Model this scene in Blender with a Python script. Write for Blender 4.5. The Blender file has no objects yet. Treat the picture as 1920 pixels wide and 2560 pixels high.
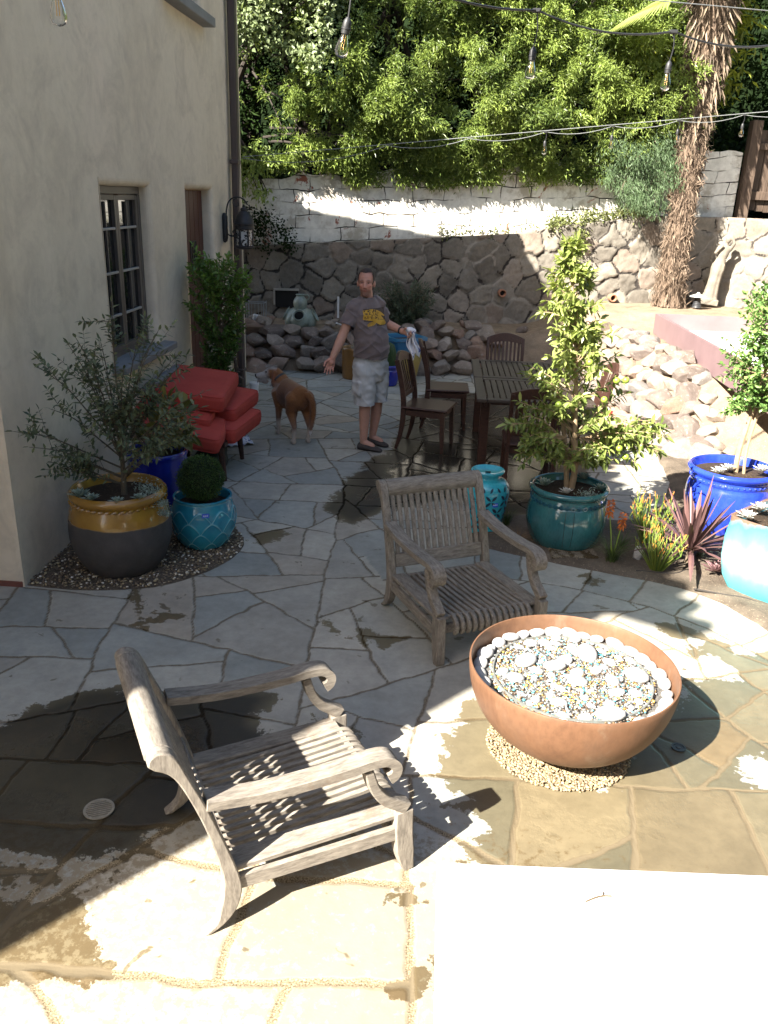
import bpy, math, random
import numpy as np
from mathutils import Vector, Matrix, Euler
from mathutils.bvhtree import BVHTree
SC = bpy.context.scene
COL = SC.collection
R = math.radians
PI = math.pi

# ---------------------------------------------------------------- camera
cam_d = bpy.data.cameras.new('camera'); cam = bpy.data.objects.new('camera', cam_d); COL.objects.link(cam)
cam_d.sensor_fit = 'VERTICAL'; cam_d.sensor_height = 36.0; cam_d.sensor_width = 27.0
cam_d.lens = 36.0 * 2072.0 / 2560.0
cam_d.clip_start = 0.02; cam_d.clip_end = 400.0
_P, _R, _Y = R(20.8), R(2.05), R(3.4)
_f = Vector((-math.sin(_Y)*math.cos(_P), math.cos(_Y)*math.cos(_P), -math.sin(_P)))
_r0 = Vector((math.cos(_Y), math.sin(_Y), 0.0)); _u0 = _r0.cross(_f)
_r = math.cos(_R)*_r0 + math.sin(_R)*_u0; _u = _r.cross(_f)
cam.matrix_world = Matrix(((_r.x,_u.x,-_f.x,0.0),(_r.y,_u.y,-_f.y,0.0),(_r.z,_u.z,-_f.z,2.40),(0,0,0,1)))
SC.camera = cam
# ---------------------------------------------------------------- sky, sun, exposure
SUN_EL, SUN_AZ = R(39.0), R(48.0)            # light travels towards azimuth 48 deg from +X
world = bpy.data.worlds.new('World'); SC.world = world; world.use_nodes = True
wn = world.node_tree.nodes; wl = world.node_tree.links
sky = wn.new('ShaderNodeTexSky'); sky.sky_type = 'NISHITA'; sky.sun_disc = False
sky.sun_elevation = SUN_EL
sky.sun_rotation = R(90.0) - (SUN_AZ + PI)   # sun stands opposite to the travel direction
sky.air_density = 1.0; sky.dust_density = 2.0; sky.ozone_density = 0.5
wn['Background'].inputs['Strength'].default_value = 0.05
wl.new(sky.outputs['Color'], wn['Background'].inputs['Color'])
sun_d = bpy.data.lights.new('sun', 'SUN'); sun_d.energy = 5.0; sun_d.angle = R(0.5); sun_d.color = (1.0, 0.94, 0.84)
sun = bpy.data.objects.new('sun', sun_d); COL.objects.link(sun)
_L = Vector((math.cos(SUN_AZ)*math.cos(SUN_EL), math.sin(SUN_AZ)*math.cos(SUN_EL), -math.sin(SUN_EL)))
sun.rotation_euler = _L.to_track_quat('-Z', 'Y').to_euler(); sun.location = (-8, -8, 12)
SC.view_settings.view_transform = 'Standard'; SC.view_settings.look = 'None'
SC.view_settings.exposure = 2.55; SC.view_settings.gamma = 1.0
try: SC.cycles.max_bounces = 8; SC.cycles.transparent_max_bounces = 12
except Exception: pass

# ---------------------------------------------------------------- helpers: noise, polygons
def vnoise(P, scale, seed=0):
    P = np.asarray(P, float)*scale
    if P.shape[1] == 2: P = np.c_[P, np.zeros(len(P))]
    i = np.floor(P).astype(np.int64); f = P-i; f = f*f*(3-2*f)
    out = np.zeros(len(P))
    for dx in (0,1):
        for dy in (0,1):
            for dz in (0,1):
                h = ((i[:,0]+dx)*374761393 + (i[:,1]+dy)*668265263 + (i[:,2]+dz)*2147483647 + seed*1274126177) & 0xffffffff
                h = ((h ^ (h>>13))*1274126177) & 0xffffffff; h = (h ^ (h>>16)) & 0xffff
                w = (f[:,0] if dx else 1-f[:,0])*(f[:,1] if dy else 1-f[:,1])*(f[:,2] if dz else 1-f[:,2])
                out += w*(h/65535.0)
    return out
def fbm(P, scale, seed=0, o=3):
    return sum(vnoise(P, scale*2**k, seed+k)*0.5**k for k in range(o))/sum(0.5**k for k in range(o))
def sdpoly(P, poly):                        # signed distance, positive inside
    P = np.asarray(P,float); poly = np.asarray(poly,float); d = np.full(len(P), 1e9); ins = np.zeros(len(P), bool)
    n = len(poly)
    for k in range(n):
        a = poly[k]; b = poly[(k+1)%n]; e = b-a; w = P-a
        t = np.clip((w@e)/max(e@e,1e-12),0,1); dd = w-np.outer(t,e); d = np.minimum(d,(dd**2).sum(1))
        c1 = (a[1] > P[:,1]) != (b[1] > P[:,1])
        with np.errstate(divide='ignore', invalid='ignore'):
            xi = (b[0]-a[0])*(P[:,1]-a[1])/(b[1]-a[1]+1e-12)+a[0]
        ins ^= c1 & (P[:,0] < xi)
    return np.where(ins,1,-1)*np.sqrt(d)
def smooth(pts, n=4, closed=False):         # Catmull-Rom
    p = [np.asarray(q,float) for q in pts]; out = []; m = len(p)
    for k in range(m if closed else m-1):
        a = p[(k-1)%m] if closed else p[max(k-1,0)]; b = p[k]; c = p[(k+1)%m]; d = p[(k+2)%m] if closed else p[min(k+2,m-1)]
        for j in range(n):
            t = j/n; out.append(.5*((2*b)+(c-a)*t+(2*a-5*b+4*c-d)*t*t+(3*b-a-3*c+d)*t**3))
    if not closed: out.append(p[-1])
    return out
def voronoi(P, seeds):
    P = np.asarray(P,float); S = np.asarray(seeds,float); idx = np.zeros(len(P),int); jd = np.zeros(len(P))
    SS = np.sqrt(((S[:,None]-S[None])**2).sum(2)) + np.eye(len(S))*1e9
    for s in range(0,len(P),20000):
        D = ((P[s:s+20000,None]-S[None])**2).sum(2); a = D.argmin(1); da = D[np.arange(len(a)),a]
        e = (D-da[:,None])/(2*SS[a]); e[np.arange(len(a)),a] = 1e9
        idx[s:s+20000] = a; jd[s:s+20000] = e.min(1)
    return idx, jd

# ---------------------------------------------------------------- helpers: meshes and objects
def mesh_np(name, V, F, mat=None, parent=None, smooth_sh=False, attrs=None, face_attrs=None):
    V = np.asarray(V, np.float32); F = np.asarray(F, np.int32); k = F.shape[1]
    me = bpy.data.meshes.new(name); me.vertices.add(len(V)); me.vertices.foreach_set('co', V.ravel())
    me.loops.add(F.size); me.loops.foreach_set('vertex_index', F.ravel()); me.polygons.add(len(F))
    me.polygons.foreach_set('loop_start', np.arange(0,F.size,k,dtype=np.int32))
    try: me.polygons.foreach_set('loop_total', np.full(len(F),k,np.int32))
    except Exception: pass
    me.polygons.foreach_set('use_smooth', np.full(len(F),smooth_sh))
    me.update(calc_edges=True)
    for n,a in (attrs or {}).items(): add_attr(me, n, a, 'POINT')
    for n,a in (face_attrs or {}).items(): add_attr(me, n, a, 'FACE')
    if mat: me.materials.append(mat)
    o = bpy.data.objects.new(name, me); COL.objects.link(o)
    if parent: o.parent = parent
    return o
def add_attr(me, n, a, dom):
    a = np.asarray(a, np.float32)
    if a.ndim == 1:
        at = me.attributes.new(n,'FLOAT',dom); at.data.foreach_set('value', a)
    else:
        if a.shape[1] == 3: a = np.c_[a, np.ones(len(a),np.float32)]
        at = me.attributes.new(n,'FLOAT_COLOR',dom); at.data.foreach_set('color', a.astype(np.float32).ravel())
class MB:
    def __init__(s): s.v = []; s.f = []
    def add(s, v, f, M=None):
        b = len(s.v)
        if M is not None: v = [M @ Vector(p) for p in v]
        s.v += [tuple(p) for p in v]; s.f += [tuple(i+b for i in q) for q in f]; return s
    def box(s, c, d, M=None, rot=None, ch=0.0):
        x,y,z = d[0]/2, d[1]/2, d[2]/2
        T = Matrix.Translation(c)
        if rot is not None: T = T @ (rot if isinstance(rot, Matrix) else Euler(rot).to_matrix().to_4x4())
        if M is not None: T = M @ T
        if ch <= 0:
            v = [(-x,-y,-z),(x,-y,-z),(x,y,-z),(-x,y,-z),(-x,-y,z),(x,-y,z),(x,y,z),(-x,y,z)]
            f = [(0,3,2,1),(4,5,6,7),(0,1,5,4),(1,2,6,5),(2,3,7,6),(3,0,4,7)]
            return s.add(v,f,T)
        ch = min(ch, .45*min(d)); v = []; ix = {}
        for sx in (-1,1):
            for sy in (-1,1):
                for sz in (-1,1):
                    for a in range(3):
                        h = [x,y,z]; q = [(h[i] if i==a else h[i]-ch)*(sx,sy,sz)[i] for i in range(3)]
                        ix[(sx,sy,sz,a)] = len(v); v.append(q)
        f = []
        for a in range(3):
            b,c2 = (a+1)%3,(a+2)%3
            for sg in (-1,1):
                def K(u,w): k=[0,0,0]; k[a]=sg; k[b]=u; k[c2]=w; return tuple(k)
                q = [ix[K(u,w)+(a,)] for u,w in ((-1,-1),(1,-1),(1,1),(-1,1))]
                f.append(tuple(q if sg>0 else q[::-1]))
        for a in range(3):
            b,c2 = (a+1)%3,(a+2)%3
            for sb in (-1,1):
                for sc in (-1,1):
                    def K(u): k=[0,0,0]; k[a]=u; k[b]=sb; k[c2]=sc; return tuple(k)
                    q = (ix[K(-1)+(b,)],ix[K(1)+(b,)],ix[K(1)+(c2,)],ix[K(-1)+(c2,)])
                    f.append(q if sb*sc>0 else q[::-1])
        for sx in (-1,1):
            for sy in (-1,1):
                for sz in (-1,1):
                    q = tuple(ix[(sx,sy,sz,a)] for a in range(3)); f.append(q if sx*sy*sz>0 else q[::-1])
        return s.add(v,f,T)
    def tube(s, pts, rad, n=8, M=None, caps=True, flat=1.0):
        p = [Vector(q) for q in pts]; m = len(p)
        rad = [rad]*m if not hasattr(rad,'__len__') else rad
        v = []; f = []; ref = None
        for i in range(m):
            t = (p[min(i+1,m-1)]-p[max(i-1,0)])
            t = t.normalized() if t.length>1e-9 else Vector((0,0,1))
            if ref is None: ref = Vector((0,0,1)) if abs(t.z)<.9 else Vector((1,0,0))
            a = ref - t*ref.dot(t)
            a = a.normalized() if a.length>1e-6 else t.orthogonal().normalized()
            ref = a; b = t.cross(a)
            for k in range(n):
                w = 2*PI*k/n; v.append(p[i]+(a*math.cos(w)*flat+b*math.sin(w))*rad[i])
        for i in range(m-1):
            for k in range(n):
                k2 = (k+1)%n; f.append((i*n+k, i*n+k2, (i+1)*n+k2, (i+1)*n+k))
        if caps: f.append(tuple(range(n))[::-1]); f.append(tuple((m-1)*n+k for k in range(n)))
        return s.add(v,f,M)
    def lathe(s, prof, n=48, M=None, closed=False, wob=None, caps=True):
        v = []; f = []; m = len(prof)
        for (r,z) in prof:
            for k in range(n):
                w = 2*PI*k/n; rr = r*(wob(w,z) if wob else 1.0); v.append((rr*math.cos(w), rr*math.sin(w), z))
        for i in range(m if closed else m-1):
            j = (i+1)%m
            for k in range(n):
                k2 = (k+1)%n; f.append((i*n+k, i*n+k2, j*n+k2, j*n+k))
        if not closed and caps:
            if prof[0][0] > 1e-6: f.append(tuple(range(n))[::-1])
            if prof[-1][0] > 1e-6: f.append(tuple((m-1)*n+k for k in range(n)))
        return s.add(v,f,M)
    def prism(s, outline, y0, y1, M=None):   # outline (x,z) extruded along y
        n = len(outline); v = [(x,y0,z) for x,z in outline]+[(x,y1,z) for x,z in outline]
        a = sum(outline[i][0]*outline[(i+1)%n][1]-outline[(i+1)%n][0]*outline[i][1] for i in range(n))
        f = [tuple(range(n)), tuple(range(2*n-1,n-1,-1))] + [(i, n+i, n+(i+1)%n, (i+1)%n) for i in range(n)]
        if a < 0: f = [q[::-1] for q in f]
        return s.add(v,f,M)
    def ribbon(s, pts, wid, y0, y1, M=None): # strip of thickness wid along (x,z) path, extruded along y
        p = [Vector((q[0],q[1])) for q in pts]; L = []; Rr = []
        wid = [wid]*len(p) if not hasattr(wid,'__len__') else wid
        for i in range(len(p)):
            t = (p[min(i+1,len(p)-1)]-p[max(i-1,0)]).normalized(); nn = Vector((-t.y,t.x))
            L.append(p[i]+nn*wid[i]/2); Rr.append(p[i]-nn*wid[i]/2)
        m = len(p)
        v = [(q.x,y0,q.y) for q in L]+[(q.x,y0,q.y) for q in Rr]+[(q.x,y1,q.y) for q in L]+[(q.x,y1,q.y) for q in Rr]
        f = []
        for i in range(m-1):
            f += [(i,i+1,m+i+1,m+i),(2*m+i,3*m+i,3*m+i+1,2*m+i+1),(i,2*m+i,2*m+i+1,i+1),(m+i,m+i+1,3*m+i+1,3*m+i)]
        f += [(0,m,3*m,2*m),(m-1,3*m-1,4*m-1,2*m-1)]
        return s.add(v,f,M)
    def ell(s, c, r, rot=None, n=20, M=None):
        v = []; f = []; m = n//2
        T = Matrix.Translation(c) @ ((rot.to_4x4() if rot is not None else Matrix.Identity(4)))
        v.append((0,0,-r[2]))
        for i in range(1,m):
            ph = -PI/2+PI*i/m
            for k in range(n):
                w = 2*PI*k/n; v.append((r[0]*math.cos(ph)*math.cos(w), r[1]*math.cos(ph)*math.sin(w), r[2]*math.sin(ph)))
        v.append((0,0,r[2])); top = len(v)-1
        for k in range(n): f.append((0,1+(k+1)%n,1+k))
        for i in range(m-2):
            for k in range(n): a=1+i*n; f.append((a+k,a+(k+1)%n,a+n+(k+1)%n,a+n+k))
        a = 1+(m-2)*n
        for k in range(n): f.append((a+k,a+(k+1)%n,top))
        return s.add(v,f,T if M is None else M@T)
    def cap(s, a, b, ra, rb=None, n=14, M=None):   # tapered capsule
        rb = ra if rb is None else rb; a = Vector(a); b = Vector(b); d = b-a; L = max(d.length,1e-6); t = d/L
        pts = []; rad = []
        for k in range(5): w = PI/2*k/4.0; pts.append(a-t*ra*math.cos(w)); rad.append(max(ra*math.sin(w),1e-4))
        for k in range(5): w = PI/2*k/4.0; pts.append(b+t*rb*math.sin(w)); rad.append(max(rb*math.cos(w),1e-4))
        return s.tube(pts, rad, n, M)
    def loft(s, rings, M=None):              # rings: list of lists of points
        n = len(rings[0]); v = [p for r in rings for p in r]; f = []
        for i in range(len(rings)-1):
            for k in range(n): k2=(k+1)%n; f.append((i*n+k,i*n+k2,(i+1)*n+k2,(i+1)*n+k))
        f.append(tuple(range(n))[::-1]); f.append(tuple((len(rings)-1)*n+k for k in range(n)))
        return s.add(v,f,M)
    def build(s, name, mat, parent=None, sm=True, ang=40, bevel=0.0, seg=2, sub=0):
        me = bpy.data.meshes.new(name); me.from_pydata(s.v, [], s.f); me.update()
        if sm:
            me.polygons.foreach_set('use_smooth', [True]*len(me.polygons)); me.set_sharp_from_angle(angle=R(ang))
        if mat: me.materials.append(mat)
        o = bpy.data.objects.new(name, me); COL.objects.link(o)
        if parent: o.parent = parent
        if bevel:
            b = o.modifiers.new('bevel','BEVEL'); b.width = bevel; b.segments = seg; b.limit_method = 'ANGLE'; b.angle_limit = R(35)
            b.harden_normals = False
        if sub: q = o.modifiers.new('sub','SUBSURF'); q.levels = sub; q.render_levels = sub
        return o
def tag(o, label, cat, group=None, kind=None):
    if label: o['label'] = label
    if cat: o['category'] = cat
    if group: o['group'] = group
    if kind: o['kind'] = kind
    return o
def structure(o): o['kind'] = 'structure'; return o
def thing(name, label, cat, loc=(0,0,0), rz=0.0, group=None):
    o = bpy.data.objects.new(name, None); COL.objects.link(o); o.empty_display_size = .1
    o.location = loc; o.rotation_euler = (0,0,rz); return tag(o,label,cat,group)
def copy_tree(o, parent=None):
    c = o.copy(); COL.objects.link(c)
    if parent: c.parent = parent
    for ch in list(o.children): copy_tree(ch, c)
    return c
def place(o, loc, rz=0.0, label=None, group=None, rot=None, scale=None):
    o.location = loc; o.rotation_euler = rot if rot else (0,0,rz)
    if scale: o.scale = (scale,)*3
    if label: o['label'] = label
    if group: o['group'] = group
    return o
def remeshed(mb, voxel, it=6, fac=.5):       # fuse overlapping shapes into one continuous skin
    me = bpy.data.meshes.new('tmp'); me.from_pydata(mb.v,[],mb.f); me.update()
    o = bpy.data.objects.new('tmp', me); COL.objects.link(o)
    m = o.modifiers.new('r','REMESH'); m.mode = 'VOXEL'; m.voxel_size = voxel; m.use_smooth_shade = True
    if it: s = o.modifiers.new('s','SMOOTH'); s.iterations = it; s.factor = fac
    dg = bpy.context.evaluated_depsgraph_get(); dg.update()
    ev = o.evaluated_get(dg); r = bpy.data.meshes.new_from_object(ev, depsgraph=dg)
    bpy.data.objects.remove(o); bpy.data.meshes.remove(me); return r
def mesh_arrays(me):
    V = np.zeros(len(me.vertices)*3, np.float32); me.vertices.foreach_get('co', V); V = V.reshape(-1,3)
    N = np.zeros(len(me.vertices)*3, np.float32); me.vertices.foreach_get('normal', N); return V, N.reshape(-1,3)
def obj_from(me, name, mat, parent=None, keep=None):
    if keep is not None:
        import bmesh
        bm = bmesh.new(); bm.from_mesh(me)
        dead = [f for f in bm.faces if not keep(f.calc_center_median())]
        bmesh.ops.delete(bm, geom=dead, context='FACES'); bm.to_mesh(me); bm.free(); me.update()
    me.polygons.foreach_set('use_smooth',[True]*len(me.polygons))
    me.materials.clear(); me.materials.append(mat); me.name = name
    o = bpy.data.objects.new(name, me); COL.objects.link(o)
    if parent: o.parent = parent
    return o

# ---------------------------------------------------------------- materials
def _mat(name):
    m = bpy.data.materials.new(name); m.use_nodes = True; nt = m.node_tree
    return m, nt.nodes, nt.links, nt.nodes['Principled BSDF']
def coords(n, l, kind='Object', scale=None):
    t = n.new('ShaderNodeTexCoord'); o = t.outputs[kind]
    if scale is not None:
        mp = n.new('ShaderNodeMapping'); mp.inputs['Scale'].default_value = scale; l.new(o, mp.inputs['Vector']); o = mp.outputs['Vector']
    return o
def noise(n, l, vec, scale, detail=4, rough=.55, dist=0.0):
    q = n.new('ShaderNodeTexNoise'); q.inputs['Scale'].default_value = scale; q.inputs['Detail'].default_value = detail
    q.inputs['Roughness'].default_value = rough; q.inputs['Distortion'].default_value = dist
    l.new(vec, q.inputs['Vector']); return q.outputs['Fac']
def ramp(n, l, fac, stops, interp='LINEAR'):
    r = n.new('ShaderNodeValToRGB'); e = r.color_ramp.elements; r.color_ramp.interpolation = interp
    while len(e) < len(stops): e.new(.5)
    for k,(p,c) in enumerate(stops):
        e[k].position = p; e[k].color = (c,c,c,1) if not hasattr(c,'__len__') else (c[0],c[1],c[2],1)
    l.new(fac, r.inputs['Fac']); return r.outputs['Color']
def mix(n, l, fac, a, b, mode='MIX'):
    m = n.new('ShaderNodeMix'); m.data_type = 'RGBA'; m.blend_type = mode
    for s,x in ((0,fac),(6,a),(7,b)):
        if isinstance(x,(int,float)): m.inputs[s].default_value = x if s==0 else (x,x,x,1)
        elif isinstance(x,tuple): m.inputs[s].default_value = (x[0],x[1],x[2],1)
        else: l.new(x, m.inputs[s])
    return m.outputs[2]
def bump(n, l, b, h, strength=.3, dist=.01):
    q = n.new('ShaderNodeBump'); q.inputs['Strength'].default_value = strength; q.inputs['Distance'].default_value = dist
    l.new(h, q.inputs['Height']); l.new(q.outputs['Normal'], b.inputs['Normal']); return q
def attr(n, name, out='Fac'):
    a = n.new('ShaderNodeAttribute'); a.attribute_name = name; return a.outputs[out]
def math2(n, l, op, a, b):
    m = n.new('ShaderNodeMath'); m.operation = op
    for k,x in enumerate((a,b)):
        if isinstance(x,(int,float)): m.inputs[k].default_value = x
        else: l.new(x, m.inputs[k])
    return m.outputs[0]
def plain(name, c1, c2=None, rough=.6, scale=6, bscale=40, bstr=.15, bdist=.004, metal=0.0, coat=0.0, spec=.5, stretch=None, sheen=0.0, coord='Object'):
    m,n,l,b = _mat(name); v = coords(n,l,coord,stretch)
    c2 = c2 or tuple(x*.75 for x in c1)
    f = noise(n,l,v,scale,5,.6); c = ramp(n,l,f,[(.3,c2),(.7,c1)]); l.new(c,b.inputs['Base Color'])
    b.inputs['Roughness'].default_value = rough; b.inputs['Metallic'].default_value = metal
    b.inputs['Coat Weight'].default_value = coat; b.inputs['Coat Roughness'].default_value = .08
    b.inputs['Specular IOR Level'].default_value = spec; b.inputs['Sheen Weight'].default_value = sheen
    if bstr: bump(n,l,b,noise(n,l,v,bscale,4),bstr,bdist)
    return m
def leafmat(name, dark, light, trans=.25, rough=.45, spec=.4):
    m,n,l,b = _mat(name)
    c = ramp(n,l,attr(n,'tint'),[(0,dark),(1,light)]); l.new(c,b.inputs['Base Color'])
    b.inputs['Roughness'].default_value = rough; b.inputs['Specular IOR Level'].default_value = spec
    t = n.new('ShaderNodeBsdfTranslucent'); c2 = mix(n,l,.6,c,(1.0,1.0,.35),'MULTIPLY'); l.new(c2,t.inputs['Color'])
    x = n.new('ShaderNodeMixShader'); x.inputs[0].default_value = trans
    l.new(b.outputs[0],x.inputs[1]); l.new(t.outputs[0],x.inputs[2]); l.new(x.outputs[0], n['Material Output'].inputs['Surface'])
    return m
def wood(name, c1, c2, c3, rough=.75, axis=(1,12,12), blotch=None):
    m,n,l,b = _mat(name); v = coords(n,l,'Object',axis)
    f = noise(n,l,v,6,6,.6,.25); f2 = noise(n,l,v,24,4,.6,.1)
    c = ramp(n,l,f,[(.25,c3),(.5,c2),(.75,c1)]); g = ramp(n,l,f2,[(.3,.72),(.6,1.0)]); c = mix(n,l,.8,c,g,'MULTIPLY')
    if blotch:
        v2 = coords(n,l,'Object'); q = noise(n,l,v2,5.5,4,.6,.5); c = mix(n,l,ramp(n,l,q,[(.62,0),(.68,.6)]),c,blotch)
    l.new(c,b.inputs['Base Color']); b.inputs['Roughness'].default_value = rough
    b.inputs['Specular IOR Level'].default_value = .3
    bump(n,l,b,f2,.2,.002); return m
def glaze(name, c1, c2, scale=4, rough=.18, coat=.6, streak=False, bstr=.05):
    m,n,l,b = _mat(name); v = coords(n,l,'Object',(1,1,.35) if streak else None)
    f = noise(n,l,v,scale,5,.6); c = ramp(n,l,f,[(.35,c2),(.65,c1)]); sp = noise(n,l,v,90,3)
    c = mix(n,l,.35,c,ramp(n,l,sp,[(.35,.55),(.55,1.0)]),'MULTIPLY')
    l.new(c,b.inputs['Base Color']); b.inputs['Roughness'].default_value = rough
    b.inputs['Coat Weight'].default_value = coat; b.inputs['Coat Roughness'].default_value = .06
    bump(n,l,b,f,bstr,.01); return m

# ---------------------------------------------------------------- leaves
rng = np.random.default_rng(7)
random.seed(7)
def unit(a): return a/np.maximum(np.linalg.norm(a,axis=-1,keepdims=True),1e-9)
def leaves(name, P, D, L, W, mat, parent=None, tint=None, fold=.18, hi=False, curl=.15, nrm=None, kindstuff=False):
    """P base points, D directions, L lengths, W widths: folded leaf blades as ONE mesh"""
    P = np.asarray(P,float); D = unit(np.asarray(D,float)); N = len(P)
    L = np.broadcast_to(np.asarray(L,float),(N,))[:,None]; W = np.broadcast_to(np.asarray(W,float),(N,))[:,None]
    up = unit(rng.normal(0,.45,(N,3))+np.array([0,0,1.0])) if nrm is None else unit(np.asarray(nrm,float))
    S = np.cross(D,up); S = unit(np.where(np.linalg.norm(S,axis=1,keepdims=True)<1e-3, np.array([[1.0,0,0]]), S)); U = np.cross(S,D)
    tint = rng.random(N) if tint is None else np.clip(np.asarray(tint,float),0,1)
    if not hi:
        V = np.stack([P, P+D*L*.45+S*W*.5+U*W*fold, P+D*L-U*L*curl, P+D*L*.45-S*W*.5+U*W*fold],1).reshape(-1,3)
        b = np.arange(N)[:,None]*4; F = np.concatenate([b+np.array([[0,1,2]]), b+np.array([[0,2,3]])],0); T = np.r_[tint,tint]
    else:
        a1 = P+D*L*.25; a2 = P+D*L*.62-U*L*curl*.45
        V = np.stack([P, a1+S*W*.42+U*W*fold, a1, a1-S*W*.42+U*W*fold, a2+S*W*.45+U*W*fold, a2, a2-S*W*.45+U*W*fold, P+D*L-U*L*curl],1).reshape(-1,3)
        b = np.arange(N)[:,None]*8
        tri = [(0,1,2),(0,2,3),(1,4,5),(1,5,2),(2,5,6),(2,6,3),(4,7,5),(5,7,6)]
        F = np.concatenate([b+np.array([t]) for t in tri],0); T = np.tile(tint,8)
    return mesh_np(name, V, F, mat, parent, smooth_sh=False, face_attrs={'tint':T})
def ico(sub=2):
    import bmesh
    bm = bmesh.new(); bmesh.ops.create_icosphere(bm, subdivisions=sub, radius=1.0)
    V = np.array([v.co[:] for v in bm.verts]); F = np.array([[v.index for v in f.verts] for f in bm.faces]); bm.free(); return V,F
ICO1, ICO2, ICO3 = ico(1), ico(2), ico(4)
def scatter_pebbles(name, P, size, mat, parent=None, flat=.6, tint=None):
    V0,F0 = ICO1; N = len(P); P = np.asarray(P,float); size = np.broadcast_to(size,(N,))
    sc = size[:,None]*rng.uniform(.65,1.25,(N,3)); sc[:,2] *= flat; a = rng.uniform(0,2*PI,N)
    V = V0[None]*sc[:,None]; c,s = np.cos(a)[:,None],np.sin(a)[:,None]
    V = np.stack([V[...,0]*c-V[...,1]*s, V[...,0]*s+V[...,1]*c, V[...,2]],-1)+P[:,None]
    F = (np.arange(N)[:,None,None]*len(V0)+F0[None]).reshape(-1,3)
    T = np.repeat(rng.random(N) if tint is None else tint, len(F0))
    return mesh_np(name, V.reshape(-1,3), F, mat, parent, True, face_attrs={'tint':T})
def heightfield(name, x0,x1,y0,y1, step, fn, mat, drop=-.2, keepfn=None, attrs_fn=None):
    xs = np.arange(x0,x1+1e-6,step); ys = np.arange(y0,y1+1e-6,step); X,Y = np.meshgrid(xs,ys); P = np.c_[X.ravel(),Y.ravel()]
    Z = fn(P); nx = len(xs); i = np.arange(len(P)).reshape(len(ys),nx)
    F = np.stack([i[:-1,:-1],i[:-1,1:],i[1:,1:],i[1:,:-1]],-1).reshape(-1,4)
    if keepfn is not None: kp = keepfn(P,Z); F = F[kp[F].any(1)]
    A = attrs_fn(P,Z) if attrs_fn else None
    return mesh_np(name, np.c_[P,Z], F, mat, None, True, attrs=A)
# ================================================================ SETTING
# ---- terrain heights
TERR = [(-3.3,11.75),(-2.0,11.85),(-0.5,12.05),(0.9,12.35),(1.35,12.25),(1.6,11.6),(1.75,10.6),(1.95,9.6),(2.15,8.95),(2.45,8.5),(2.8,8.1),(3.2,7.4),(3.6,6.5),(4.6,5.2),(8.5,4.6),(9,17),(-9,17),(-9,11.75)]
def top_z(x): t = np.clip((x-1.25)/1.3,0,1); return .56+.38*t*t*(3-2*t)
def terr_z(P):
    P = np.asarray(P,float); d = sdpoly(P,TERR); low = np.clip((P[:,0]-1.7)/.4,0,1)*np.clip((12.9-P[:,1])/.6,0,1); w = .42+.5*np.clip((P[:,0]-.8)/1.2,0,1)
    t = np.clip(d/w,0,1); return (top_z(P[:,0])-.17*low)*t - .03 - .3*np.clip(-d*2,0,1)
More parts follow.
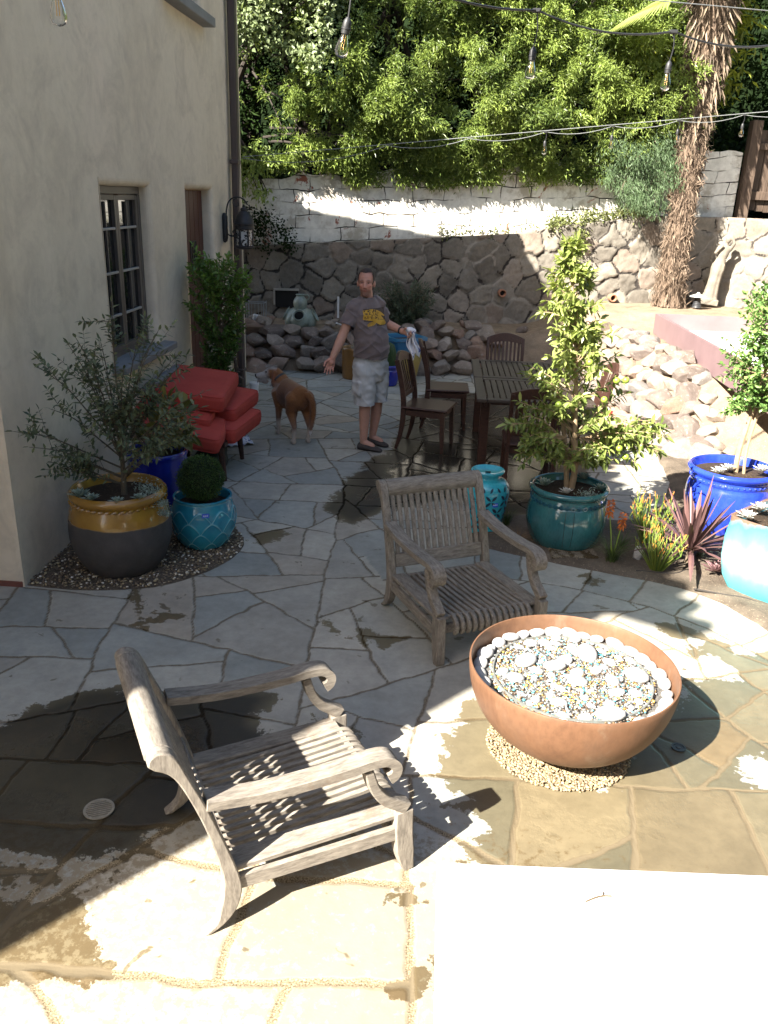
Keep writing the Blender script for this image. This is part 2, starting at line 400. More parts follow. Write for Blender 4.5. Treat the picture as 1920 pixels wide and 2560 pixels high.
# ---- materials of the ground
def soil_mat(name, c1, c2, bits):
    m,n,l,b = _mat(name); v = coords(n,l)
    c = ramp(n,l,noise(n,l,v,5,6,.7),[(.3,c2),(.7,c1)])
    sp = ramp(n,l,noise(n,l,v,70,3,.6),[(.6,0),(.68,1)]); c = mix(n,l,math2(n,l,'MULTIPLY',sp,.55),c,bits)
    l.new(c,b.inputs['Base Color']); b.inputs['Roughness'].default_value = .95; b.inputs['Specular IOR Level'].default_value = .15
    bump(n,l,b,noise(n,l,v,55,6,.75),.9,.02); return m
M_soil = soil_mat('soil', (.17,.138,.105),(.08,.063,.048),(.34,.27,.19))
M_soil_dry = soil_mat('dry soil', (.30,.23,.16),(.16,.12,.085),(.42,.34,.25))
def stone_mat():
    m,n,l,b = _mat('flagstone'); v = coords(n,l)
    tint = attr(n,'tint'); jt = attr(n,'joint'); wet = attr(n,'wet')
    f1 = noise(n,l,v,3.2,6,.65,.3); f2 = noise(n,l,v,16,5,.7); f3 = noise(n,l,v,120,3,.6)
    base = ramp(n,l,tint,[(0,(.26,.268,.245)),(.3,(.345,.34,.30)),(.55,(.42,.39,.325)),(.8,(.32,.305,.265)),(1,(.39,.33,.255))])
    c = mix(n,l,.75,base,ramp(n,l,f1,[(.3,.72),(.7,1.1)]),'MULTIPLY'); c = mix(n,l,.6,c,ramp(n,l,f2,[(.35,.8),(.6,1.05)]),'MULTIPLY')
    fm = attr(n,'film'); film = math2(n,l,'MULTIPLY',ramp(n,l,math2(n,l,'ADD',noise(n,l,v,23,5,.75),math2(n,l,'MULTIPLY',math2(n,l,'SUBTRACT',fm,.5),.30)),[(.48,0),(.57,.7)]),ramp(n,l,fm,[(0,.12),(.3,1)])); c = mix(n,l,film,c,mix(n,l,f1,(.235,.185,.115),(.17,.135,.09)))
    # joint: sandy mortar, crumbly edge
    je = math2(n,l,'ADD',jt,math2(n,l,'MULTIPLY',math2(n,l,'SUBTRACT',f2,.5),.010))
    jm = ramp(n,l,je,[(.010,1),(.0130,0)])
    mort = ramp(n,l,noise(n,l,v,150,2,.6),[(.3,(.07,.06,.047)),(.7,(.24,.20,.145))])
    sa = attr(n,'sandy'); mort = mix(n,l,sa,mort,ramp(n,l,noise(n,l,v,150,2,.6),[(.35,(.085,.066,.04)),(.65,(.31,.25,.165))])); c = mix(n,l,jm,c,mort)
    # wet stain, broken by noise
    wv = math2(n,l,'ADD',wet,math2(n,l,'MULTIPLY',math2(n,l,'SUBTRACT',f2,.5),.26))
    wv = math2(n,l,'ADD',wv,math2(n,l,'MULTIPLY',math2(n,l,'SUBTRACT',f1,.5),.42))
    wv = math2(n,l,'ADD',wv,math2(n,l,'MULTIPLY',math2(n,l,'SUBTRACT',f3,.5),.03))
    spots = ramp(n,l,noise(n,l,v,6.5,3,.55,.6),[(.685,0),(.70,1)])
    wm = math2(n,l,'MAXIMUM',ramp(n,l,wv,[(0,0),(.012,1)]),math2(n,l,'MULTIPLY',spots,.8))
    soak_shade = attr(n,'soak_shade'); wetc = mix(n,l,1.0,c,mix(n,l,soak_shade,(.37,.32,.228),(.085,.078,.068)),'MULTIPLY')  # wet stone tone; left and table areas also carry painted shade
    c = mix(n,l,wm,c,wetc); c = mix(n,l,math2(n,l,'MULTIPLY',math2(n,l,'MULTIPLY',jm,sa),math2(n,l,'MULTIPLY',wm,math2(n,l,'SUBTRACT',1.0,soak_shade))),c,(.125,.10,.064)); l.new(c,b.inputs['Base Color'])
    rg = ramp(n,l,wm,[(0,.75),(1,.42)]); deep = ramp(n,l,wv,[(.22,0),(.34,1)]); rg = mix(n,l,math2(n,l,'MULTIPLY',deep,math2(n,l,'MULTIPLY',soak_shade,math2(n,l,'SUBTRACT',1.0,math2(n,l,'MULTIPLY',sa,.6)))),rg,.14); l.new(rg,b.inputs['Roughness'])
    l.new(mix(n,l,jm,ramp(n,l,wm,[(0,.25),(1,.38)]),.06),b.inputs['Specular IOR Level']); rg2 = mix(n,l,jm,rg,.85); l.new(rg2,b.inputs['Roughness'])
    h = ramp(n,l,jt,[(.002,0),(.02,.75),(.05,.85)]); h = math2(n,l,'ADD',h,math2(n,l,'MULTIPLY',f2,.22)); h = math2(n,l,'ADD',h,math2(n,l,'MULTIPLY',f3,.05))
    h = math2(n,l,'MULTIPLY',h,ramp(n,l,deep,[(0,1),(1,.55)]))
    bump(n,l,b,h,.55,.012); return m
M_flag = stone_mat()
# irregular flagstones: a field of convex polygons split again and again by straight cuts
r0 = random.Random(12)
def _split(poly, tgt, out):
    A = .5*abs(sum(poly[i][0]*poly[(i+1)%len(poly)][1]-poly[(i+1)%len(poly)][0]*poly[i][1] for i in range(len(poly))))
    cx = sum(p[0] for p in poly)/len(poly); cy = sum(p[1] for p in poly)/len(poly)
    big = 1.0+.9*max(0,min(1,(2.9-cy)/1.0))
    if A < tgt*big*r0.choice([.55,.8,1.0,1.0,1.6]): out.append(poly); return
    best = None
    for _ in range(6):                        # cut across the long side, at a skew
        i = max(range(len(poly)),key=lambda k: math.dist(poly[k],poly[(k+1)%len(poly)])*r0.uniform(.75,1.25)); p,q = poly[i],poly[(i+1)%len(poly)]
        t = r0.uniform(.34,.66); m = (p[0]+(q[0]-p[0])*t,p[1]+(q[1]-p[1])*t); an = math.atan2(q[1]-p[1],q[0]-p[0])+PI/2+r0.gauss(0,.38); d = (math.cos(an),math.sin(an)); n = (-d[1],d[0])
        L,Rr = [],[]
        for k in range(len(poly)):
            u,v = poly[k],poly[(k+1)%len(poly)]; su = (u[0]-m[0])*n[0]+(u[1]-m[1])*n[1]; sv = (v[0]-m[0])*n[0]+(v[1]-m[1])*n[1]
            (L if su >= 0 else Rr).append(u)
            if su*sv < 0: w = su/(su-sv); x = (u[0]+(v[0]-u[0])*w,u[1]+(v[1]-u[1])*w); L.append(x); Rr.append(x)
        if len(L) > 2 and len(Rr) > 2: best = (L,Rr); break
    if best is None: out.append(poly); return
    for h in best: _split(h,tgt,out)
STONES = []; _split([(-4.5,0.0),(4.5,0.0),(4.5,12.9),(-4.5,12.9)],.25,STONES)
WETP = [[(2.02,4.42),(1.82,4.29),(1.72,4.47),(1.58,4.37),(1.45,4.14),(1.4,3.86),(0.82,3.05),(0.51,3.39),(0.39,3.49),(0.37,3.69),(0.25,3.59),(0.11,3.34),(0.1,3.1),(0.16,2.92),(0.09,2.84),(0.18,2.81),(0.28,2.74),(0.22,2.6),(0.29,2.2),(1.38,2.0),(2.8,2.5),(3,4)],
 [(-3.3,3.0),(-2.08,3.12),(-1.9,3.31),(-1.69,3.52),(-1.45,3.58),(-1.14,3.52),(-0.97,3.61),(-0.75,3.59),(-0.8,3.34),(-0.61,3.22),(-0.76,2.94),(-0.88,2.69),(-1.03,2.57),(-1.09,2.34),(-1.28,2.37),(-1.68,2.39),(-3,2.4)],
 [(-1.72,2.2),(-1.18,2.22),(-1.05,2.07),(-0.99,1.97),(-1.01,1.91),(-1.6,1.80)],[(-1.83,2.38),(-1.33,2.39),(-1.18,2.27),(-1.38,2.23),(-1.74,2.2)],
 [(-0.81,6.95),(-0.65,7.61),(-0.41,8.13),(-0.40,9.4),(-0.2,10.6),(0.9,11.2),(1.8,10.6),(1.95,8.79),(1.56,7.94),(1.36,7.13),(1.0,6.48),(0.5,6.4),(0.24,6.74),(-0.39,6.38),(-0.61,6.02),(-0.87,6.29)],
 [(-0.18,2.53),(-0.09,2.57),(-0.04,2.38),(0.03,2.37),(0.08,2.34),(-0.0,2.29),(-0.1,2.31)],[(-0.04,2.06),(0.04,2.1),(0.11,2.14),(0.12,1.99),(0.05,1.9),(-0.03,1.94)],
 [(-1.63,4.61),(-1.51,4.64),(-1.47,4.54),(-1.58,4.52)],[(-1.65,4.36),(-1.55,4.44),(-1.4,4.41),(-1.38,4.31),(-1.6,4.25)],[(-1.87,4.68),(-1.83,4.69),(-1.62,4.16),(-1.68,4.21)],
 [(-0.4,4.35),(-0.32,4.39),(-0.17,4.27),(-0.03,4.36),(-0.04,4.26),(-0.22,4.14),(-0.39,4.23)],[(1.05,5.31),(1.25,5.34),(1.23,5.08),(1.05,5.09)],[(1.44,4.66),(1.74,4.55),(1.7,4.45),(1.46,4.5)],
 [(-0.64,4.47),(-0.53,4.42),(-0.52,4.23),(-0.63,4.24)],[(-1.35,4.06),(-1.27,4.06),(-1.21,4.01),(-1.3,3.98)],[(-1.42,5.7),(-1.16,5.84),(-1.0,5.72),(-1.23,5.51)],[(-0.59,3.37),(-0.47,3.5),(-0.32,3.4),(-0.21,3.13),(-0.31,2.93),(-0.49,3.03)]]
DRYP = [[(1.44,4.2),(1.66,4.28),(1.74,4.12),(1.5,3.98)],[(1.46,3.28),(1.62,3.36),(1.7,3.22),(1.55,3.14)]]
_tr = np.random.default_rng(11).random(len(STONES)+40); RC = np.array([.40,3.30]); RCUT = [.02,.21,.33,.52,.66,.90,1.05,1.22,1.45,1.60,1.85]
def stones(P):
    idx = np.zeros(len(P),int); j = np.full(len(P),-1.0)
    for k,poly in enumerate(STONES):
        q = np.array(poly); lo,hi = q.min(0)-.05,q.max(0)+.05; m = np.where((P[:,0]>=lo[0])&(P[:,0]<=hi[0])&(P[:,1]>=lo[1])&(P[:,1]<=hi[1]))[0]
        if not len(m): continue
        e = np.roll(q,-1,0)-q; ln = np.linalg.norm(e,axis=1)
        ar = np.sum(q[:,0]*np.roll(q[:,1],-1)-np.roll(q[:,0],-1)*q[:,1]); sg = 1 if ar > 0 else -1
        d = np.full(len(m),1e9)
        for a_,ee,l_ in zip(q,e,ln):
            if l_ < 1e-6: continue
            d = np.minimum(d, sg*((P[m,1]-a_[1])*ee[0]-(P[m,0]-a_[0])*ee[1])/l_)
        ok = d > j[m]; idx[m[ok]] = k; j[m[ok]] = d[ok]
    v = P-RC; r = np.linalg.norm(v,axis=1); an = np.arctan2(v[:,1],v[:,0]); inring = (r>1.86)&(r<2.4)&(an>.0)&(an<1.95)
    dr = np.abs(an[:,None]-np.array(RCUT)[None]).min(1)*r; jr_ = np.minimum(r-1.86,dr); k2 = len(STONES)+np.searchsorted(RCUT,an)
    idx = np.where(inring,k2,idx); j = np.where(inring,jr_,np.where((r<=1.86)&(an>.0)&(an<1.95),np.minimum(j,1.86-r),j)); return idx,j
def patio_attrs(P,Z):
    Q = P+np.c_[fbm(P,2.2,3)-.5, fbm(P,2.2,9)-.5]*.075 + np.c_[fbm(P,11,5)-.5, fbm(P,11,8)-.5]*.028
    i,j = stones(Q); w = np.full(len(P),-1.0); near = np.clip((3.2-P[:,1])/1.0,0,1)
    jw = .0015+.004*fbm(P,2.0,44)+near*.006
    for k,pl in enumerate(WETP): w = np.maximum(w,sdpoly(P,pl)-(0 if k<5 else .03))
    for pl in DRYP: w = np.minimum(w,-sdpoly(P,pl))
    w = w+np.where(j<.02,.02,0)+.05*(_tr[i]-.5)
    sk = np.clip(np.maximum(sdpoly(P,WETP[1]),sdpoly(P,WETP[4]))/.12+.45,0,1)*np.clip(.9+.7*(fbm(P,1.1,61)-.4)+.25*(_tr[i]-.5),.6,1)  # soaked left and table areas, darkened further to paint in their shade
    film = np.clip((3.0-P[:,1])/.7,0,1)*np.clip(.45+1.6*(fbm(P,.9,71)-.42),.15,1)
    return {'tint':_tr[i],'joint':j+.007-jw*1.15,'wet':np.clip(w,-1,1),'soak_shade':sk,'film':film,'sandy':np.maximum(np.clip((3.2-P[:,1])/.6,0,1),np.clip((P[:,0]-.1)/.4,0,1)*np.clip((5.0-P[:,1])/.5,0,1))}
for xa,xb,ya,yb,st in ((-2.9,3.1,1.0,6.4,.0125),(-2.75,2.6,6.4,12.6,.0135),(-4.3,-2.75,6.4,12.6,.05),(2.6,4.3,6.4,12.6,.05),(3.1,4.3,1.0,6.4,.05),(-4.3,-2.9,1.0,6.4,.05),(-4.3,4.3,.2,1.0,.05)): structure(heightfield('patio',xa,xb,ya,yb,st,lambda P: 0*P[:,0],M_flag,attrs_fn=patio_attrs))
# broad earth sheet under everything
mb = MB(); mb.add([(-60,-60,-.06),(60,-60,-.06),(60,60,-.06),(-60,60,-.06)],[(0,1,2,3)]); structure(mb.build('ground',M_soil_dry,sm=False))
# raised terrace with the slopes below it
structure(heightfield('terrace',-5.5,9.0,4.7,16.9,.07,lambda P: np.where((P[:,0]>2.99)&(P[:,0]<5.6)&(P[:,1]>6.4)&(P[:,1]<12.0),np.minimum(terr_z(P),.70),terr_z(P))+.035*(fbm(P,2.2,4)-.5)+.02*(fbm(P,9,4)-.5),M_soil_dry,keepfn=lambda P,Z: Z>-.05))
# planting bed between the round patio and the dining patio
BED = [tuple(p[:2]) for p in smooth([(0.30,5.72),(0.66,5.58),(0.91,5.47),(1.22,5.37),(1.52,5.27),(1.72,5.17),(1.93,4.97),(2.06,4.72),(2.2,4.3),(2.6,3.9)],5)]+[(4.6,3.9),(4.6,9.3),(2.1,9.6),(2.2,9.0),(2.3,8.38),(2.2,7.5),(2.08,7.06),(1.86,6.66),(1.72,6.43),(1.12,6.34),(0.61,6.4),(0.33,6.2)]
structure(heightfield('planting_bed',.1,4.7,3.8,9.8,.035,lambda P: np.clip(sdpoly(P,BED)*.6,-.03,.035)+.022*(fbm(P,7,6)-.5)+.02*np.clip(sdpoly(P,BED)*4,0,1)*(fbm(P,22,6)-.45),M_soil,keepfn=lambda P,Z: sdpoly(P,BED)>-.06))
M_peb,_n,_l,_b = _mat('gravel'); _l.new(ramp(_n,_l,attr(_n,'tint'),[(0,(.13,.10,.07)),(.3,(.30,.22,.12)),(.55,(.46,.38,.22)),(.8,(.60,.56,.47)),(1,(.75,.73,.68))]),_b.inputs['Base Color']); _b.inputs['Roughness'].default_value = .6
GRAV = [tuple(p[:2]) for p in smooth([(-2.55,4.62),(-2.18,4.60),(-1.76,4.70),(-1.52,4.92),(-1.37,5.20),(-1.34,5.49),(-1.45,5.75),(-1.7,6.1),(-2.2,6.5)],5)]+[(-2.6,6.5)]
structure(heightfield('gravel_bed_earth',-2.6,-1.25,4.5,6.55,.03,lambda P: np.clip(sdpoly(P,GRAV)*.5,-.03,.006)+.004*(fbm(P,20,6)-.5),M_soil,keepfn=lambda P,Z: sdpoly(P,GRAV)>-.05))
Q = rng.uniform([-2.6,4.5],[-1.3,6.5],(9000,2)); dq = sdpoly(Q,GRAV); Q = Q[(dq>.005)&(rng.random(len(Q))<.75)]
tag(scatter_pebbles('gravel',np.c_[Q,.008+rng.uniform(0,.012,len(Q))],rng.uniform(.005,.011,len(Q)),M_peb,tint=rng.random(len(Q))**3.2),'dark mixed pebble gravel around the pots by the stucco wall','gravel',kind='stuff')
a = rng.uniform(0,2*PI,7000); rr = .335*np.sqrt(rng.uniform(0.1,1,7000)); Q = np.c_[.665+rr*np.cos(a),3.335+rr*np.sin(a)]
tag(scatter_pebbles('gravel',np.c_[Q,.004+rng.uniform(0,.012,len(Q))],rng.uniform(.0045,.0088,len(Q)),M_peb,tint=.02+.42*rng.random(len(Q))**1.2),'ring of golden pebble gravel under the copper fire bowl','gravel',kind='stuff')
# hillside behind the walls
M_hill = plain('hillside earth',(.010,.018,.006),(.005,.009,.003),.95,3,25,.8,.05,spec=.04)
structure(heightfield('hillside',-16,18,15.3,34,.5,lambda P: 1.6+np.clip((P[:,1]-15.3)*.75,0,9)+.6*(fbm(P,.6,4)-.5),M_hill))

structure(heightfield('hillside',7.6,22,-9,15.2,.5,lambda P: .3+np.clip((P[:,0]-7.6)*1.4,0,12)+.5*(fbm(P,.6,4)-.5),M_hill))  # unseen slope on the right, added to block sky light
# ================================================================ WALLS OF STONE
SW_K, SW_C = .155, 13.77
def relief(name, p0, p1, zlo, zhi, step, cell, depth, mat, seed, jw=.012, parent=None):
    """wall face with every stone standing out; p0->p1 plan line, zlo/zhi functions of u"""
    p0 = np.array(p0,float); p1 = np.array(p1,float); Lh = np.linalg.norm(p1-p0); t = (p1-p0)/Lh; nrm = np.array([t[1],-t[0]])
    us = np.arange(0,Lh+step,step); zmax = max(zhi(u) for u in us); nz = int((zmax-min(zlo(u) for u in us))/step)+1
    rr = random.Random(seed); S = []
    for _ in range(9000):
        p = (rr.uniform(-.3,Lh+.3), rr.uniform(-.3,zmax+.3)); c = cell*rr.choice([.75,1.0,1.0,1.25])
        if all(((p[0]-q[0])*.85)**2+(p[1]-q[1])**2 > c*c for q in S): S.append(p)
    U,K = np.meshgrid(us,np.linspace(0,1,nz)); U = U.ravel(); K = K.ravel()
    lo = np.array([zlo(u) for u in us]); hi = np.array([zhi(u) for u in us])
    Z = np.interp(U,us,lo)*(1-K)+np.interp(U,us,hi)*K; P2 = np.c_[U,Z]
    Q = P2+np.c_[fbm(P2,2.5,seed)-.5, fbm(P2,2.5,seed+4)-.5]*.22+np.c_[fbm(P2,11,seed)-.5, fbm(P2,11,seed+7)-.5]*.06
    i,j = voronoi(Q,S); rt = np.random.default_rng(seed); tint = rt.random(len(S)); out = rt.uniform(.4,1,len(S)); tl = rt.normal(0,.10,(len(S),2))
    jj = np.clip((j-jw*.4)/.030,0,1); dsp = depth*(jj**.75)*out[i]+((P2-np.array(S)[i])*tl[i]).sum(1)*jj*.8+(fbm(P2,19,seed+2,4)-.5)*.034
    XY = p0+np.outer(U,t)+nrm*dsp[:,None]; nx = len(us); n = nx*nz
    idx = np.arange(n).reshape(nz,nx); F = np.stack([idx[:-1,:-1],idx[:-1,1:],idx[1:,1:],idx[1:,:-1]],-1).reshape(-1,4)
    V = np.c_[XY,Z]
    # top cap: back row
    back = np.c_[p0+np.outer(us,t)-nrm*.4, hi-.01]; V = np.r_[V,back]; bi = n+np.arange(nx); tp = idx[-1]
    F = np.r_[F, np.stack([tp[:-1],tp[1:],bi[1:],bi[:-1]],-1)]
    ti = np.r_[tint[i],np.full(nx,.5)]; ja = np.r_[j-jw,np.full(nx,.1)]
    return mesh_np(name,V,F,mat,parent,True,attrs={'tint':ti,'joint':ja})
def rubble_mat():
    m,n,l,b = _mat('rubble stone'); v = coords(n,l); f1 = noise(n,l,v,4,6,.7); f2 = noise(n,l,v,28,5,.7)
    c = ramp(n,l,attr(n,'tint'),[(0,(.135,.12,.10)),(.4,(.205,.185,.155)),(.7,(.25,.222,.18)),(.85,(.21,.165,.132)),(1,(.28,.255,.215))])
    c = mix(n,l,.7,c,ramp(n,l,f1,[(.3,.6),(.7,1.15)]),'MULTIPLY'); c = mix(n,l,.6,c,ramp(n,l,f2,[(.3,.72),(.6,1.08)]),'MULTIPLY')
    jm = ramp(n,l,math2(n,l,'ADD',attr(n,'joint'),math2(n,l,'MULTIPLY',math2(n,l,'SUBTRACT',f2,.5),.03)),[(.0,1),(.010,0)])
    crack = ramp(n,l,noise(n,l,v,1.7,3,.6),[(.42,0),(.5,1)])
    c = mix(n,l,jm,c,mix(n,l,crack,(.235,.21,.175),(.035,.03,.027))); l.new(c,b.inputs['Base Color']); b.inputs['Roughness'].default_value = .9
    b.inputs['Specular IOR Level'].default_value = .2; bump(n,l,b,f2,.5,.015); return m
M_rub = rubble_mat()
def sw(x, off=0): return (x, SW_C+SW_K*x+off)
w = thing('stone_wall','mortared rubble stone retaining wall behind the terrace, half in shade','retaining wall',(0,0,0))
relief('wall_face',sw(-4.0),sw(4.5),lambda u:.3,lambda u: float(np.interp(u-4.0,[-4,-2.9,-.45,1.2,2.0,3.4,4.5],[1.58,1.63,1.80,1.93,2.08,2.27,2.28])),.03,.30,.032,M_rub,5,parent=w)
mb = MB(); mb.box((-2.46,13.375,.84),(.36,.07,.26),rot=(0,0,.154)); mb.build('niche',plain('niche dark',(.012,.011,.01),None,.95),w)
mb = MB(); fr = plain('niche edge',(.33,.31,.27),None,.9); mb.box((-2.46,13.33,.985),(.40,.05,.03),rot=(0,0,.154)); mb.box((-2.65,13.30,.86),(.025,.05,.22),rot=(0,0,.154)); mb.build('niche_edge',fr,w)
M_terra = plain('terracotta pipe',(.36,.17,.10),(.26,.12,.07),.8)
for x,z in ((2.76,.99),(.95,1.02)):
    mb = MB(); T = Matrix.Translation((x,SW_C+SW_K*x-.09,z)) @ Euler((R(90),0,.154)).to_matrix().to_4x4()
    mb.lathe([(.045,-.06),(.06,-.06),(.062,.07),(.05,.075),(.04,.06),(.036,-.05)],20,T); d = mb.build('drain_pipe',M_terra,w)
    mb = MB(); mb.lathe([(0,0.0),(.04,0.0)],16,T); mb.build('pipe_bore',plain('bore',(.01,.01,.01)),d)
w2 = thing('stone_wall','sunlit rubble stone wall turning in towards the planter behind the statue','retaining wall',(0,0,0))
relief('wall_face',sw(4.42),(7.2,12.6),lambda u:.3,lambda u:2.28,.035,.32,.03,M_rub,15,parent=w2)

def brick_mat():
    m,n,l,b = _mat('whitewashed block'); v = coords(n,l,'UV')
    wv = n.new('ShaderNodeVectorMath'); wv.operation = 'ADD'; nn = n.new('ShaderNodeTexNoise'); nn.inputs['Scale'].default_value = 2.2
    l.new(v,nn.inputs['Vector']); sc = n.new('ShaderNodeVectorMath'); sc.operation = 'SCALE'; sc.inputs['Scale'].default_value = .16; l.new(nn.outputs['Color'],sc.inputs[0])
    l.new(v,wv.inputs[0]); l.new(sc.outputs[0],wv.inputs[1])
    br = n.new('ShaderNodeTexBrick'); br.offset = .5; br.inputs['Scale'].default_value = 1.0; br.inputs['Mortar Size'].default_value = .008
    br.inputs['Brick Width'].default_value = .46; br.inputs['Row Height'].default_value = .19; br.inputs['Mortar Smooth'].default_value = .3
    l.new(wv.outputs[0],br.inputs['Vector']); fac = br.outputs['Fac']
    ob = coords(n,l); f1 = noise(n,l,ob,1.3,5,.6); f2 = noise(n,l,ob,9,5,.65); f3 = noise(n,l,ob,2.4,3,.5)
    c = ramp(n,l,f2,[(.3,(.56,.54,.49)),(.65,(.74,.72,.66))])
    c = mix(n,l,ramp(n,l,noise(n,l,ob,3.1,5,.7),[(.50,0),(.62,.85)]),c,(.38,.34,.275))
    red = ramp(n,l,noise(n,l,ob,2.3,6,.75,.8),[(.61,0),(.64,1)]); c = mix(n,l,red,c,(.30,.12,.085))
    cr = math2(n,l,'MULTIPLY',fac,ramp(n,l,f3,[(.44,.06),(.54,1)])); c = mix(n,l,cr,c,(.035,.03,.025))
    l.new(c,b.inputs['Base Color']); b.inputs['Roughness'].default_value = .9; b.inputs['Specular IOR Level'].default_value = .2
    h = math2(n,l,'SUBTRACT',math2(n,l,'MULTIPLY',f2,.5),cr); bump(n,l,b,h,.9,.035); return m
M_brick = brick_mat()
def uv_wall(name, xa, xb, zf0, zf1, off, mat, parent, thick=.22, step=.12):
    xs = np.arange(xa,xb+1e-6,(xb-xa)/max(2,int((xb-xa)/step))); n = len(xs); V=[];UV=[]
    for x in xs:
        for z in (zf0(x),zf1(x)): p = sw(x,off); V.append((p[0],p[1],z)); UV.append((x,z-.05*x))
    for x in xs: p = sw(x,off+thick); V.append((p[0],p[1],zf1(x)-.01)); UV.append((x,zf1(x)+.2))
    F = [(2*i,2*i+2,2*i+3,2*i+1) for i in range(n-1)]+[(2*i+1,2*i+3,2*n+i+1,2*n+i) for i in range(n-1)]
    V += [sw(xb,off+thick)+(zf0(xb),)]; UV += [(xb+.2,zf0(xb)-.05*xb)]; F += [(2*n-2,len(V)-1,3*n-1,2*n-1)]
    me = bpy.data.meshes.new(name); me.from_pydata([tuple(map(float,p)) for p in V],[],F); u = me.uv_layers.new(name='uv')
    for lp in me.loops: u.data[lp.index].uv = UV[lp.vertex_index]
    me.materials.append(mat); o = bpy.data.objects.new(name,me); COL.objects.link(o)
    if parent: o.parent = parent
    return o
w3 = thing('block_wall','cracked whitewashed block wall standing above the stone wall','wall',(0,0,0))
uv_wall('wall',-4.4,4.66,lambda x:1.0,lambda x: float(np.interp(x,[-4.4,-2.7,3,4.7],[2.6,2.62,3.1,3.30]))+.03*math.sin(x*5)+.02*math.sin(x*13),.30,M_brick,w3)
M_fence = wood('fence wood',(.14,.10,.075),(.09,.062,.045),(.05,.035,.027),.85,(6,6,.6))
fe = thing('wooden_fence','dark brown board fence with rails beside the palm','fence',(0,0,0))
def fpt(x,off): p = sw(x,off); return p
mb = MB()
for k in range(14):
    p = sw(4.98+.145*k,.42); mb.box((p[0],p[1],3.0),(.135,.02,1.2+.03*(k%3)),rot=(0,0,.154))
mb.build('boards',M_fence,fe)
for z,h in ((3.36,.10),(2.62,.13)):
    mb = MB(); p = sw(5.95,.37); mb.box((p[0],p[1],z),(2.3,.05,h),rot=(0,0,.154),ch=.005); mb.build('rail',M_fence,fe)
for x in (4.80,6.9):
    mb = MB(); p = sw(x,.30); mb.box((p[0],p[1],2.85),(.17,.15,1.75),rot=(0,0,.154),ch=.008); mb.build('post',M_fence,fe)

# ================================================================ LOOSE BOULDERS
def boulder(seed, flatn=15):
    r = np.random.default_rng(seed); V = ICO3[0].copy()
    V *= (1+.10*(fbm(V+seed*3.1,1.3,seed)-.5)[:,None])
    for _ in range(flatn):
        n = unit(r.normal(size=3)); h = r.uniform(.55,.82); d = V@n; V -= np.outer(np.clip(d-h,0,None),n)*.97
    V *= (1+.06*(fbm(V+seed,3.5,seed)-.5)[:,None]+.03*(fbm(V+seed,11,seed)-.5)[:,None])
    V /= np.abs(V).max(0)
    me_o = mesh_np('boulder',V,ICO3[1],None,None,True); me = me_o.data; bpy.data.objects.remove(me_o); me.set_sharp_from_angle(angle=R(38)); return me
def rock_mat():
    m,n,l,b = _mat('boulder rock'); v = coords(n,l); oi = n.new('ShaderNodeObjectInfo')
    ad = n.new('ShaderNodeVectorMath'); ad.operation='ADD'; l.new(v,ad.inputs[0]); sc = n.new('ShaderNodeMath'); sc.operation='MULTIPLY'; sc.inputs[1].default_value=37.0
    l.new(oi.outputs['Random'],sc.inputs[0]); l.new(sc.outputs[0],ad.inputs[1]); q = ad.outputs[0]
    c = ramp(n,l,oi.outputs['Random'],[(0,(.15,.12,.105)),(.25,(.24,.19,.16)),(.5,(.34,.28,.225)),(.7,(.21,.195,.185)),(.88,(.31,.20,.145)),(1,(.42,.38,.33))])
    c = mix(n,l,.7,c,ramp(n,l,noise(n,l,q,1.8,6,.7),[(.3,.55),(.7,1.2)]),'MULTIPLY')
    li = ramp(n,l,noise(n,l,q,3.5,6,.75,.4),[(.56,0),(.66,.65)]); c = mix(n,l,li,c,(.42,.40,.35))
    c = mix(n,l,ramp(n,l,noise(n,l,q,4.5,4,.7),[(.64,0),(.72,.6)]),c,(.24,.145,.055))
    f2 = noise(n,l,q,13,6,.75); c = mix(n,l,.5,c,ramp(n,l,f2,[(.3,.65),(.6,1.05)]),'MULTIPLY')
    l.new(c,b.inputs['Base Color']); b.inputs['Roughness'].default_value = .9; b.inputs['Specular IOR Level'].default_value = .2; bump(n,l,b,f2,.6,.05); return m
M_rock = rock_mat(); ROCKS = [boulder(40+k) for k in range(16)]
for me in ROCKS: me.materials.append(M_rock)
_rk = [0]
RP = []
def put_rock(p, s, label, group, rr):
    RP.append((p[0],p[1]))
    o = bpy.data.objects.new('boulder',ROCKS[_rk[0]%16]); _rk[0] += 1; COL.objects.link(o)
    o.location = p; o.scale = s; o.rotation_euler = (rr.uniform(-.5,.5),rr.uniform(-.5,.5),rr.uniform(0,6.28)); tag(o,label,'boulder',group); return o
def along(poly, d):
    for a,b in zip(poly[:-1],poly[1:]):
        L = math.dist(a,b)
        if d <= L: t=d/L; return (a[0]+(b[0]-a[0])*t, a[1]+(b[1]-a[1])*t), ((b[1]-a[1])/L, -(b[0]-a[0])/L)
        d -= L
    return None
rr = random.Random(21)
baseA = TERR[0:4]; LA = 'dark grey brown boulder of the shaded dry stacked wall under the terrace'; GA = 'boulders of the shaded stacked wall'
for row,(z,back,sz) in enumerate(((.10,-.04,.185),(.25,.07,.175),(.40,.18,.165),(.54,.30,.155))):
    d = .1+.15*(row%2)
    while d < 4.55:
        q = along(baseA,d)
        if q is None: break
        (x,y),(nx,ny) = q; k = rr.uniform(.72,1.2); a = sz*k
        put_rock((x-nx*back+rr.uniform(-.03,.03), y-ny*back+rr.uniform(-.03,.03), z+rr.uniform(-.03,.03)),(a*1.15,a*.95,a*.68),LA,GA,rr); d += a*1.78
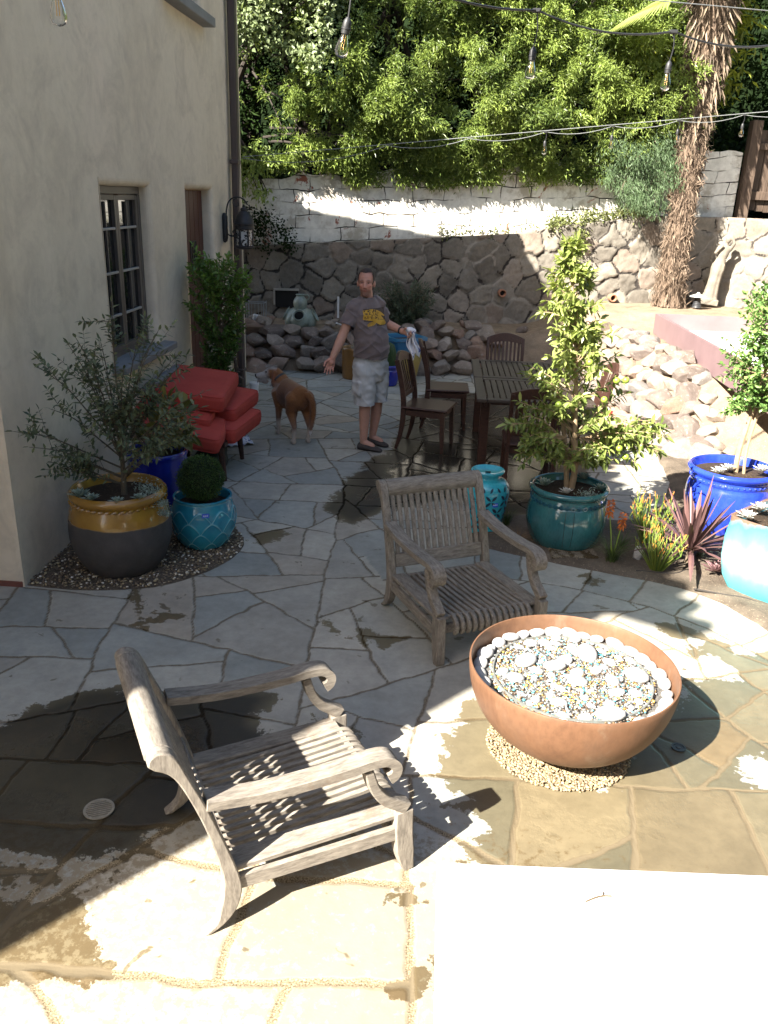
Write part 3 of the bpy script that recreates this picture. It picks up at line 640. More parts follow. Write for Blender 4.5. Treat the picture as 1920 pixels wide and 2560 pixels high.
for k in range(20):
    x = rr.uniform(-2.8,1.2); y = 12.35+.12*x+rr.uniform(0,.5)
    if abs(x+2.1)<.35 and y>12.2: continue
    s = rr.uniform(.07,.14); put_rock((x,y,.60+s*.3),(s*1.3,s,s*.7),LA,GA,rr)
baseB = TERR[4:13]+[(4.4,5.5)]; LB = 'pale lichen-spotted boulder in the rock slope below the planter'; GB = 'boulders of the sunlit rock slope'
Lt = sum(math.dist(a,b) for a,b in zip(baseB[:-1],baseB[1:]))
for row,(v,sz) in enumerate(((-.02,.175),(.14,.165),(.30,.155),(.46,.15),(.62,.145),(.80,.14),(.97,.135))):
    d = .05+.13*(row%2)
    while d < Lt-.1:
        (x,y),(nx,ny) = along(baseB,d); k = rr.uniform(.7,1.2); a = sz*k
        p = np.array([[x-nx*v,y-ny*v]])
        if not (p[0,0] > 2.92 and 6.30 < p[0,1] < 12.12):
            z = max(float(terr_z(p)[0]),.02)+a*.12; put_rock((p[0,0]+rr.uniform(-.04,.04),p[0,1]+rr.uniform(-.04,.04),z),(a*1.18,a,a*.74),LB,GB,rr)
        d += a*1.72
for _ in range(1500):
    x,y = rr.uniform(2.0,4.3),rr.uniform(5.3,9.6); p = np.array([[x,y]]); dd = float(sdpoly(p,TERR)[0])
    if not (-.05 < dd < 1.25) or (x > 2.92 and 6.30 < y < 12.12) or math.hypot(x-2.34,y-6.36) < .5: continue
    a = rr.uniform(.10,.165)
    if min((x-q[0])**2+(y-q[1])**2 for q in RP) < (a*1.45)**2: continue
    put_rock((x,y,max(float(terr_z(p)[0]),.02)+a*.15),(a*1.18,a,a*.76),LB,GB,rr)
# the planter box on the right-hand terrace
M_pl = plain('purple brown painted steel',(.19,.125,.13),(.15,.098,.102),.5,3,30,.1)
pt = thing('planter_box','large low purple brown planter box filled with pale grit','planter',(2.98,7.0,0))
X0,X1,Y0,Y1,T = 0.0,2.6,-.6,5.05,.035
mb = MB(); mb.box(((X0+T/2),(Y0+Y1)/2,.85),(T,Y1-Y0,.32),ch=.004); mb.build('side_panel',M_pl,pt)
mb = MB(); mb.box(((X1-T/2),(Y0+Y1)/2,.85),(T,Y1-Y0,.32),ch=.004); mb.build('side_panel',M_pl,pt)
mb = MB(); mb.box(((X0+X1)/2,Y1-T/2,.85),(X1-X0-2*T,T,.32),ch=.004); mb.build('end_panel',M_pl,pt)
mb = MB(); mb.box(((X0+X1)/2,Y0+T/2,.85),(X1-X0-2*T,T,.32),ch=.004); mb.build('end_panel',M_pl,pt)
mb = MB(); mb.box(((X0+X1)/2,(Y0+Y1)/2,.78),(X1-X0-2*T-.002,Y1-Y0-2*T-.002,.04)); mb.build('fill',plain('pale grit',(.75,.73,.69),(.62,.60,.55),.95,20,120,.6,.01),pt)
# ---- landing beside the camera: white coping above the patio
M_white = plain('white painted concrete',(.80,.79,.77),(.74,.73,.70),.8,2,40,.08)
mb = MB(); mb.tube(smooth([(.42,1.545,.853),(.455,1.562,.856),(.485,1.568,.854)],4),.0022,5); mb.tube([(.463,1.563,.856),(.468,1.578,.854)],.0016,5); tag(mb.build('twig',plain('dry twig',(.10,.07,.04),None,.9),None),'tiny dry twig lying on the white landing','twig')
ld = thing('white_landing','white painted landing with square edge at the lower right','landing',(0,0,0))
def slab(mb, poly, z0, z1):
    n=len(poly); mb.add([(x,y,z0) for x,y in poly]+[(x,y,z1) for x,y in poly],[tuple(range(n))[::-1],tuple(range(n,2*n))]+[(i,(i+1)%n,n+(i+1)%n,n+i) for i in range(n)])
mb = MB(); slab(mb,[(.069,-.9),(3.1,-.9),(3.1,1.80),(.069,1.637)],.77,.85); mb.build('top_slab',M_white,ld,bevel=.005)
mb = MB(); slab(mb,[(.10,-.87),(3.07,-.87),(3.07,1.76),(.10,1.60)],-.02,.768); mb.build('base',M_white,ld)
# ================================================================ HOUSE
def stucco_mat():
    m,n,l,b = _mat('stucco'); v = coords(n,l); vs = coords(n,l,'Object',(1,1,.35))
    c = ramp(n,l,noise(n,l,vs,.9,6,.62,.8),[(.3,(.56,.485,.375)),(.5,(.655,.58,.46)),(.72,(.675,.585,.475))])
    c = mix(n,l,ramp(n,l,noise(n,l,v,2.6,6,.7,.6),[(.48,0),(.66,.75)]),c,(.51,.445,.355))
    c = mix(n,l,.4,c,ramp(n,l,noise(n,l,v,14,5,.7),[(.35,.86),(.6,1.03)]),'MULTIPLY')
    l.new(c,b.inputs['Base Color']); b.inputs['Roughness'].default_value = .92; b.inputs['Specular IOR Level'].default_value = .15
    h = math2(n,l,'ADD',noise(n,l,v,5,4,.6),math2(n,l,'MULTIPLY',noise(n,l,v,85,3,.6),.25)); bump(n,l,b,h,.35,.02); return m
M_stucco = stucco_mat()
M_frame = plain('bronze window paint',(.085,.075,.068),(.06,.052,.047),.45,5,40,.05)
M_munt = plain('grey muntin',(.30,.30,.29),None,.5,5,40,.05)
M_sill = plain('slate sill',(.20,.205,.21),(.14,.145,.15),.7,5,40,.15)
M_door = wood('door planks',(.105,.035,.024),(.075,.024,.017),(.04,.013,.010),.5,(9,9,.7))
M_tile = plain('clay roof tile',(.38,.18,.11),(.25,.11,.07),.85,4,30,.2)
M_glass,_n,_l,_b = _mat('dark window glass'); _b.inputs['Base Color'].default_value = (.012,.013,.014,1); _b.inputs['Roughness'].default_value = .04; _b.inputs['Specular IOR Level'].default_value = .8
house = thing('stucco_house','two storey cream stucco house with deep set window and plank door','house',(0,0,0))
WX, HY0, HY1 = -2.55, 4.60, 10.84
OPEN = [(6.40,7.44,1.06,2.41,.10),(8.50,9.46,-.03,2.41,.12),(8.30,9.24,4.02,5.1,.10)]   # y0,y1,z0,z1,depth
def gz(y): return 6.0-(10.0-y)*.18 if y < 10.0 else 6.0-(y-10.0)*1.10
def house_wall():
    mb = MB(); r = .055
    ys = sorted({HY0,HY1,10.0}|{v for o in OPEN for v in (o[0]-r,o[1]+r)}); zs = sorted({-.05,3.2}|{v for o in OPEN for v in (max(o[2]-r,-.05),o[3]+r)})
    # fine grid so that the plaster can wave
    def fine(a,st): return sorted(set(list(a)+[round(x,3) for x in np.arange(a[0],a[-1],st)]))
    ys = fine(ys,.16); zs = fine(zs,.16); zs = [z for z in zs if z < 5.2]+[5.2]
    def wv(y,z): return .012*(vnoise(np.array([[y,z]]),1.3,5)[0]-.5)*2*min(1,max(0,(y-HY0-.0)/.3))*min(1,max(0,(HY1-y)/.3))
    idx = {}
    def vid(y,z):
        k = (round(y,3),round(z,3))
        if k not in idx: idx[k] = len(mb.v); mb.v.append((WX+wv(y,z),y,z))
        return idx[k]
    for ya,yb in zip(ys[:-1],ys[1:]):
        for za,zb in zip(zs[:-1],zs[1:]):
            yc,zc = (ya+yb)/2,(za+zb)/2
            if any(o[0]-r<yc<o[1]+r and max(o[2]-r,-.05)<zc<o[3]+r for o in OPEN): continue
            if zc > gz(yc)-.2 and zc>4.6: pass
            if max(gz(ya),gz(yb)) < za: continue
            mb.f.append((vid(ya,za),vid(yb,za),vid(yb,min(zb,9)),vid(ya,min(zb,9))))
    for (y0,y1,z0,z1,dp) in OPEN:           # rounded reveals
        z0c = max(z0,-.05); loops = []
        for k in range(6):
            t = PI/2*k/5; off = r*(1-math.sin(t)); x = WX-r*(1-math.cos(t))
            loops.append([(x,y0-off,max(z0-off,-.05)),(x,y1+off,max(z0-off,-.05)),(x,y1+off,z1+off),(x,y0-off,z1+off)])
        loops.append([(WX-dp-.06,y0,z0c),(WX-dp-.06,y1,z0c),(WX-dp-.06,y1,z1),(WX-dp-.06,y0,z1)])
        for a,b in zip(loops[:-1],loops[1:]):
            for k in range(4):
                k2=(k+1)%4
                if z0 < 0 and k==0: continue
                mb.add([a[k],a[k2],b[k2],b[k]],[(0,1,2,3)])
    return mb
h = house_wall()
# gable part above, end walls, the taller wing set back out of frame
h.add([(WX+.001,HY0,5.2),(WX+.001,HY1,5.2),(WX+.001,HY1,gz(HY1)+.0),(WX+.001,10.0,6.0),(WX+.001,HY0+1.0,5.2)],[(0,1,2,3,4)])
h.add([(WX,HY0,-.05),(-5.9,HY0,-.05),(-5.9,HY0,4.9),(WX,HY0,4.9)],[(0,3,2,1)])
h.add([(WX,HY1,-.05),(-5.9,HY1,-.05),(-5.9,HY1,gz(HY1)),(WX,HY1,gz(HY1))],[(0,1,2,3)])
h.box((-6.25,2.25,1.48),(4.66,4.7,3.16)); h.box((-6.25,1.865,4.66),(4.7,5.47,3.2)); h.box((-7.6,9.0,3.4),(3.0,3.8,6.9)); h.box((1.2,-5.2,2.32),(10.0,5.0,4.7))  # last box: unseen block behind the camera, added to cut sky light
hw = h.build('wall',M_stucco,house,ang=50)
# roofs (above the frame; they cast the shade that lies over the patio)
rf = MB()
def roof(mb,x0,x1,ya,za,yb,zb,t=.10):
    mb.add([(x0,ya,za),(x1,ya,za),(x1,yb,zb),(x0,yb,zb),(x0,ya,za+t),(x1,ya,za+t),(x1,yb,zb+t),(x0,yb,zb+t)],[(0,3,2,1),(4,5,6,7),(0,1,5,4),(1,2,6,5),(2,3,7,6),(3,0,4,7)])
roof(rf,-6.0,-2.38,HY0-.1,gz(HY0-.1),10.0,6.0); roof(rf,-6.0,-2.38,10.0,6.0,HY1+.25,gz(HY1+.25))
for k in range(9): rf.tube([(-2.40-.42*k,10.0,6.10),(-2.40-.42*k-.40,10.0,6.12)],[.12,.09],10)
def roofx(mb,xa,za,xb,zb,y0,y1,t=.10): mb.add([(xa,y0,za),(xb,y0,zb),(xb,y1,zb),(xa,y1,za),(xa,y0,za+t),(xb,y0,zb+t),(xb,y1,zb+t),(xa,y1,za+t)],[(0,1,2,3),(7,6,5,4),(0,4,5,1),(1,5,6,2),(2,6,7,3),(3,7,4,0)])
roofx(rf,-3.45,6.12,-6.3,7.3,-1.15,4.9); roofx(rf,-6.3,7.3,-9.0,6.2,-1.15,4.9)
roofx(rf,-5.95,6.35,-7.6,8.2,6.9,11.2); roofx(rf,-7.6,8.2,-9.3,6.4,6.9,11.2)
for k in range(22): rf.tube([(-3.35,-1.0+.27*k,6.14),(-4.6,-1.0+.27*k,6.66)],[.075,.065],8)
rf.build('roof',M_tile,house)
# plinth line
hc = MB(); hc.tube([(WX-.028,HY0+.028,-.05),(WX-.028,HY0+.028,5.2)],.0295,20); hc.build('corner',M_stucco,house)
M_plin = plain('red oxide plinth',(.20,.07,.05),(.12,.05,.04),.8)
for c_,d_ in (((-2.549,7.6,.02),(.012,2.2,.08)),((-3.4,4.597,.012),(1.68,.012,.05))): mb = MB(); mb.box(c_,d_); mb.build('plinth',M_plin,house)
# window
y0,y1,z0,z1,dp = OPEN[0]; fx = WX-dp
wi = MB(); wd = .06
for (a,b,c,d) in ((y0,y1,z0+.01,z0+.07),(y0,y1,z1-.06,z1)): wi.box((fx-.02,(a+b)/2,(c+d)/2),(.06,b-a-.004,d-c),ch=.004)
for yc in (y0+.032,y1-.032): wi.box((fx-.02,yc,(z0+z1)/2+.005),(.062,.06,z1-z0-.13),ch=.004)
win = wi.build('window',M_frame,house)
for k,(ya,yb,op) in enumerate(((y0+.064,y0+.50,.0),(y0+.50,y1-.064,.0))):
    s = MB(); x = fx-.012
    for yc in (ya+.024,yb-.024): s.box((x,yc,(z0+z1)/2),(.04,.045,z1-z0-.135),ch=.003)
    for zc in (z0+.093,z1-.083): s.box((x,(ya+yb)/2,zc),(.04,yb-ya-.094,.042),ch=.003)
    s.build('sash',M_frame,win)
for k in range(1,4):
    zc = z0+(z1-z0)*k/4+.02
    for ya,yb in ((y0+.112,y0+.452),(y0+.548,y1-.112)): (lambda q: (q.box((fx-.004,(ya+yb)/2,zc),(.02,yb-ya,.02),ch=.003), q.build('muntin',M_munt,win)))(MB())
for yc in (y0+.282,y0+.74): mv = MB(); mv.box((fx-.010,yc,(z0+z1)/2),(.02,.018,z1-z0-.23),ch=.003); mv.build('muntin',M_frame,win)
g = MB(); g.box((fx-.022,(y0+y1)/2,(z0+z1)/2),(.004,y1-y0-.13,z1-z0-.14)); g.build('pane',M_glass,win)
M_cur = plain('curtain',(.16,.165,.17),(.09,.095,.10),.9,3,30,.1)
cu = MB()
for k in range(7): cu.tube([(fx-.12,y1-.13-.035*k,z0+.08),(fx-.12,y1-.13-.035*k,z1-.07)],.024,8)
cu.build('curtain',M_cur,win)
ib = MB(); ib.box((fx-.6,(y0+y1)/2,(z0+z1)/2),(.02,2.2,1.8)); ib.box((fx-.3,(y0+y1)/2,z0-.3),(.6,2.2,.02)); ib.build('room_backing',plain('dark room',(.02,.018,.016),None,.9),win)
sl = MB(); sl.box((WX-.02,(y0+y1)/2+.06,z0-.005),(.26,y1-y0+.28,.06),rot=(0,.06,0),ch=.008); sl.build('window_sill',M_sill,house)
# door
y0,y1,z0,z1,dp = OPEN[1]; fx = WX-dp
d = MB(); npl = 6; pw = (y1-y0)/npl
for k in range(npl): d.box((fx-.02,y0+pw*(k+.5),z1/2-.01),(.045,pw-.004,z1-.005),ch=.005)
dr = d.build('door',M_door,house)
gr = MB(); gr.box((fx+.006,y0+.55,1.75),(.012,.22,.30),ch=.004)
for k in range(3): gr.tube([(fx+.016,y0+.48+.07*k,1.61),(fx+.016,y0+.48+.07*k,1.89)],.006,6)
gr.build('grille',plain('black iron',(.012,.012,.013),None,.5),dr)
hd = MB(); hd.tube([(fx+.01,y1-.10,.95),(fx+.06,y1-.10,.97),(fx+.06,y1-.10,1.12),(fx+.01,y1-.10,1.14)],.009,8); hd.build('handle',bpy.data.materials['black iron'],dr)
# upper window
y0,y1,z0,z1,dp = OPEN[2]; fx = WX-dp; u = MB()
for (a,b,c,d2) in ((y0,y1,z0+.002,z0+.062),(y0,y1,z1-.06,z1)): u.box((fx,(a+b)/2,(c+d2)/2),(.06,b-a-.004,d2-c),ch=.004)
for yc in (y0+.032,y1-.032,(y0+y1)/2): u.box((fx,yc,(z0+z1)/2),(.058,.06,z1-z0-.125),ch=.004)
uw = u.build('window',M_frame,house); g = MB(); g.box((fx-.01,(y0+y1)/2,(z0+z1)/2),(.004,y1-y0-.1,z1-z0-.1)); g.build('pane',M_glass,uw)
ib = MB(); ib.box((fx-.5,(y0+y1)/2,(z0+z1)/2),(.02,2,1.8)); ib.build('room_backing',bpy.data.materials['dark room'],uw)
sl = MB(); sl.box((WX+.005,8.72,z0-.045),(.24,1.30,.085),ch=.006); sl.build('window_sill',M_sill,house)
# downspout
M_cop = plain('dark brown downspout',(.065,.047,.045),(.045,.033,.032),.45,3,30,.1)
ds = MB(); ds.box((WX+.075,10.26,2.75),(.085,.11,5.4),ch=.018)
dsp = ds.build('downspout',M_cop,house)
for z in (2.72,.30):
    k = MB(); k.box((WX+.072,10.26,z),(.10,.15,.05),ch=.01); k.build('bracket',M_cop,dsp)
# ---- lantern on an iron scroll bracket
M_iron = plain('wrought iron',(.035,.034,.037),(.02,.02,.022),.55,20,60,.2,metal=.3)
LN = thing('wall_lantern','pierced iron lantern hanging from a scroll bracket by the downspout','lantern',(WX,9.88,0))
mb = MB(); mb.tube([(.012,0,1.85),(.02,0,1.87),(.024,0,1.9),(.024,0,2.13),(.02,0,2.15),(.012,0,2.17)],[.012,.030,.036,.036,.030,.012],12,flat=.9); mb.build('wall_plate',M_iron,LN)
def spiral(cx,cz,r,a0,turns,n=26,shr=.75): return [(cx+r*(1-shr*t/n)*math.cos(a0+turns*2*PI*t/n),0,cz+r*(1-shr*t/n)*math.sin(a0+turns*2*PI*t/n)) for t in range(n+1)]
mb = MB(); arm = smooth([(.04,0,2.08),(.045,0,2.20),(.08,0,2.30),(.16,0,2.345),(.24,0,2.325),(.29,0,2.265)],6); mb.tube(arm,.0085,8)
mb.tube(spiral(.165,2.275,.055,R(80),.95),[.008-.003*k/26 for k in range(27)],8); mb.tube(spiral(.285,2.235,.035,R(60),-.9),[.008-.003*k/26 for k in range(27)],8)
mb.tube(smooth([(.04,0,1.96),(.07,0,1.93),(.11,0,1.925),(.14,0,1.945)],4),.008,8); mb.tube(spiral(.125,1.965,.03,R(-60),.85),[.008-.003*k/26 for k in range(27)],8)
mb.tube(smooth([(.10,0,1.925),(.15,0,1.90),(.165,0,1.87),(.15,0,1.845)],4),.007,8); mb.tube(spiral(.14,1.865,.025,R(-20),-.85),[.007-.003*k/26 for k in range(27)],8)
mb.build('scroll_bracket',M_iron,LN)
lx = .245
T = Matrix.Translation((lx,0,0))
mb = MB(); mb.lathe([(.0,2.27),(.012,2.265),(.014,2.235),(.034,2.23),(.040,2.215),(.036,2.20),(.05,2.19),(.085,2.15),(.105,2.095),(.11,2.07),(.118,2.065),(.118,2.05),(.108,2.045),(.108,2.015),(.114,2.012),(.114,2.0),(.0,2.0)],24,T); mb.build('dome',M_iron,LN)
mb = MB(); mb.lathe([(0,1.775),(.03,1.78),(.09,1.79),(.114,1.80),(.114,1.815),(.1,1.82),(0,1.82)],24,T); mb.build('base',M_iron,LN)
M_lg,_n,_l,_b = _mat('lantern glass'); _v=coords(_n,_l); _l.new(ramp(_n,_l,noise(_n,_l,_v,38,2,.5),[(.47,(.02,.02,.022)),(.5,(.42,.43,.44))]),_b.inputs['Base Color']); _b.inputs['Roughness'].default_value=.2
mb = MB()
for k in range(6):
    a = R(60*k+10); mb.box((lx+.095*math.cos(a),.095*math.sin(a),1.91),(.014,.014,.18))
mb.build('frame',M_iron,LN)
mb = MB()
for k in range(6):
    a = R(60*k+40); T2 = Matrix.Translation((lx+.08*math.cos(a),.08*math.sin(a),1.91)) @ Matrix.Rotation(a,4,'Z'); mb.box((0,0,0),(.006,.07,.172),M=T2)
mb.build('pierced_panel',M_lg,LN)
# ---- garden tap with hose bib
M_brz = plain('aged bronze',(.10,.075,.06),(.06,.05,.045),.5,20,60,.2,metal=.5)
tp = thing('garden_tap','aged bronze garden tap on the wall left of the downspout','tap',(WX,10.10,-.12))
mb = MB(); mb.box((.03,0,.60),(.05,.13,.035),ch=.01); mb.tube(smooth([(.04,0,.58),(.045,0,.52),(.05,.01,.44),(.045,.0,.38)],4),[.016,.02,.025,.024,.022,.026,.03,.028,.026,.025,.022,.02,.02],8); mb.build('handle',M_brz,tp)
mb = MB(); mb.tube([(0,.0,.36),(.08,.02,.36),(.11,.04,.33),(.115,.04,.24)],[.02,.02,.018,.017],10); mb.tube([(.06,.01,.36),(.06,.01,.42)],.012,8); mb.lathe([(0,.0),(.035,.002),(.035,.012),(0,.014)],12,Matrix.Translation((.06,.01,.42))); mb.build('spout',M_brz,tp)
mb = MB(); mb.tube([(.02,.07,.12),(.02,.07,.22),(.06,.08,.25),(.10,.14,.25)],.011,8); mb.build('pipe',M_brz,tp)
# ================================================================ FURNITURE
M_teak = wood('weathered teak',(.30,.268,.225),(.205,.18,.15),(.10,.087,.074),.8,(2.2,11,11),blotch=(.16,.12,.088))
M_teak_y = wood('weathered teak rail',(.30,.268,.225),(.205,.18,.15),(.10,.087,.074),.75,(11,2.2,11))
M_teak_z = wood('weathered teak post',(.30,.268,.225),(.205,.18,.15),(.10,.087,.074),.75,(11,11,2.2))
M_mah = wood('dark hardwood',(.075,.036,.025),(.052,.025,.018),(.028,.014,.011),.42,(3,12,12))
M_mah_t = wood('grey brown table wood',(.070,.054,.043),(.05,.038,.031),(.033,.025,.02),.5,(12,2,12))
CW = .70
def lounge_chair(label, loc, rz):
    t = thing('lounge_chair',label,'lounge chair',loc,rz,'weathered teak lounge chairs around the fire bowl')
    def post(y0,y1):
        out = smooth([(0,0),(.050,.028),(.092,.075),(.115,.145),(.112,.21),(.078,.335),(.012,.535),(-.036,.657),(-.066,.735),(-.092,.775),(-.130,.788),(-.158,.772),(-.164,.747)],3)
        inn = smooth([(-.145,.728),(-.108,.705),(-.075,.66),(-.028,.545),(.014,.41),(.050,.25),(.052,.18),(.040,.10),(.022,.04),(-.028,.0)],3)
        mb = MB(); mb.prism([tuple(p[:2]) for p in out]+[tuple(p[:2]) for p in inn],y0,y1); mb.build('back_post',M_teak_z,t,bevel=.006)
    post(.0,.048); post(CW-.048,CW)
    def fleg(y0,y1):
        c = smooth([(.765,.0),(.752,.06),(.742,.13),(.737,.20),(.735,.285)],4); mb = MB()
        mb.ribbon([p[:2] for p in c],[.042+.030*min(1,k/6) for k in range(len(c))],y0,y1); mb.build('leg',M_teak_z,t,bevel=.005)
        c = smooth([(.748,.292),(.705,.322),(.655,.358),(.612,.42),(.585,.505)],5); mb = MB(); mb.ribbon([p[:2] for p in c],[.034+.016*(1-k/len(c)) for k in range(len(c))],y0,y1); mb.build('arm_support',M_teak,t,bevel=.005)
    fleg(.0,.052); fleg(CW-.052,CW)
    def arm(yc,w):
        c = smooth([(.01,.548),(.10,.535),(.22,.523),(.36,.522),(.50,.528),(.60,.537),(.66,.530),(.690,.500),(.685,.468),(.664,.455)],4)
        n = len(c); th = [.034+.012*max(0,(k/n-.6)/.4) for k in range(n)]; mb = MB(); mb.ribbon([p[:2] for p in c],th,yc-w/2,yc+w/2); mb.build('arm',M_teak,t,bevel=.009,seg=3)
    arm(.030,.075); arm(CW-.030,.075)
    mb = MB()
    for yc in (.022,CW-.022): mb.box((.41,yc,.182),(.60,.026,.060),ch=.004)
    mb.box((.09,CW/2,.20),(.028,CW-.1,.07),ch=.004); mb.box((.70,CW/2,.185),(.028,CW-.1,.055),ch=.004); mb.build('apron',M_teak,t)
    mb = MB()
    for yc in (.060,CW-.060): mb.box((.405,yc,.247),(.63,.085,.024),rot=(0,-.03,0),ch=.005)
    mb.build('seat_frame',M_teak,t)
    mb = MB(); ns = 13; y0,y1 = .118,CW-.118
    path = smooth([(.085,.222),(.20,.226),(.40,.236),(.60,.252),(.70,.262),(.745,.255),(.768,.228),(.768,.195),(.752,.172)],3)
    for k in range(ns):
        yc = y0+(y1-y0)*(k+.0)/(ns-1); mb.ribbon([p[:2] for p in path],.022,yc-.011,yc+.011)
    mb.build('seat_slats',M_teak,t,bevel=.003)
    mb = MB(); mb.box((.705,CW/2,.262),(.022,CW-.19,.010),rot=(0,-.1,0)); mb.build('seat_batten',M_teak_y,t)
    # back: top rail, lower rail, slats
    top = [(-.082,.690),(-.066,.735),(-.092,.775),(-.130,.788),(-.158,.772),(-.166,.742),(-.140,.722),(-.105,.702)]
    mb = MB(); mb.prism([tuple(p[:2]) for p in smooth(top,3,True)],.0485,CW-.0485); mb.build('top_rail',M_teak_y,t,bevel=.004)
    T = Matrix.Translation((.058,CW/2,.325)) @ Matrix.Rotation(R(-18),4,'Y'); mb = MB(); mb.box((0,0,0),(.030,CW-.10,.085),M=T,ch=.005); mb.build('lower_rail',M_teak_y,t)
    mb = MB(); nb = 14
    for k in range(nb):
        yc = .078+(CW-.156)*k/(nb-1); mb.ribbon([(.046,.362),(.006,.47),(-.042,.60),(-.088,.708)],.014,yc-.013,yc+.013)
    mb.build('back_slats',M_teak_z,t,bevel=.002)
    return t
lounge_chair('weathered teak slatted lounge chair in the foreground, half sunlit, facing the fire bowl',(-.671,2.111,0),R(29.0))
ca = lounge_chair('weathered teak slatted lounge chair standing in shade behind the fire bowl',(-.271,4.662,0),R(-63.3))

# ---- dining set
def dining_chair():
    t = thing('dining_chair','','chair',(0,0,0),0,'dark hardwood dining chairs around the table'); W=.44; D=.43
    def leg(y0): # rear leg runs on into the back post
        c = smooth([(-.065,0),(-.03,.12),(-.005,.28),(0,.45),(-.012,.58),(-.045,.75),(-.085,.90)],4); mb = MB()
        mb.ribbon([p[:2] for p in c],[.028+.022*min(1,k/8) for k in range(len(c))],y0,y0+.034); mb.build('back_leg',M_mah,t,bevel=.004)
    leg(0); leg(W-.034)
    for y in (.0,W-.042):
        mb = MB(); mb.ribbon([(D-.01,0),(D-.02,.2),(D-.025,.415)],[.032,.04,.044],y,y+.042); mb.build('leg',M_mah,t,bevel=.004)
    mb = MB(); mb.box((D/2,W/2,.435),(D+.05,W+.02,.026),ch=.010); mb.build('seat',M_mah,t)
    mb = MB()
    for y in (.022,W-.022): mb.box((D/2,y,.385),(D-.06,.02,.06))
    mb.box((D-.03,W/2,.385),(.02,W-.09,.06)); mb.box((.012,W/2,.385),(.02,W-.07,.06)); mb.build('apron',M_mah,t)
    mb = MB(); n=13; v=[]; 
    ring = []
    for k in range(n):
        u = k/(n-1); y = .004+(W-.008)*u; bow = .035*math.sin(PI*u); zt = .905+.055*math.sin(PI*u); zb = .835+.03*math.sin(PI*u)
        ring.append([(-.082-bow,y,zb),(-.055-bow,y,zb),(-.072-bow,y,zt),(-.10-bow,y,zt)])
    mb.loft(ring); mb.build('crest_rail',M_mah,t,bevel=.004)
    mb = MB(); mb.box((-.016,W/2,.545),(.022,W-.07,.05),rot=(0,-.1,0),ch=.004); mb.build('back_rail',M_mah,t)
    mb = MB()
    for k in range(8):
        u = (k+.5)/8; y = .04+(W-.08)*u; b = .035*math.sin(PI*u); mb.ribbon([(-.016-b*.15,.56),(-.045-b*.6,.70),(-.078-b,.86)],.010,y-.012,y+.012)
    mb.build('back_slats',M_mah,t,bevel=.002); return t
dc = dining_chair()
LB_ = ['dark hardwood dining chair turned out nearest to the standing man','dark hardwood dining chair tucked in at the far left corner of the table','dark hardwood dining chair at the near end of the table behind the citrus tree','dark hardwood dining chair at the far end of the table by the rock wall','dark hardwood dining chair on the planter side of the table']
spots = [(-.33,8.13,-14),(-.10,8.98,1),(1.06,6.98,90),(.55,9.80,-90),(1.62,8.45,180)]
for k,(x,y,a) in enumerate(spots): place(dc if k==0 else copy_tree(dc),(x,y,0),R(a),LB_[k])
dt = thing('dining_table','dark slatted hardwood dining table with four square legs','table',(.36,7.33,0)); TW,TL = 1.06,2.0
mb = MB()
for y0,y1 in ((.0,.985),(1.015,2.0)):
    for x in (.045,TW-.045): mb.box((x,(y0+y1)/2,.725),(.085,y1-y0,.03),ch=.004)
    for y in (y0+.045,y1-.045): mb.box((TW/2,y,.725),(TW-.184,.085,.03),ch=.004)
    for k in range(15):
        x = .10+(TW-.2)*(k+.5)/15; mb.box((x,(y0+y1)/2,.727),(.047,y1-y0-.186,.022),ch=.003)
mb.build('tabletop',M_mah_t,dt)
mb = MB()
for x in (.10,TW-.10): mb.box((x,1.0,.66),(.025,1.5,.09),ch=.003)
for y in (.36,1.64): mb.box((TW/2,y,.66),(TW-.24,.025,.09),ch=.003)
mb.build('apron',M_mah,dt)
for x in (.10,TW-.10):
    for y in (.33,1.67): mb = MB(); mb.box((x,y,.355),(.085,.085,.71),ch=.006); mb.build('leg',M_mah,dt)

# ---- chair by the wall under a heap of red cushions
M_grey = wood('grey painted chair wood',(.19,.20,.21),(.15,.155,.165),(.11,.115,.12),.7,(11,2,11))
wc = thing('patio_chair','low grey-backed wooden chair against the stucco wall under red cushions','chair',(-2.42,6.80,0))
mb = MB(); mb.prism([tuple(p[:2]) for p in smooth([(0,.79),(.02,.84),(-.01,.87),(-.05,.86),(-.06,.82),(-.03,.78)],3,True)],0,.78); mb.build('top_rail',M_grey,wc)
mb = MB()
for k in range(9): mb.ribbon([(.09,.36),(.05,.55),(-.01,.79)],.016,.06+.076*k,.11+.076*k)
mb.build('back_slats',M_grey,wc)
mb = MB(); mb.box((.33,.39,.335),(.56,.74,.05),ch=.006); mb.build('seat',M_mah,wc)
for x in (.09,.56):
    for y in (.06,.72): mb = MB(); mb.tube([(x+(.03 if x>.3 else -.03),y,0),(x,y,.31)],[.02,.034],8); mb.build('leg',M_mah,wc)
def red_mat():
    m,n,l,b = _mat('red outdoor fabric'); v = coords(n,l)
    c = ramp(n,l,noise(n,l,v,4,5,.6),[(.3,(.33,.034,.024)),(.7,(.42,.052,.036))]); l.new(c,b.inputs['Base Color']); b.inputs['Roughness'].default_value=.85; b.inputs['Sheen Weight'].default_value=.0
    h = math2(n,l,'ADD',noise(n,l,v,7,3,.5),math2(n,l,'MULTIPLY',noise(n,l,v,260,2,.5),.12)); bump(n,l,b,h,.35,.015); return m
M_red = red_mat()
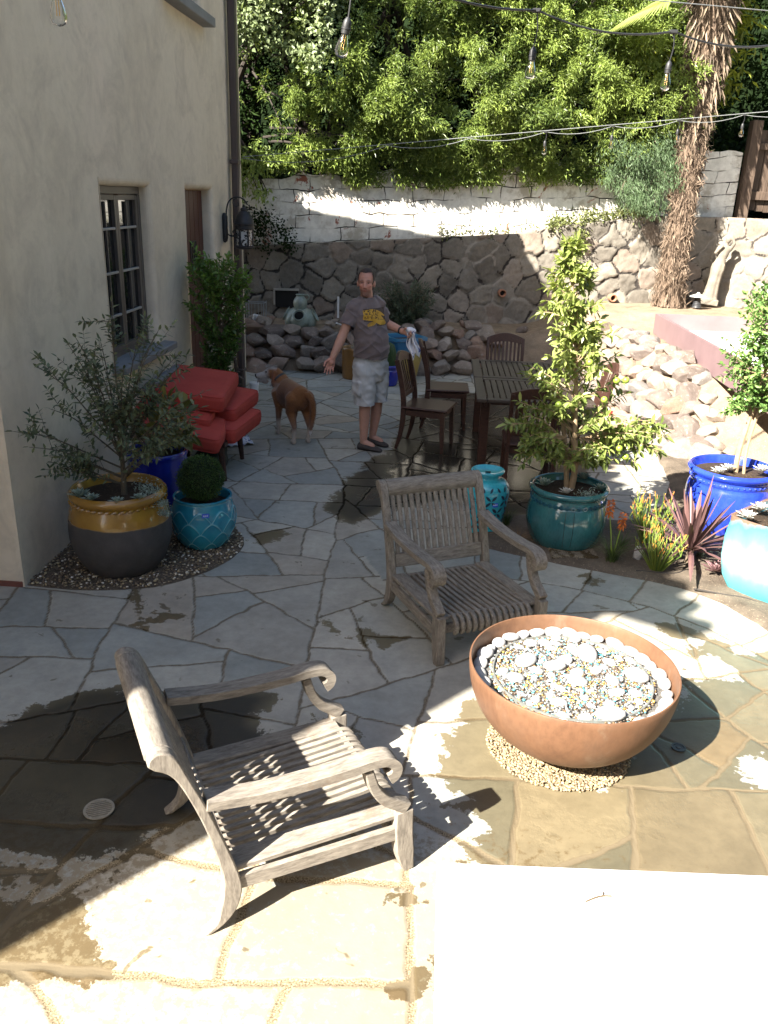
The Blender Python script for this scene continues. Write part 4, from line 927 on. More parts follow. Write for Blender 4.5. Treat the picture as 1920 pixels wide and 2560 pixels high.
def cushion(label, loc, size, rot, taper=0.0):
    a,b2,c = [x/2 for x in size]; n = 14; V=[];F=[]; r = c*.62
    for ax in range(3):
        for sg in (-1,1):
            base = len(V)
            for j in range(n+1):
                for i in range(n+1):
                    q=[0,0,0]; q[ax]=sg; q[(ax+1)%3]=i/n*2-1; q[(ax+2)%3]=j/n*2-1
                    p=np.array([math.copysign(abs(t)**.8,t) for t in q])*[a,b2,c]; core=np.clip(p,[-a+r,-b2+r,-c+r],[a-r,b2-r,c-r]); d=p-core; L=np.linalg.norm(d); p=core+d/max(L,1e-9)*min(r,L) if L>1e-9 else p
                    p[2]*=1+.16*max(0,math.cos(p[0]/a*1.5))*max(0,math.cos(p[1]/b2*1.5))-.06; p[0]*=1-taper*max(0,p[1]/b2)
                    V.append(tuple(p))
            for j in range(n):
                for i in range(n):
                    k=base+j*(n+1)+i; w_=(k,k+1,k+n+2,k+n+1); F.append(w_ if sg>0 else w_[::-1])
    mb = MB(); mb.v = V; mb.f = F; o = mb.build('cushion',M_red,None,ang=80); o.location = loc; o.rotation_euler = [R(q) for q in rot]
    import bmesh; bm=bmesh.new(); bm.from_mesh(o.data); bmesh.ops.remove_doubles(bm,verts=bm.verts,dist=.0004); bm.to_mesh(o.data); bm.free()
    for s_ in (1,-1):
        pm_ = MB(); kx,ky = a-.24*r,b2-.24*r; cr_=r*1.1; pp=[]
        for q in range(4):
            for t_ in range(6): an=PI/2*(q+t_/5); sx=(1,-1,-1,1)[q]; sy=(1,1,-1,-1)[q]; X_=sx*(kx-cr_)+cr_*math.cos(an); Y_=sy*(ky-cr_)+cr_*math.sin(an); pp.append((X_*(1-taper*max(0,Y_/b2)),Y_,s_*(c-.27*r)))
        pm_.tube(pp+[pp[0]],.0055,6); pm_.build('piping',M_red,o)
    tag(o,label,'cushion','red cushions heaped on the chair by the wall'); return o
cushion('large red seat cushion lying on top of the heap',(-2.16,7.27,.735),(.62,.80,.15),(5,6,4))
cushion('red cushion in the middle right of the heap, under the top one',(-2.03,7.50,.555),(.56,.72,.14),(3,5,-6))
cushion('lowest red cushion overhanging the right edge of the chair',(-1.98,7.30,.425),(.58,.72,.14),(2,6,-8))
cushion('tapered red cushion in the upper left of the heap behind the olive tree',(-2.28,6.98,.60),(.70,.46,.12),(10,9,4),.15)
cushion('tapered red cushion at the lower front left of the heap',(-2.16,6.82,.475),(.72,.46,.15),(10,10,2),.15)
M_bag = plain('dark green bag',(.02,.035,.03),(.012,.02,.018),.6,8,30,.3)
mb = MB(); mb.ell((0,0,.11),(.16,.13,.12)); mb.cap((-.1,0,.12),(.1,.02,.2),.05); tb = obj_from(remeshed(mb,.012,6),'bag',M_bag); tb.location=(-2.02,7.12,.0); tag(tb,'dark green bag on the flagstones under the cushion chair','bag')

# ---- fire bowl
def copper_mat():
    m,n,l,b = _mat('rusted copper steel'); v = coords(n,l,'Object',(1,1,.5)); f = noise(n,l,v,3.2,6,.7,.4)
    c = ramp(n,l,f,[(.25,(.095,.045,.026)),(.5,(.16,.082,.045)),(.75,(.145,.083,.052))]); c = mix(n,l,ramp(n,l,noise(n,l,v,7,5,.7),[(.58,0),(.68,.55)]),c,(.20,.14,.095))
    c = mix(n,l,.5,c,ramp(n,l,noise(n,l,v,45,4,.6),[(.35,.75),(.6,1.05)]),'MULTIPLY')
    l.new(c,b.inputs['Base Color']); b.inputs['Metallic'].default_value=.15; b.inputs['Roughness'].default_value=.52; b.inputs['Specular IOR Level'].default_value=.4
    bump(n,l,b,f,.12,.01); return m
M_copper = copper_mat(); BX,BY,BR,BH = .690,3.345,.472,.440
fb = thing('fire_bowl','large rust coloured copper fire bowl filled with white stones and coloured glass','fire bowl',(BX,BY,0))
prof = []
for k in range(25):
    t = (PI/2)*k/24; prof.append((BR*math.sin(t)**.80, .025+(BH-.025)*(1-math.cos(t))))
inner = [(max(r-.012,0),z+.012 if k<3 else z) for k,(r,z) in enumerate(prof)][::-1]; inner[0]=(BR-.010,BH)
mb = MB(); mb.lathe(prof+[(BR-.002,BH+.004),(BR-.008,BH+.004)]+inner,96); mb.build('bowl',M_copper,fb,ang=60)
FZ = .362; FRr = BR*.955
M_grit = plain('burner grit',(.13,.12,.105),(.06,.055,.05),.8,60,150,.8,.01)
mb = MB(); mb.lathe([(0,FZ+.004),(.25,FZ+.004),(FRr-.02,FZ-.006)],64); mb.build('burner_bed',M_grit,fb)
mb = MB(); mb.lathe([(.355,FZ-.01),(.362,FZ-.01),(.362,FZ+.022),(.355,FZ+.022)],72,closed=True); mb.build('burner_ring',plain('steel ring',(.35,.36,.33),None,.3,5,20,.05,metal=.6),fb)
gm,gn,gl,gb = _mat('tumbled glass'); gl.new(ramp(gn,gl,attr(gn,'tint'),[(0,(.17,.175,.17)),(.26,(.36,.36,.35)),(.44,(.085,.058,.04)),(.58,(.16,.10,.05)),(.66,(.46,.29,.07)),(.74,(.36,.22,.05)),(.78,(.06,.27,.33)),(.84,(.12,.36,.40)),(.88,(.10,.10,.10)),(1,(.22,.2,.18))],'CONSTANT'),gb.inputs['Base Color']); gb.inputs['Roughness'].default_value=.12; gb.inputs['Coat Weight'].default_value=.5
a = rng.uniform(0,2*PI,5200); rr_ = .375*np.sqrt(rng.uniform(0,1,5200)); tag(scatter_pebbles('fire_glass',np.c_[BX+rr_*np.cos(a),BY+rr_*np.sin(a),FZ+.006+rng.uniform(0,.010,5200)],rng.uniform(.004,.0085,5200),gm),'bed of amber, turquoise and clear glass beads in the fire bowl','glass beads',kind='stuff')
M_wp = plain('white river pebble',(.36,.355,.345),(.26,.256,.25),.7,10,60,.25,.003)
PEB = []
for s in range(8):
    r_ = np.random.default_rng(s); V = ICO2[0]*(1+.12*(fbm(ICO2[0]+s,1.2,s)-.5)[:,None]); o = mesh_np('pebble',V,ICO2[1],M_wp,None,True); PEB.append(o.data); bpy.data.objects.remove(o)
pk = [0]; placed = []
def pebble(x,y,z,s,el=1.35,fl=.62,ang=None):
    o = bpy.data.objects.new('pebble',PEB[pk[0]%8]); pk[0]+=1; COL.objects.link(o); o.location=(x,y,z+s*fl*.55); o.scale=(s*el,s,s*fl); o.rotation_euler=(random.uniform(-.25,.25),random.uniform(-.25,.25),random.uniform(0,6.3) if ang is None else ang)
    tag(o,'smooth white river pebble lying among the glass in the fire bowl','pebble','white pebbles in the fire bowl'); placed.append((x,y,s))
th = 0.0
while th < 2*PI-.08:
    s = random.uniform(.026,.042); rad_ = .420; pebble(BX+rad_*math.cos(th),BY+rad_*math.sin(th),FZ-.004,s,ang=th+PI/2+random.uniform(-.3,.3)); th += s*2.35/rad_
for (dx,dy,s) in ((.10,.20,.050),(-.20,.10,.046),(-.07,.07,.042),(-.02,.12,.036),(.30,.03,.050),(.12,-.30,.050),(-.26,-.05,.034),(.02,-.05,.036),(.18,-.02,.034)): pebble(BX+dx,BY+dy,FZ+.006,s)
for _ in range(900):
    if len(placed) > 84: break
    a_ = random.uniform(0,2*PI); q = .36*math.sqrt(random.random()); s = random.choice([.016,.02,.026,.03]); x,y = BX+q*math.cos(a_),BY+q*math.sin(a_)
    if all(math.hypot(x-p[0],y-p[1]) > (s+p[2])*1.05 for p in placed): pebble(x,y,FZ+.004,s)
# ---- drains
M_drain = plain('worn drain brass',(.36,.33,.27),(.24,.22,.18),.5,20,60,.2,metal=.4); M_blk = plain('drain dark',(.008,.008,.008),None,.9)
dg = thing('drain_grate','round slotted drain grate set in the dark wet flagstones','drain',(-1.29,2.67,.004))
mb = MB(); mb.lathe([(.052,.0),(.062,0),(.062,.004),(.052,.004)],40,closed=True)
for k in range(9):
    y = -.046+.0115*k; w_ = math.sqrt(max(.053**2-y*y,0)); mb.box((0,y,.0025),(2*w_,.006,.003),rot=None)
o = mb.build('grate',M_drain,dg); o.rotation_euler=(0,0,R(25))
mb = MB(); mb.lathe([(0,.0008),(.053,.0008)],32); mb.build('sump',M_blk,dg)
d2 = thing('floor_drain','small round metal cap in the flagstone in the shadow of the fire bowl','drain',(1.24,3.38,.004))
mb = MB(); mb.lathe([(0,.004),(.010,.004),(.012,.001),(.024,.001),(.026,.004),(.034,.004),(.034,0)],32); mb.build('cap',plain('dull steel',(.10,.10,.10),None,.45,9,30,.1,metal=.7),d2)
# ================================================================ POTS
M_earth = soil_mat('potting soil',(.06,.042,.03),(.025,.018,.013),(.20,.14,.09))
def pot(name, label, loc, prof, mat, soil_z, soil_r, wall=.022, n=72, wob=None, cat='pot', ang=50):
    t = thing(name,label,cat,loc)
    rt,zt = prof[-1]; inner = [(rt-wall,zt-.004),(rt-wall-.008,zt-.05),(max(rt-wall-.03,.02),soil_z-.04),(0,soil_z-.04)]
    full = smooth(prof,4); full = [tuple(p[:2]) for p in full]
    mb = MB(); mb.lathe(full+[(rt-wall*.3,zt+.006),(rt-wall*.75,zt+.004)]+inner,n,wob=wob); mb.build('body',mat,t,ang=ang)
    xs = MB(); ring = [(0,soil_z+.012),(soil_r*.5,soil_z+.010),(soil_r,soil_z-.004)]; xs.lathe(ring,36,wob=lambda w,z:1+.02*math.sin(5*w)); xs.build('soil',M_earth,t); return t
def yellow_mat():
    m,n,l,b = _mat('amber glaze over charcoal'); v = coords(n,l); sp = n.new('ShaderNodeSeparateXYZ'); l.new(v,sp.inputs[0])
    f = noise(n,l,v,5,4,.6); z = math2(n,l,'ADD',sp.outputs['Z'],math2(n,l,'MULTIPLY',math2(n,l,'SUBTRACT',noise(n,l,coords(n,l,'Object',(1,1,.1)),4.5,3,.5),.5),.055))
    g = ramp(n,l,z,[(.374,0),(.382,1)]); y = ramp(n,l,f,[(.3,(.20,.10,.015)),(.7,(.30,.17,.024))]); k = ramp(n,l,noise(n,l,v,7,6,.7),[(.3,(.035,.033,.034)),(.7,(.065,.06,.06))])
    l.new(mix(n,l,g,k,y),b.inputs['Base Color']); l.new(ramp(n,l,g,[(0,.75),(1,.2)]),b.inputs['Roughness']); l.new(math2(n,l,'MULTIPLY',g,.6),b.inputs['Coat Weight']); b.inputs['Coat Roughness'].default_value=.1
    bump(n,l,b,noise(n,l,v,14,5,.6),.25,.01); return m
yp = pot('planter_pot','huge round pot, amber glazed band above matt charcoal body, by the house corner',(-2.05,5.0,0),[(.205,0),(.235,.02),(.285,.10),(.325,.22),(.330,.32),(.318,.42),(.298,.48),(.292,.495),(.302,.51),(.314,.53),(.312,.552),(.300,.566)],yellow_mat(),.515,.285)
mb = MB()
for k in range(40): a=2*PI*k/40; mb.ell((.300*math.cos(a),.300*math.sin(a),.497),(.026,.011,.011),Euler((0,0,a+PI/2+.5)).to_matrix(),8)
mb.build('rope_band',bpy.data.materials['amber glaze over charcoal'],yp)
# fish-scale turquoise pot
def scale_mat():
    m,n,l,b = _mat('turquoise scale glaze'); v = coords(n,l); f = noise(n,l,v,8,4,.6)
    c = ramp(n,l,f,[(.3,(.012,.16,.25)),(.7,(.025,.25,.34))]); c = mix(n,l,ramp(n,l,attr(n,'tint'),[(.35,0),(.8,.65)]),c,(.22,.50,.55)); l.new(c,b.inputs['Base Color'])
    b.inputs['Roughness'].default_value=.16; b.inputs['Coat Weight'].default_value=.6; b.inputs['Coat Roughness'].default_value=.05; return m
M_scale = scale_mat()
st = thing('planter_pot','turquoise glazed pot with fish scale pattern holding the boxwood ball','pot',(-1.62,5.45,0))
prof = np.array(smooth([(.135,0),(.165,.03),(.205,.10),(.228,.19),(.226,.27),(.210,.335),(.202,.36),(.208,.375)],7))[:,:2]
NT = 252; th = np.linspace(0,2*PI,NT,endpoint=False); zz = np.interp(np.linspace(0,len(prof)-1,110),np.arange(len(prof)),prof[:,1]); rr2 = np.interp(np.linspace(0,len(prof)-1,110),np.arange(len(prof)),prof[:,0])
T2,Z2 = np.meshgrid(th,zz); R2 = np.repeat(rr2[:,None],NT,1); row_h,nc = .078,9
def scale_h(T2,Z2):
    best = np.full(T2.shape,9.0); H=np.zeros(T2.shape)
    u = T2/(2*PI)*nc
    for k in range(-1,6):
        off = .5*(k%2); uu = (u+off)%1-.5; tip = k*row_h+.0; yy = (Z2-tip)/row_h   # scale: arch shape, tip at top
        e = yy-(1-(abs(uu)*2)**1.6*1.0)
        best = np.minimum(best,np.abs(e))
    return np.clip(1-best/.13,0,1)
ln = scale_h(T2,Z2)*((Z2>.02)&(Z2<.315)); R2 = R2+.006*ln
V = np.c_[(R2*np.cos(T2)).ravel(),(R2*np.sin(T2)).ravel(),Z2.ravel()]; i = np.arange(V.shape[0]).reshape(110,NT); F = np.stack([i[:-1],np.roll(i,-1,1)[:-1],np.roll(i,-1,1)[1:],i[1:]],-1).reshape(-1,4)
mesh_np('body',V,F,M_scale,st,True,attrs={'tint':np.maximum(ln,(Z2>.355)*.55).ravel()})
mb = MB(); mb.lathe([(.209,.374),(.206,.382),(.192,.382),(.186,.37),(.180,.30),(0,.30)],64,caps=False); mb.build('rim',glaze('turquoise rim',(.03,.26,.36),(.015,.18,.27)),st)
mb = MB(); mb.lathe([(0,.325),(.182,.318)],32); mb.build('soil',M_earth,st)
def sticker(parent, th_, r, z, w, h):
    mb = MB(); n=5; v=[]; f=[]
    for k in range(n+1):
        a = th_+(k/n-.5)*w/r
        for zz_ in (z-h/2,z+h/2): v.append(((r)*math.cos(a),(r)*math.sin(a),zz_))
    for k in range(n): f.append((2*k,2*k+2,2*k+3,2*k+1))
    mb.add(v,f); return mb.build('sticker',bpy.data.materials.get('blue sticker') or plain('blue sticker',(.03,.12,.62),(.02,.09,.5),.4,5,40,0),parent)
s_ = sticker(st,R(-70),.226,.302,.05,.032)
def sticker_marks(parent, th_, r, z, s):
    mb = MB(); M=bpy.data.materials.get('sticker print') or plain('sticker print',(.75,.8,.85),None,.5,5,40,0)
    for k in range(5):
        a = th_+(k-2)*s*.9/r; mb.box((r*math.cos(a),r*math.sin(a),z),(.0006,s*.5,s*(.8 if k%2 else 1.1)),rot=(0,0,a))
    mb.build('print',M,parent)
sticker_marks(s_,R(-70),.2268,.302,.008)
M_cob = glaze('cobalt glaze',(.012,.022,.30),(.008,.012,.19),5,.15,.7)
cb = pot('planter_pot','cobalt blue glazed pot tucked behind the amber pot',(-2.10,5.92,0),[(.14,0),(.17,.03),(.205,.2),(.222,.4),(.225,.50),(.232,.53),(.228,.55)],M_cob,.50,.2)
# teal pot with medallion band
M_teal = glaze('teal glaze',(.036,.150,.158),(.018,.095,.112),3.5,.14,.7,True)
tl = pot('planter_pot','big teal glazed pot with a band of medallions holding the citrus tree',(1.01,5.85,0),[(.195,0),(.22,.015),(.262,.08),(.292,.19),(.292,.28),(.275,.35),(.268,.365),(.272,.38),(.266,.40),(.262,.415),(.275,.43),(.290,.445),(.290,.462),(.280,.47)],M_teal,.425,.265)
mb = MB()
for k in range(40):
    a = 2*PI*k/40; T = Matrix.Translation((.274*math.cos(a),.274*math.sin(a),.378)) @ Matrix.Rotation(a,4,'Z') @ Matrix.Rotation(R(90),4,'Y')
    mb.lathe([(.011,-.004),(.016,-.004),(.016,.004),(.011,.004)],12,T,closed=True); mb.lathe([(0,.005),(.005,.003)],8,T)
mb.build('medallion_band',glaze('teal dark glaze',(.02,.12,.17),(.012,.07,.12)),tl)
mb = MB()
for a in (R(-100),R(-88)): mb.tube([(.277*math.cos(a),.277*math.sin(a),.35),(.2945*math.cos(a),.2945*math.sin(a),.28),(.2945*math.cos(a),.2945*math.sin(a),.19),(.264*math.cos(a),.264*math.sin(a),.082)],.0016,5)
mb.build('glaze_run',bpy.data.materials['drain dark'],tl)
mb = MB(); mb.box((1.05,5.60,.03),(.34,.16,.035),rot=(0,.02,.1),ch=.01); tag(mb.build('stone_slab',M_flag,None),'small pale stone slab lying in front of the teal pot','slab')
# pierced jar
M_turq = glaze('turquoise jar glaze',(.05,.42,.50),(.03,.31,.41),5,.16,.6)
jar = thing('ceramic_jar','turquoise ceramic jar pierced with petal cut-outs behind the lounge chair','jar',(.42,6.02,0)); jp = smooth([(.112,0),(.125,.02),(.142,.12),(.165,.24),(.175,.33),(.165,.39),(.135,.425),(.098,.44),(.092,.452),(.105,.468),(.124,.485),(.127,.497)],5); jp=[tuple(p[:2]) for p in jp]
mb = MB(); mb.lathe(jp+[(.122,.503),(.112,.50),(.095,.485),(.06,.478),(0,.476)],64); mb.build('body',M_turq,jar)
mb = MB(); JR = np.array(jp)
def jr(z): return float(np.interp(z,JR[:,1],JR[:,0]))
def petal(mb,a0,z0,ang,L=.058,W=.022):
    n=7; v=[];f=[]
    for k in range(n+1):
        s = (k/n-.5)*L; w_ = W*.5*math.sin(PI*min(max(k/n,.02),.98))
        for sg in (-1,1):
            du = s*math.cos(ang)-sg*w_*math.sin(ang); dz = s*math.sin(ang)+sg*w_*math.cos(ang); z=z0+dz; r=jr(z)+.0015; a=a0+du/r; v.append((r*math.cos(a),r*math.sin(a),z))
    for k in range(n): f.append((2*k,2*k+2,2*k+3,2*k+1))
    mb.add(v,f)
for row,z0 in enumerate((.10,.20,.30)):
    for k in range(9):
        a0 = 2*PI*(k+.5*(row%2))/9
        for q in range(4):
            an = R(45+90*q); r=jr(z0); petal(mb,a0+.032*math.cos(an)/r,z0+.034*math.sin(an),an)
for k in range(18): petal(mb,2*PI*k/18,.385,R(90)+(.5 if k%2 else -.5),.045,.018)
mb.build('cutout_shade',plain('jar hole shade',(.006,.03,.06),None,.6),jar)  # dark petals laid on the glaze, colour stands in for shaded holes
s_ = sticker(jar,R(-68),.172,.275,.045,.036); sticker_marks(s_,R(-68),.1726,.275,.008)
mb = MB(); mb.tube([(-.02,0,.479),(.02,0,.479)],.008,8); mb.build('lid_slot',bpy.data.materials['drain dark'],jar)
# right-hand cobalt pot
M_cob2 = glaze('bright cobalt glaze',(.022,.055,.46),(.012,.03,.30),5,.15,.7)
cr = pot('planter_pot','large bright cobalt pot with beaded band holding the clipped standard shrub',(2.34,6.36,0),[(.22,0),(.25,.02),(.30,.12),(.325,.25),(.318,.36),(.302,.41),(.308,.43),(.300,.455),(.305,.47),(.33,.49),(.335,.51),(.322,.525)],M_cob2,.47,.295)
mb = MB()
for k in range(44): a=2*PI*k/44; mb.ell((.304*math.cos(a),.304*math.sin(a),.442),(.012,.012,.010),None,8)
mb.build('beaded_band',M_cob2,cr)
# square turquoise pot
def sq_ring(s,z,e=8,n=64,cx=0,cy=0):
    o=[]
    for k in range(n):
        t = 2*PI*k/n; c,s2 = math.cos(t),math.sin(t); o.append((cx+s*math.copysign(abs(c)**(2/e),c),cy+s*math.copysign(abs(s2)**(2/e),s2),z))
    return o
def sq_mat():
    m,n,l,b = _mat('aqua run glaze'); v = coords(n,l); sp = n.new('ShaderNodeSeparateXYZ'); l.new(v,sp.inputs[0]); f = noise(n,l,coords(n,l,'Object',(1,1,.4)),4,5,.6)
    z = math2(n,l,'ADD',sp.outputs['Z'],math2(n,l,'MULTIPLY',f,.30)); c = ramp(n,l,z,[(.12,(.05,.36,.42)),(.30,(.10,.42,.47)),(.42,(.26,.52,.53)),(.55,(.10,.42,.48)),(.64,(.06,.36,.46)),(.68,(.16,.10,.07))])
    l.new(c,b.inputs['Base Color']); b.inputs['Roughness'].default_value=.2; b.inputs['Coat Weight'].default_value=.5; bump(n,l,b,f,.08,.01); return m
sq = thing('planter_pot','square bulging aqua glazed pot cut by the right edge of the photo','pot',(2.36,5.18,0),R(45))
mb = MB(); mb.loft([sq_ring(s,z) for s,z in ((.235,0),(.265,.03),(.305,.13),(.325,.26),(.325,.40),(.312,.50),(.312,.54),(.300,.545),(.285,.54),(.28,.47),(.1,.465))]); mb.build('body',sq_mat(),sq)
mb = MB(); mb.add(sq_ring(.279,.475)+[(0,0,.49)],[(k,(k+1)%64,64) for k in range(64)]); mb.build('soil',M_earth,sq)
# pots at the back
M_och = glaze('ochre glaze',(.24,.115,.022),(.17,.08,.018),4,.3,.4)
pot('planter_pot','ochre glazed cylinder pot half hidden behind the man',(-1.18,11.55,0),[(.15,0),(.165,.03),(.172,.2),(.175,.38),(.180,.41),(.176,.43)],M_och,.38,.15)
bs = thing('planter_pot','tapered square pot, blue above yellow, in front of the rock wall','pot',(-.50,11.62,0),R(30))
def bs_mat():
    m,n,l,b = _mat('blue over yellow glaze'); v = coords(n,l); sp = n.new('ShaderNodeSeparateXYZ'); l.new(v,sp.inputs[0]); f=noise(n,l,v,8,4,.6); z = math2(n,l,'ADD',sp.outputs['Z'],math2(n,l,'MULTIPLY',f,.06))
    l.new(ramp(n,l,z,[(.28,(.30,.22,.06)),(.40,(.33,.27,.09)),(.44,(.09,.20,.25)),(.50,(.02,.12,.26)),(.60,(.02,.13,.27)),(.66,(.03,.20,.33))]),b.inputs['Base Color']); b.inputs['Roughness'].default_value=.3; b.inputs['Coat Weight'].default_value=.3; return m
mb = MB(); mb.loft([sq_ring(s,z,9) for s,z in ((.13,0),(.15,.02),(.19,.25),(.235,.53),(.245,.56),(.262,.57),(.262,.61),(.225,.61),(.21,.54),(.05,.53))]); mb.build('body',bs_mat(),bs)
mb = MB(); mb.add(sq_ring(.215,.55,9)+[(0,0,.56)],[(k,(k+1)%64,64) for k in range(64)]); mb.build('soil',M_earth,bs)
pot('planter_pot','small cobalt pot with a column cactus beside the standing man',(-.66,11.18,0),[(.09,0),(.11,.02),(.135,.12),(.135,.2),(.128,.225),(.142,.245),(.145,.27),(.138,.28)],M_cob,.235,.12)
# ================================================================ PLANTS
def stems(mb, paths, r0, r1, n=6):
    for p in paths: k=len(p); mb.tube(p,[r0+(r1-r0)*i/(k-1) for i in range(k)],n)
def twig_leaves(paths, per, L, W, start=.3, spread=.9, pair=True, jit=.25):
    P=[];D=[]
    for p in paths:
        p = np.array(p); seg = np.linalg.norm(np.diff(p,axis=0),axis=1); cs = np.r_[0,np.cumsum(seg)]; tot = cs[-1]
        for k in range(per):
            s = tot*(start+(1-start)*(k+.5)/per); pt = np.array([np.interp(s,cs,p[:,a]) for a in range(3)]); pa = np.array([np.interp(max(s-.03,0),cs,p[:,a]) for a in range(3)])
            t = unit(pt-pa+1e-6); o = unit(np.cross(t,rng.normal(size=3)))
            for sg in ((1,-1) if pair else (1,)): P.append(pt); D.append(unit(t*(1-spread*.6)+o*sg*spread+rng.normal(0,jit,3)))
        P.append(p[-1]); D.append(unit(p[-1]-p[-2]))
    return np.array(P),np.array(D)
def arc(a,b,lift,n=7,wob=.03):
    a=np.array(a,float); b=np.array(b,float); m=(a+b)/2+np.array([0,0,lift])+rng.normal(0,wob,3); return [tuple(a*(1-t)**2+2*m*t*(1-t)+b*t*t) for t in np.linspace(0,1,n)]
M_bark = plain('twig bark',(.20,.15,.10),(.12,.09,.06),.9,20,80,.4)
M_bark_l = plain('pale bark',(.34,.25,.15),(.24,.17,.10),.85,20,80,.4)
M_olive = leafmat('olive leaf',(.035,.052,.025),(.14,.17,.09),.12,.5)
M_citrus = leafmat('citrus leaf',(.085,.125,.026),(.36,.42,.12),.28,.35,.5)
M_box = leafmat('boxwood leaf',(.018,.045,.010),(.065,.125,.025),.15,.5)
M_priv = leafmat('privet leaf',(.035,.085,.014),(.15,.26,.045),.25,.35,.5)
M_topi = leafmat('standard shrub leaf',(.06,.13,.03),(.22,.36,.10),.28,.4,.5)
M_succ = leafmat('succulent leaf',(.13,.19,.155),(.34,.42,.38),.1,.5)
M_succ_p = leafmat('pale succulent leaf',(.36,.36,.34),(.62,.60,.57),.1,.5)
M_succ_m = leafmat('mauve succulent leaf',(.14,.07,.08),(.32,.20,.20),.1,.5)
M_grass = leafmat('grass blade',(.035,.06,.018),(.12,.17,.05),.2,.5)
M_grass_b = leafmat('bronze grass blade',(.14,.075,.03),(.30,.17,.07),.2,.6)
M_fescue = leafmat('blue fescue blade',(.11,.15,.10),(.28,.33,.22),.15,.6)
M_cord = leafmat('cordyline blade',(.05,.026,.027),(.18,.10,.092),.15,.4,.5)
M_fire = leafmat('firestick stem',(.045,.10,.015),(.20,.24,.04),.1,.5); 
M_fire_t = leafmat('firestick tip',(.42,.14,.03),(.62,.34,.06),.1,.5)
M_poker = leafmat('torch lily flower',(.45,.09,.012),(.58,.18,.02),.2,.5)
def leafy(name,label,cat,loc=(0,0,0)): return thing(name,label,cat,loc)
# olive
ol = leafy('olive_tree','young silvery olive tree with wide arching twigs in the amber pot','olive tree')
tips = [(-2.45,4.52,1.05),(-2.28,4.58,1.42),(-2.26,4.62,1.17),(-2.38,4.55,.95),(-2.32,4.6,.80),(-2.2,4.8,1.53),(-2.1,4.7,1.58),(-1.97,4.95,1.76),(-2.1,5.05,1.5),(-1.84,5.1,1.62),(-1.73,4.95,1.55),(-1.66,4.85,1.62),(-1.6,5.0,1.45),(-1.63,5.15,1.36),(-1.83,4.7,1.41),(-1.42,4.75,1.14),(-1.44,5.0,1.23),(-1.58,4.8,.98),(-1.5,5.1,1.1),(-1.98,4.75,1.35),(-2.13,4.9,1.3),(-2.3,4.62,.88),(-2.25,4.7,.78),(-1.75,4.7,.90),(-1.62,4.95,.92),(-2.2,5.0,1.2),(-1.9,4.9,1.2),(-1.8,5.05,1.15),(-2.05,4.8,1.1),(-1.9,4.75,1.0)]
pth = []
for t in tips:
    hgt = t[2]; zs = .58+max(0,hgt-.75)*rng.uniform(.25,.5); b0 = (-2.0+.02*(zs-.5)+rng.normal(0,.006),4.98,zs)
    mid = (-2.0+(t[0]+2.0)*.35,4.98+(t[1]-4.98)*.35,zs+(hgt-zs)*.42); pth.append(smooth([b0,mid,((mid[0]+t[0])/2,(mid[1]+t[1])/2,(mid[2]*.45+t[2]*.55)+.02),t],4))
sub = []
for p in pth:
    for k in range(4):
        i = rng.integers(3,10); a = np.array(p[i]); d = unit(np.array(p[-1])-np.array(p[i-1])+rng.normal(0,.35,3)*np.linalg.norm(np.array(p[-1])-np.array(p[0]))*.6+np.array([0,0,.1])); e=a+d*rng.uniform(.14,.30); e[0]=max(e[0],-2.50) ; sub.append([tuple(a),tuple((a+e)/2+rng.normal(0,.008,3)),tuple(e)])
mb = MB(); stems(mb,pth,.0065,.0016,6); stems(mb,sub,.002,.001,4); mb.tube([(-2.0,4.98,.49),(-2.0,4.985,.6),(-1.995,4.98,.8),(-1.985,4.98,1.1)],[.026,.019,.014,.008],8); mb.build('branches',plain('olive bark',(.10,.085,.06),(.06,.05,.035),.9,20,80,.4),ol)
P,D = twig_leaves(pth+sub,8,.05,.012,.22,.95,True,.16); leaves('foliage',P,D,rng.uniform(.034,.056,len(P)),rng.uniform(.014,.021,len(P)),M_olive,ol,hi=True,fold=.1)
# citrus
ct = leafy('citrus_tree','leafy citrus tree with small green fruit in the teal pot','citrus tree')
tr = smooth([(1.03,5.88,.40),(1.04,5.885,.62),(1.01,5.88,.85),(.98,5.89,1.2),(.93,5.9,1.6),(.85,5.9,2.02)],5); mb = MB(); mb.tube(tr,[.026-.018*i/(len(tr)-1) for i in range(len(tr))],9); mb.tube(smooth([(1.0,5.9,.42),(.975,5.92,.65),(.93,5.95,.9)],4),[.02]*5+[.016]*4,8)
bp=[]; tra=np.array(tr)
def crw(z): return float(np.interp(z,[.65,.8,.95,1.15,1.4,1.65,1.9,2.1,2.22],[.24,.40,.48,.42,.34,.26,.17,.09,.03]))
for k in range(125):
    z = .70+1.50*rng.random()**1.15; a = rng.uniform(0,2*PI); rad_ = crw(z)*math.sqrt(rng.uniform(.25,1.15)); zt=z-.16*rad_/.4-.05; i = int(np.argmin(abs(tra[:,2]-max(zt,.62)))); c=tra[i]
    cx = np.interp(z,tra[:,2],tra[:,0]); tip=(cx+rad_*math.cos(a),5.89+rad_*math.sin(a)*.9,z+rng.normal(0,.03)); bp.append(arc(c,tip,.05,6))
for tip in ((1.60,5.72,.84),(1.52,5.66,.93),(1.62,5.8,.93),(1.45,5.75,.78),(1.38,5.7,.9),(.52,5.75,.97),(.60,5.7,.80),(.66,5.68,.72),(1.2,5.66,.72)):
    for q in range(4): bp.append(arc((1.01+(tip[0]-1.01)*.2,5.87,.82),np.array(tip)+rng.normal(0,.05,3),.09,7))
stems(mb,bp,.006,.002,5); mb.build('trunk',M_bark_l,ct)
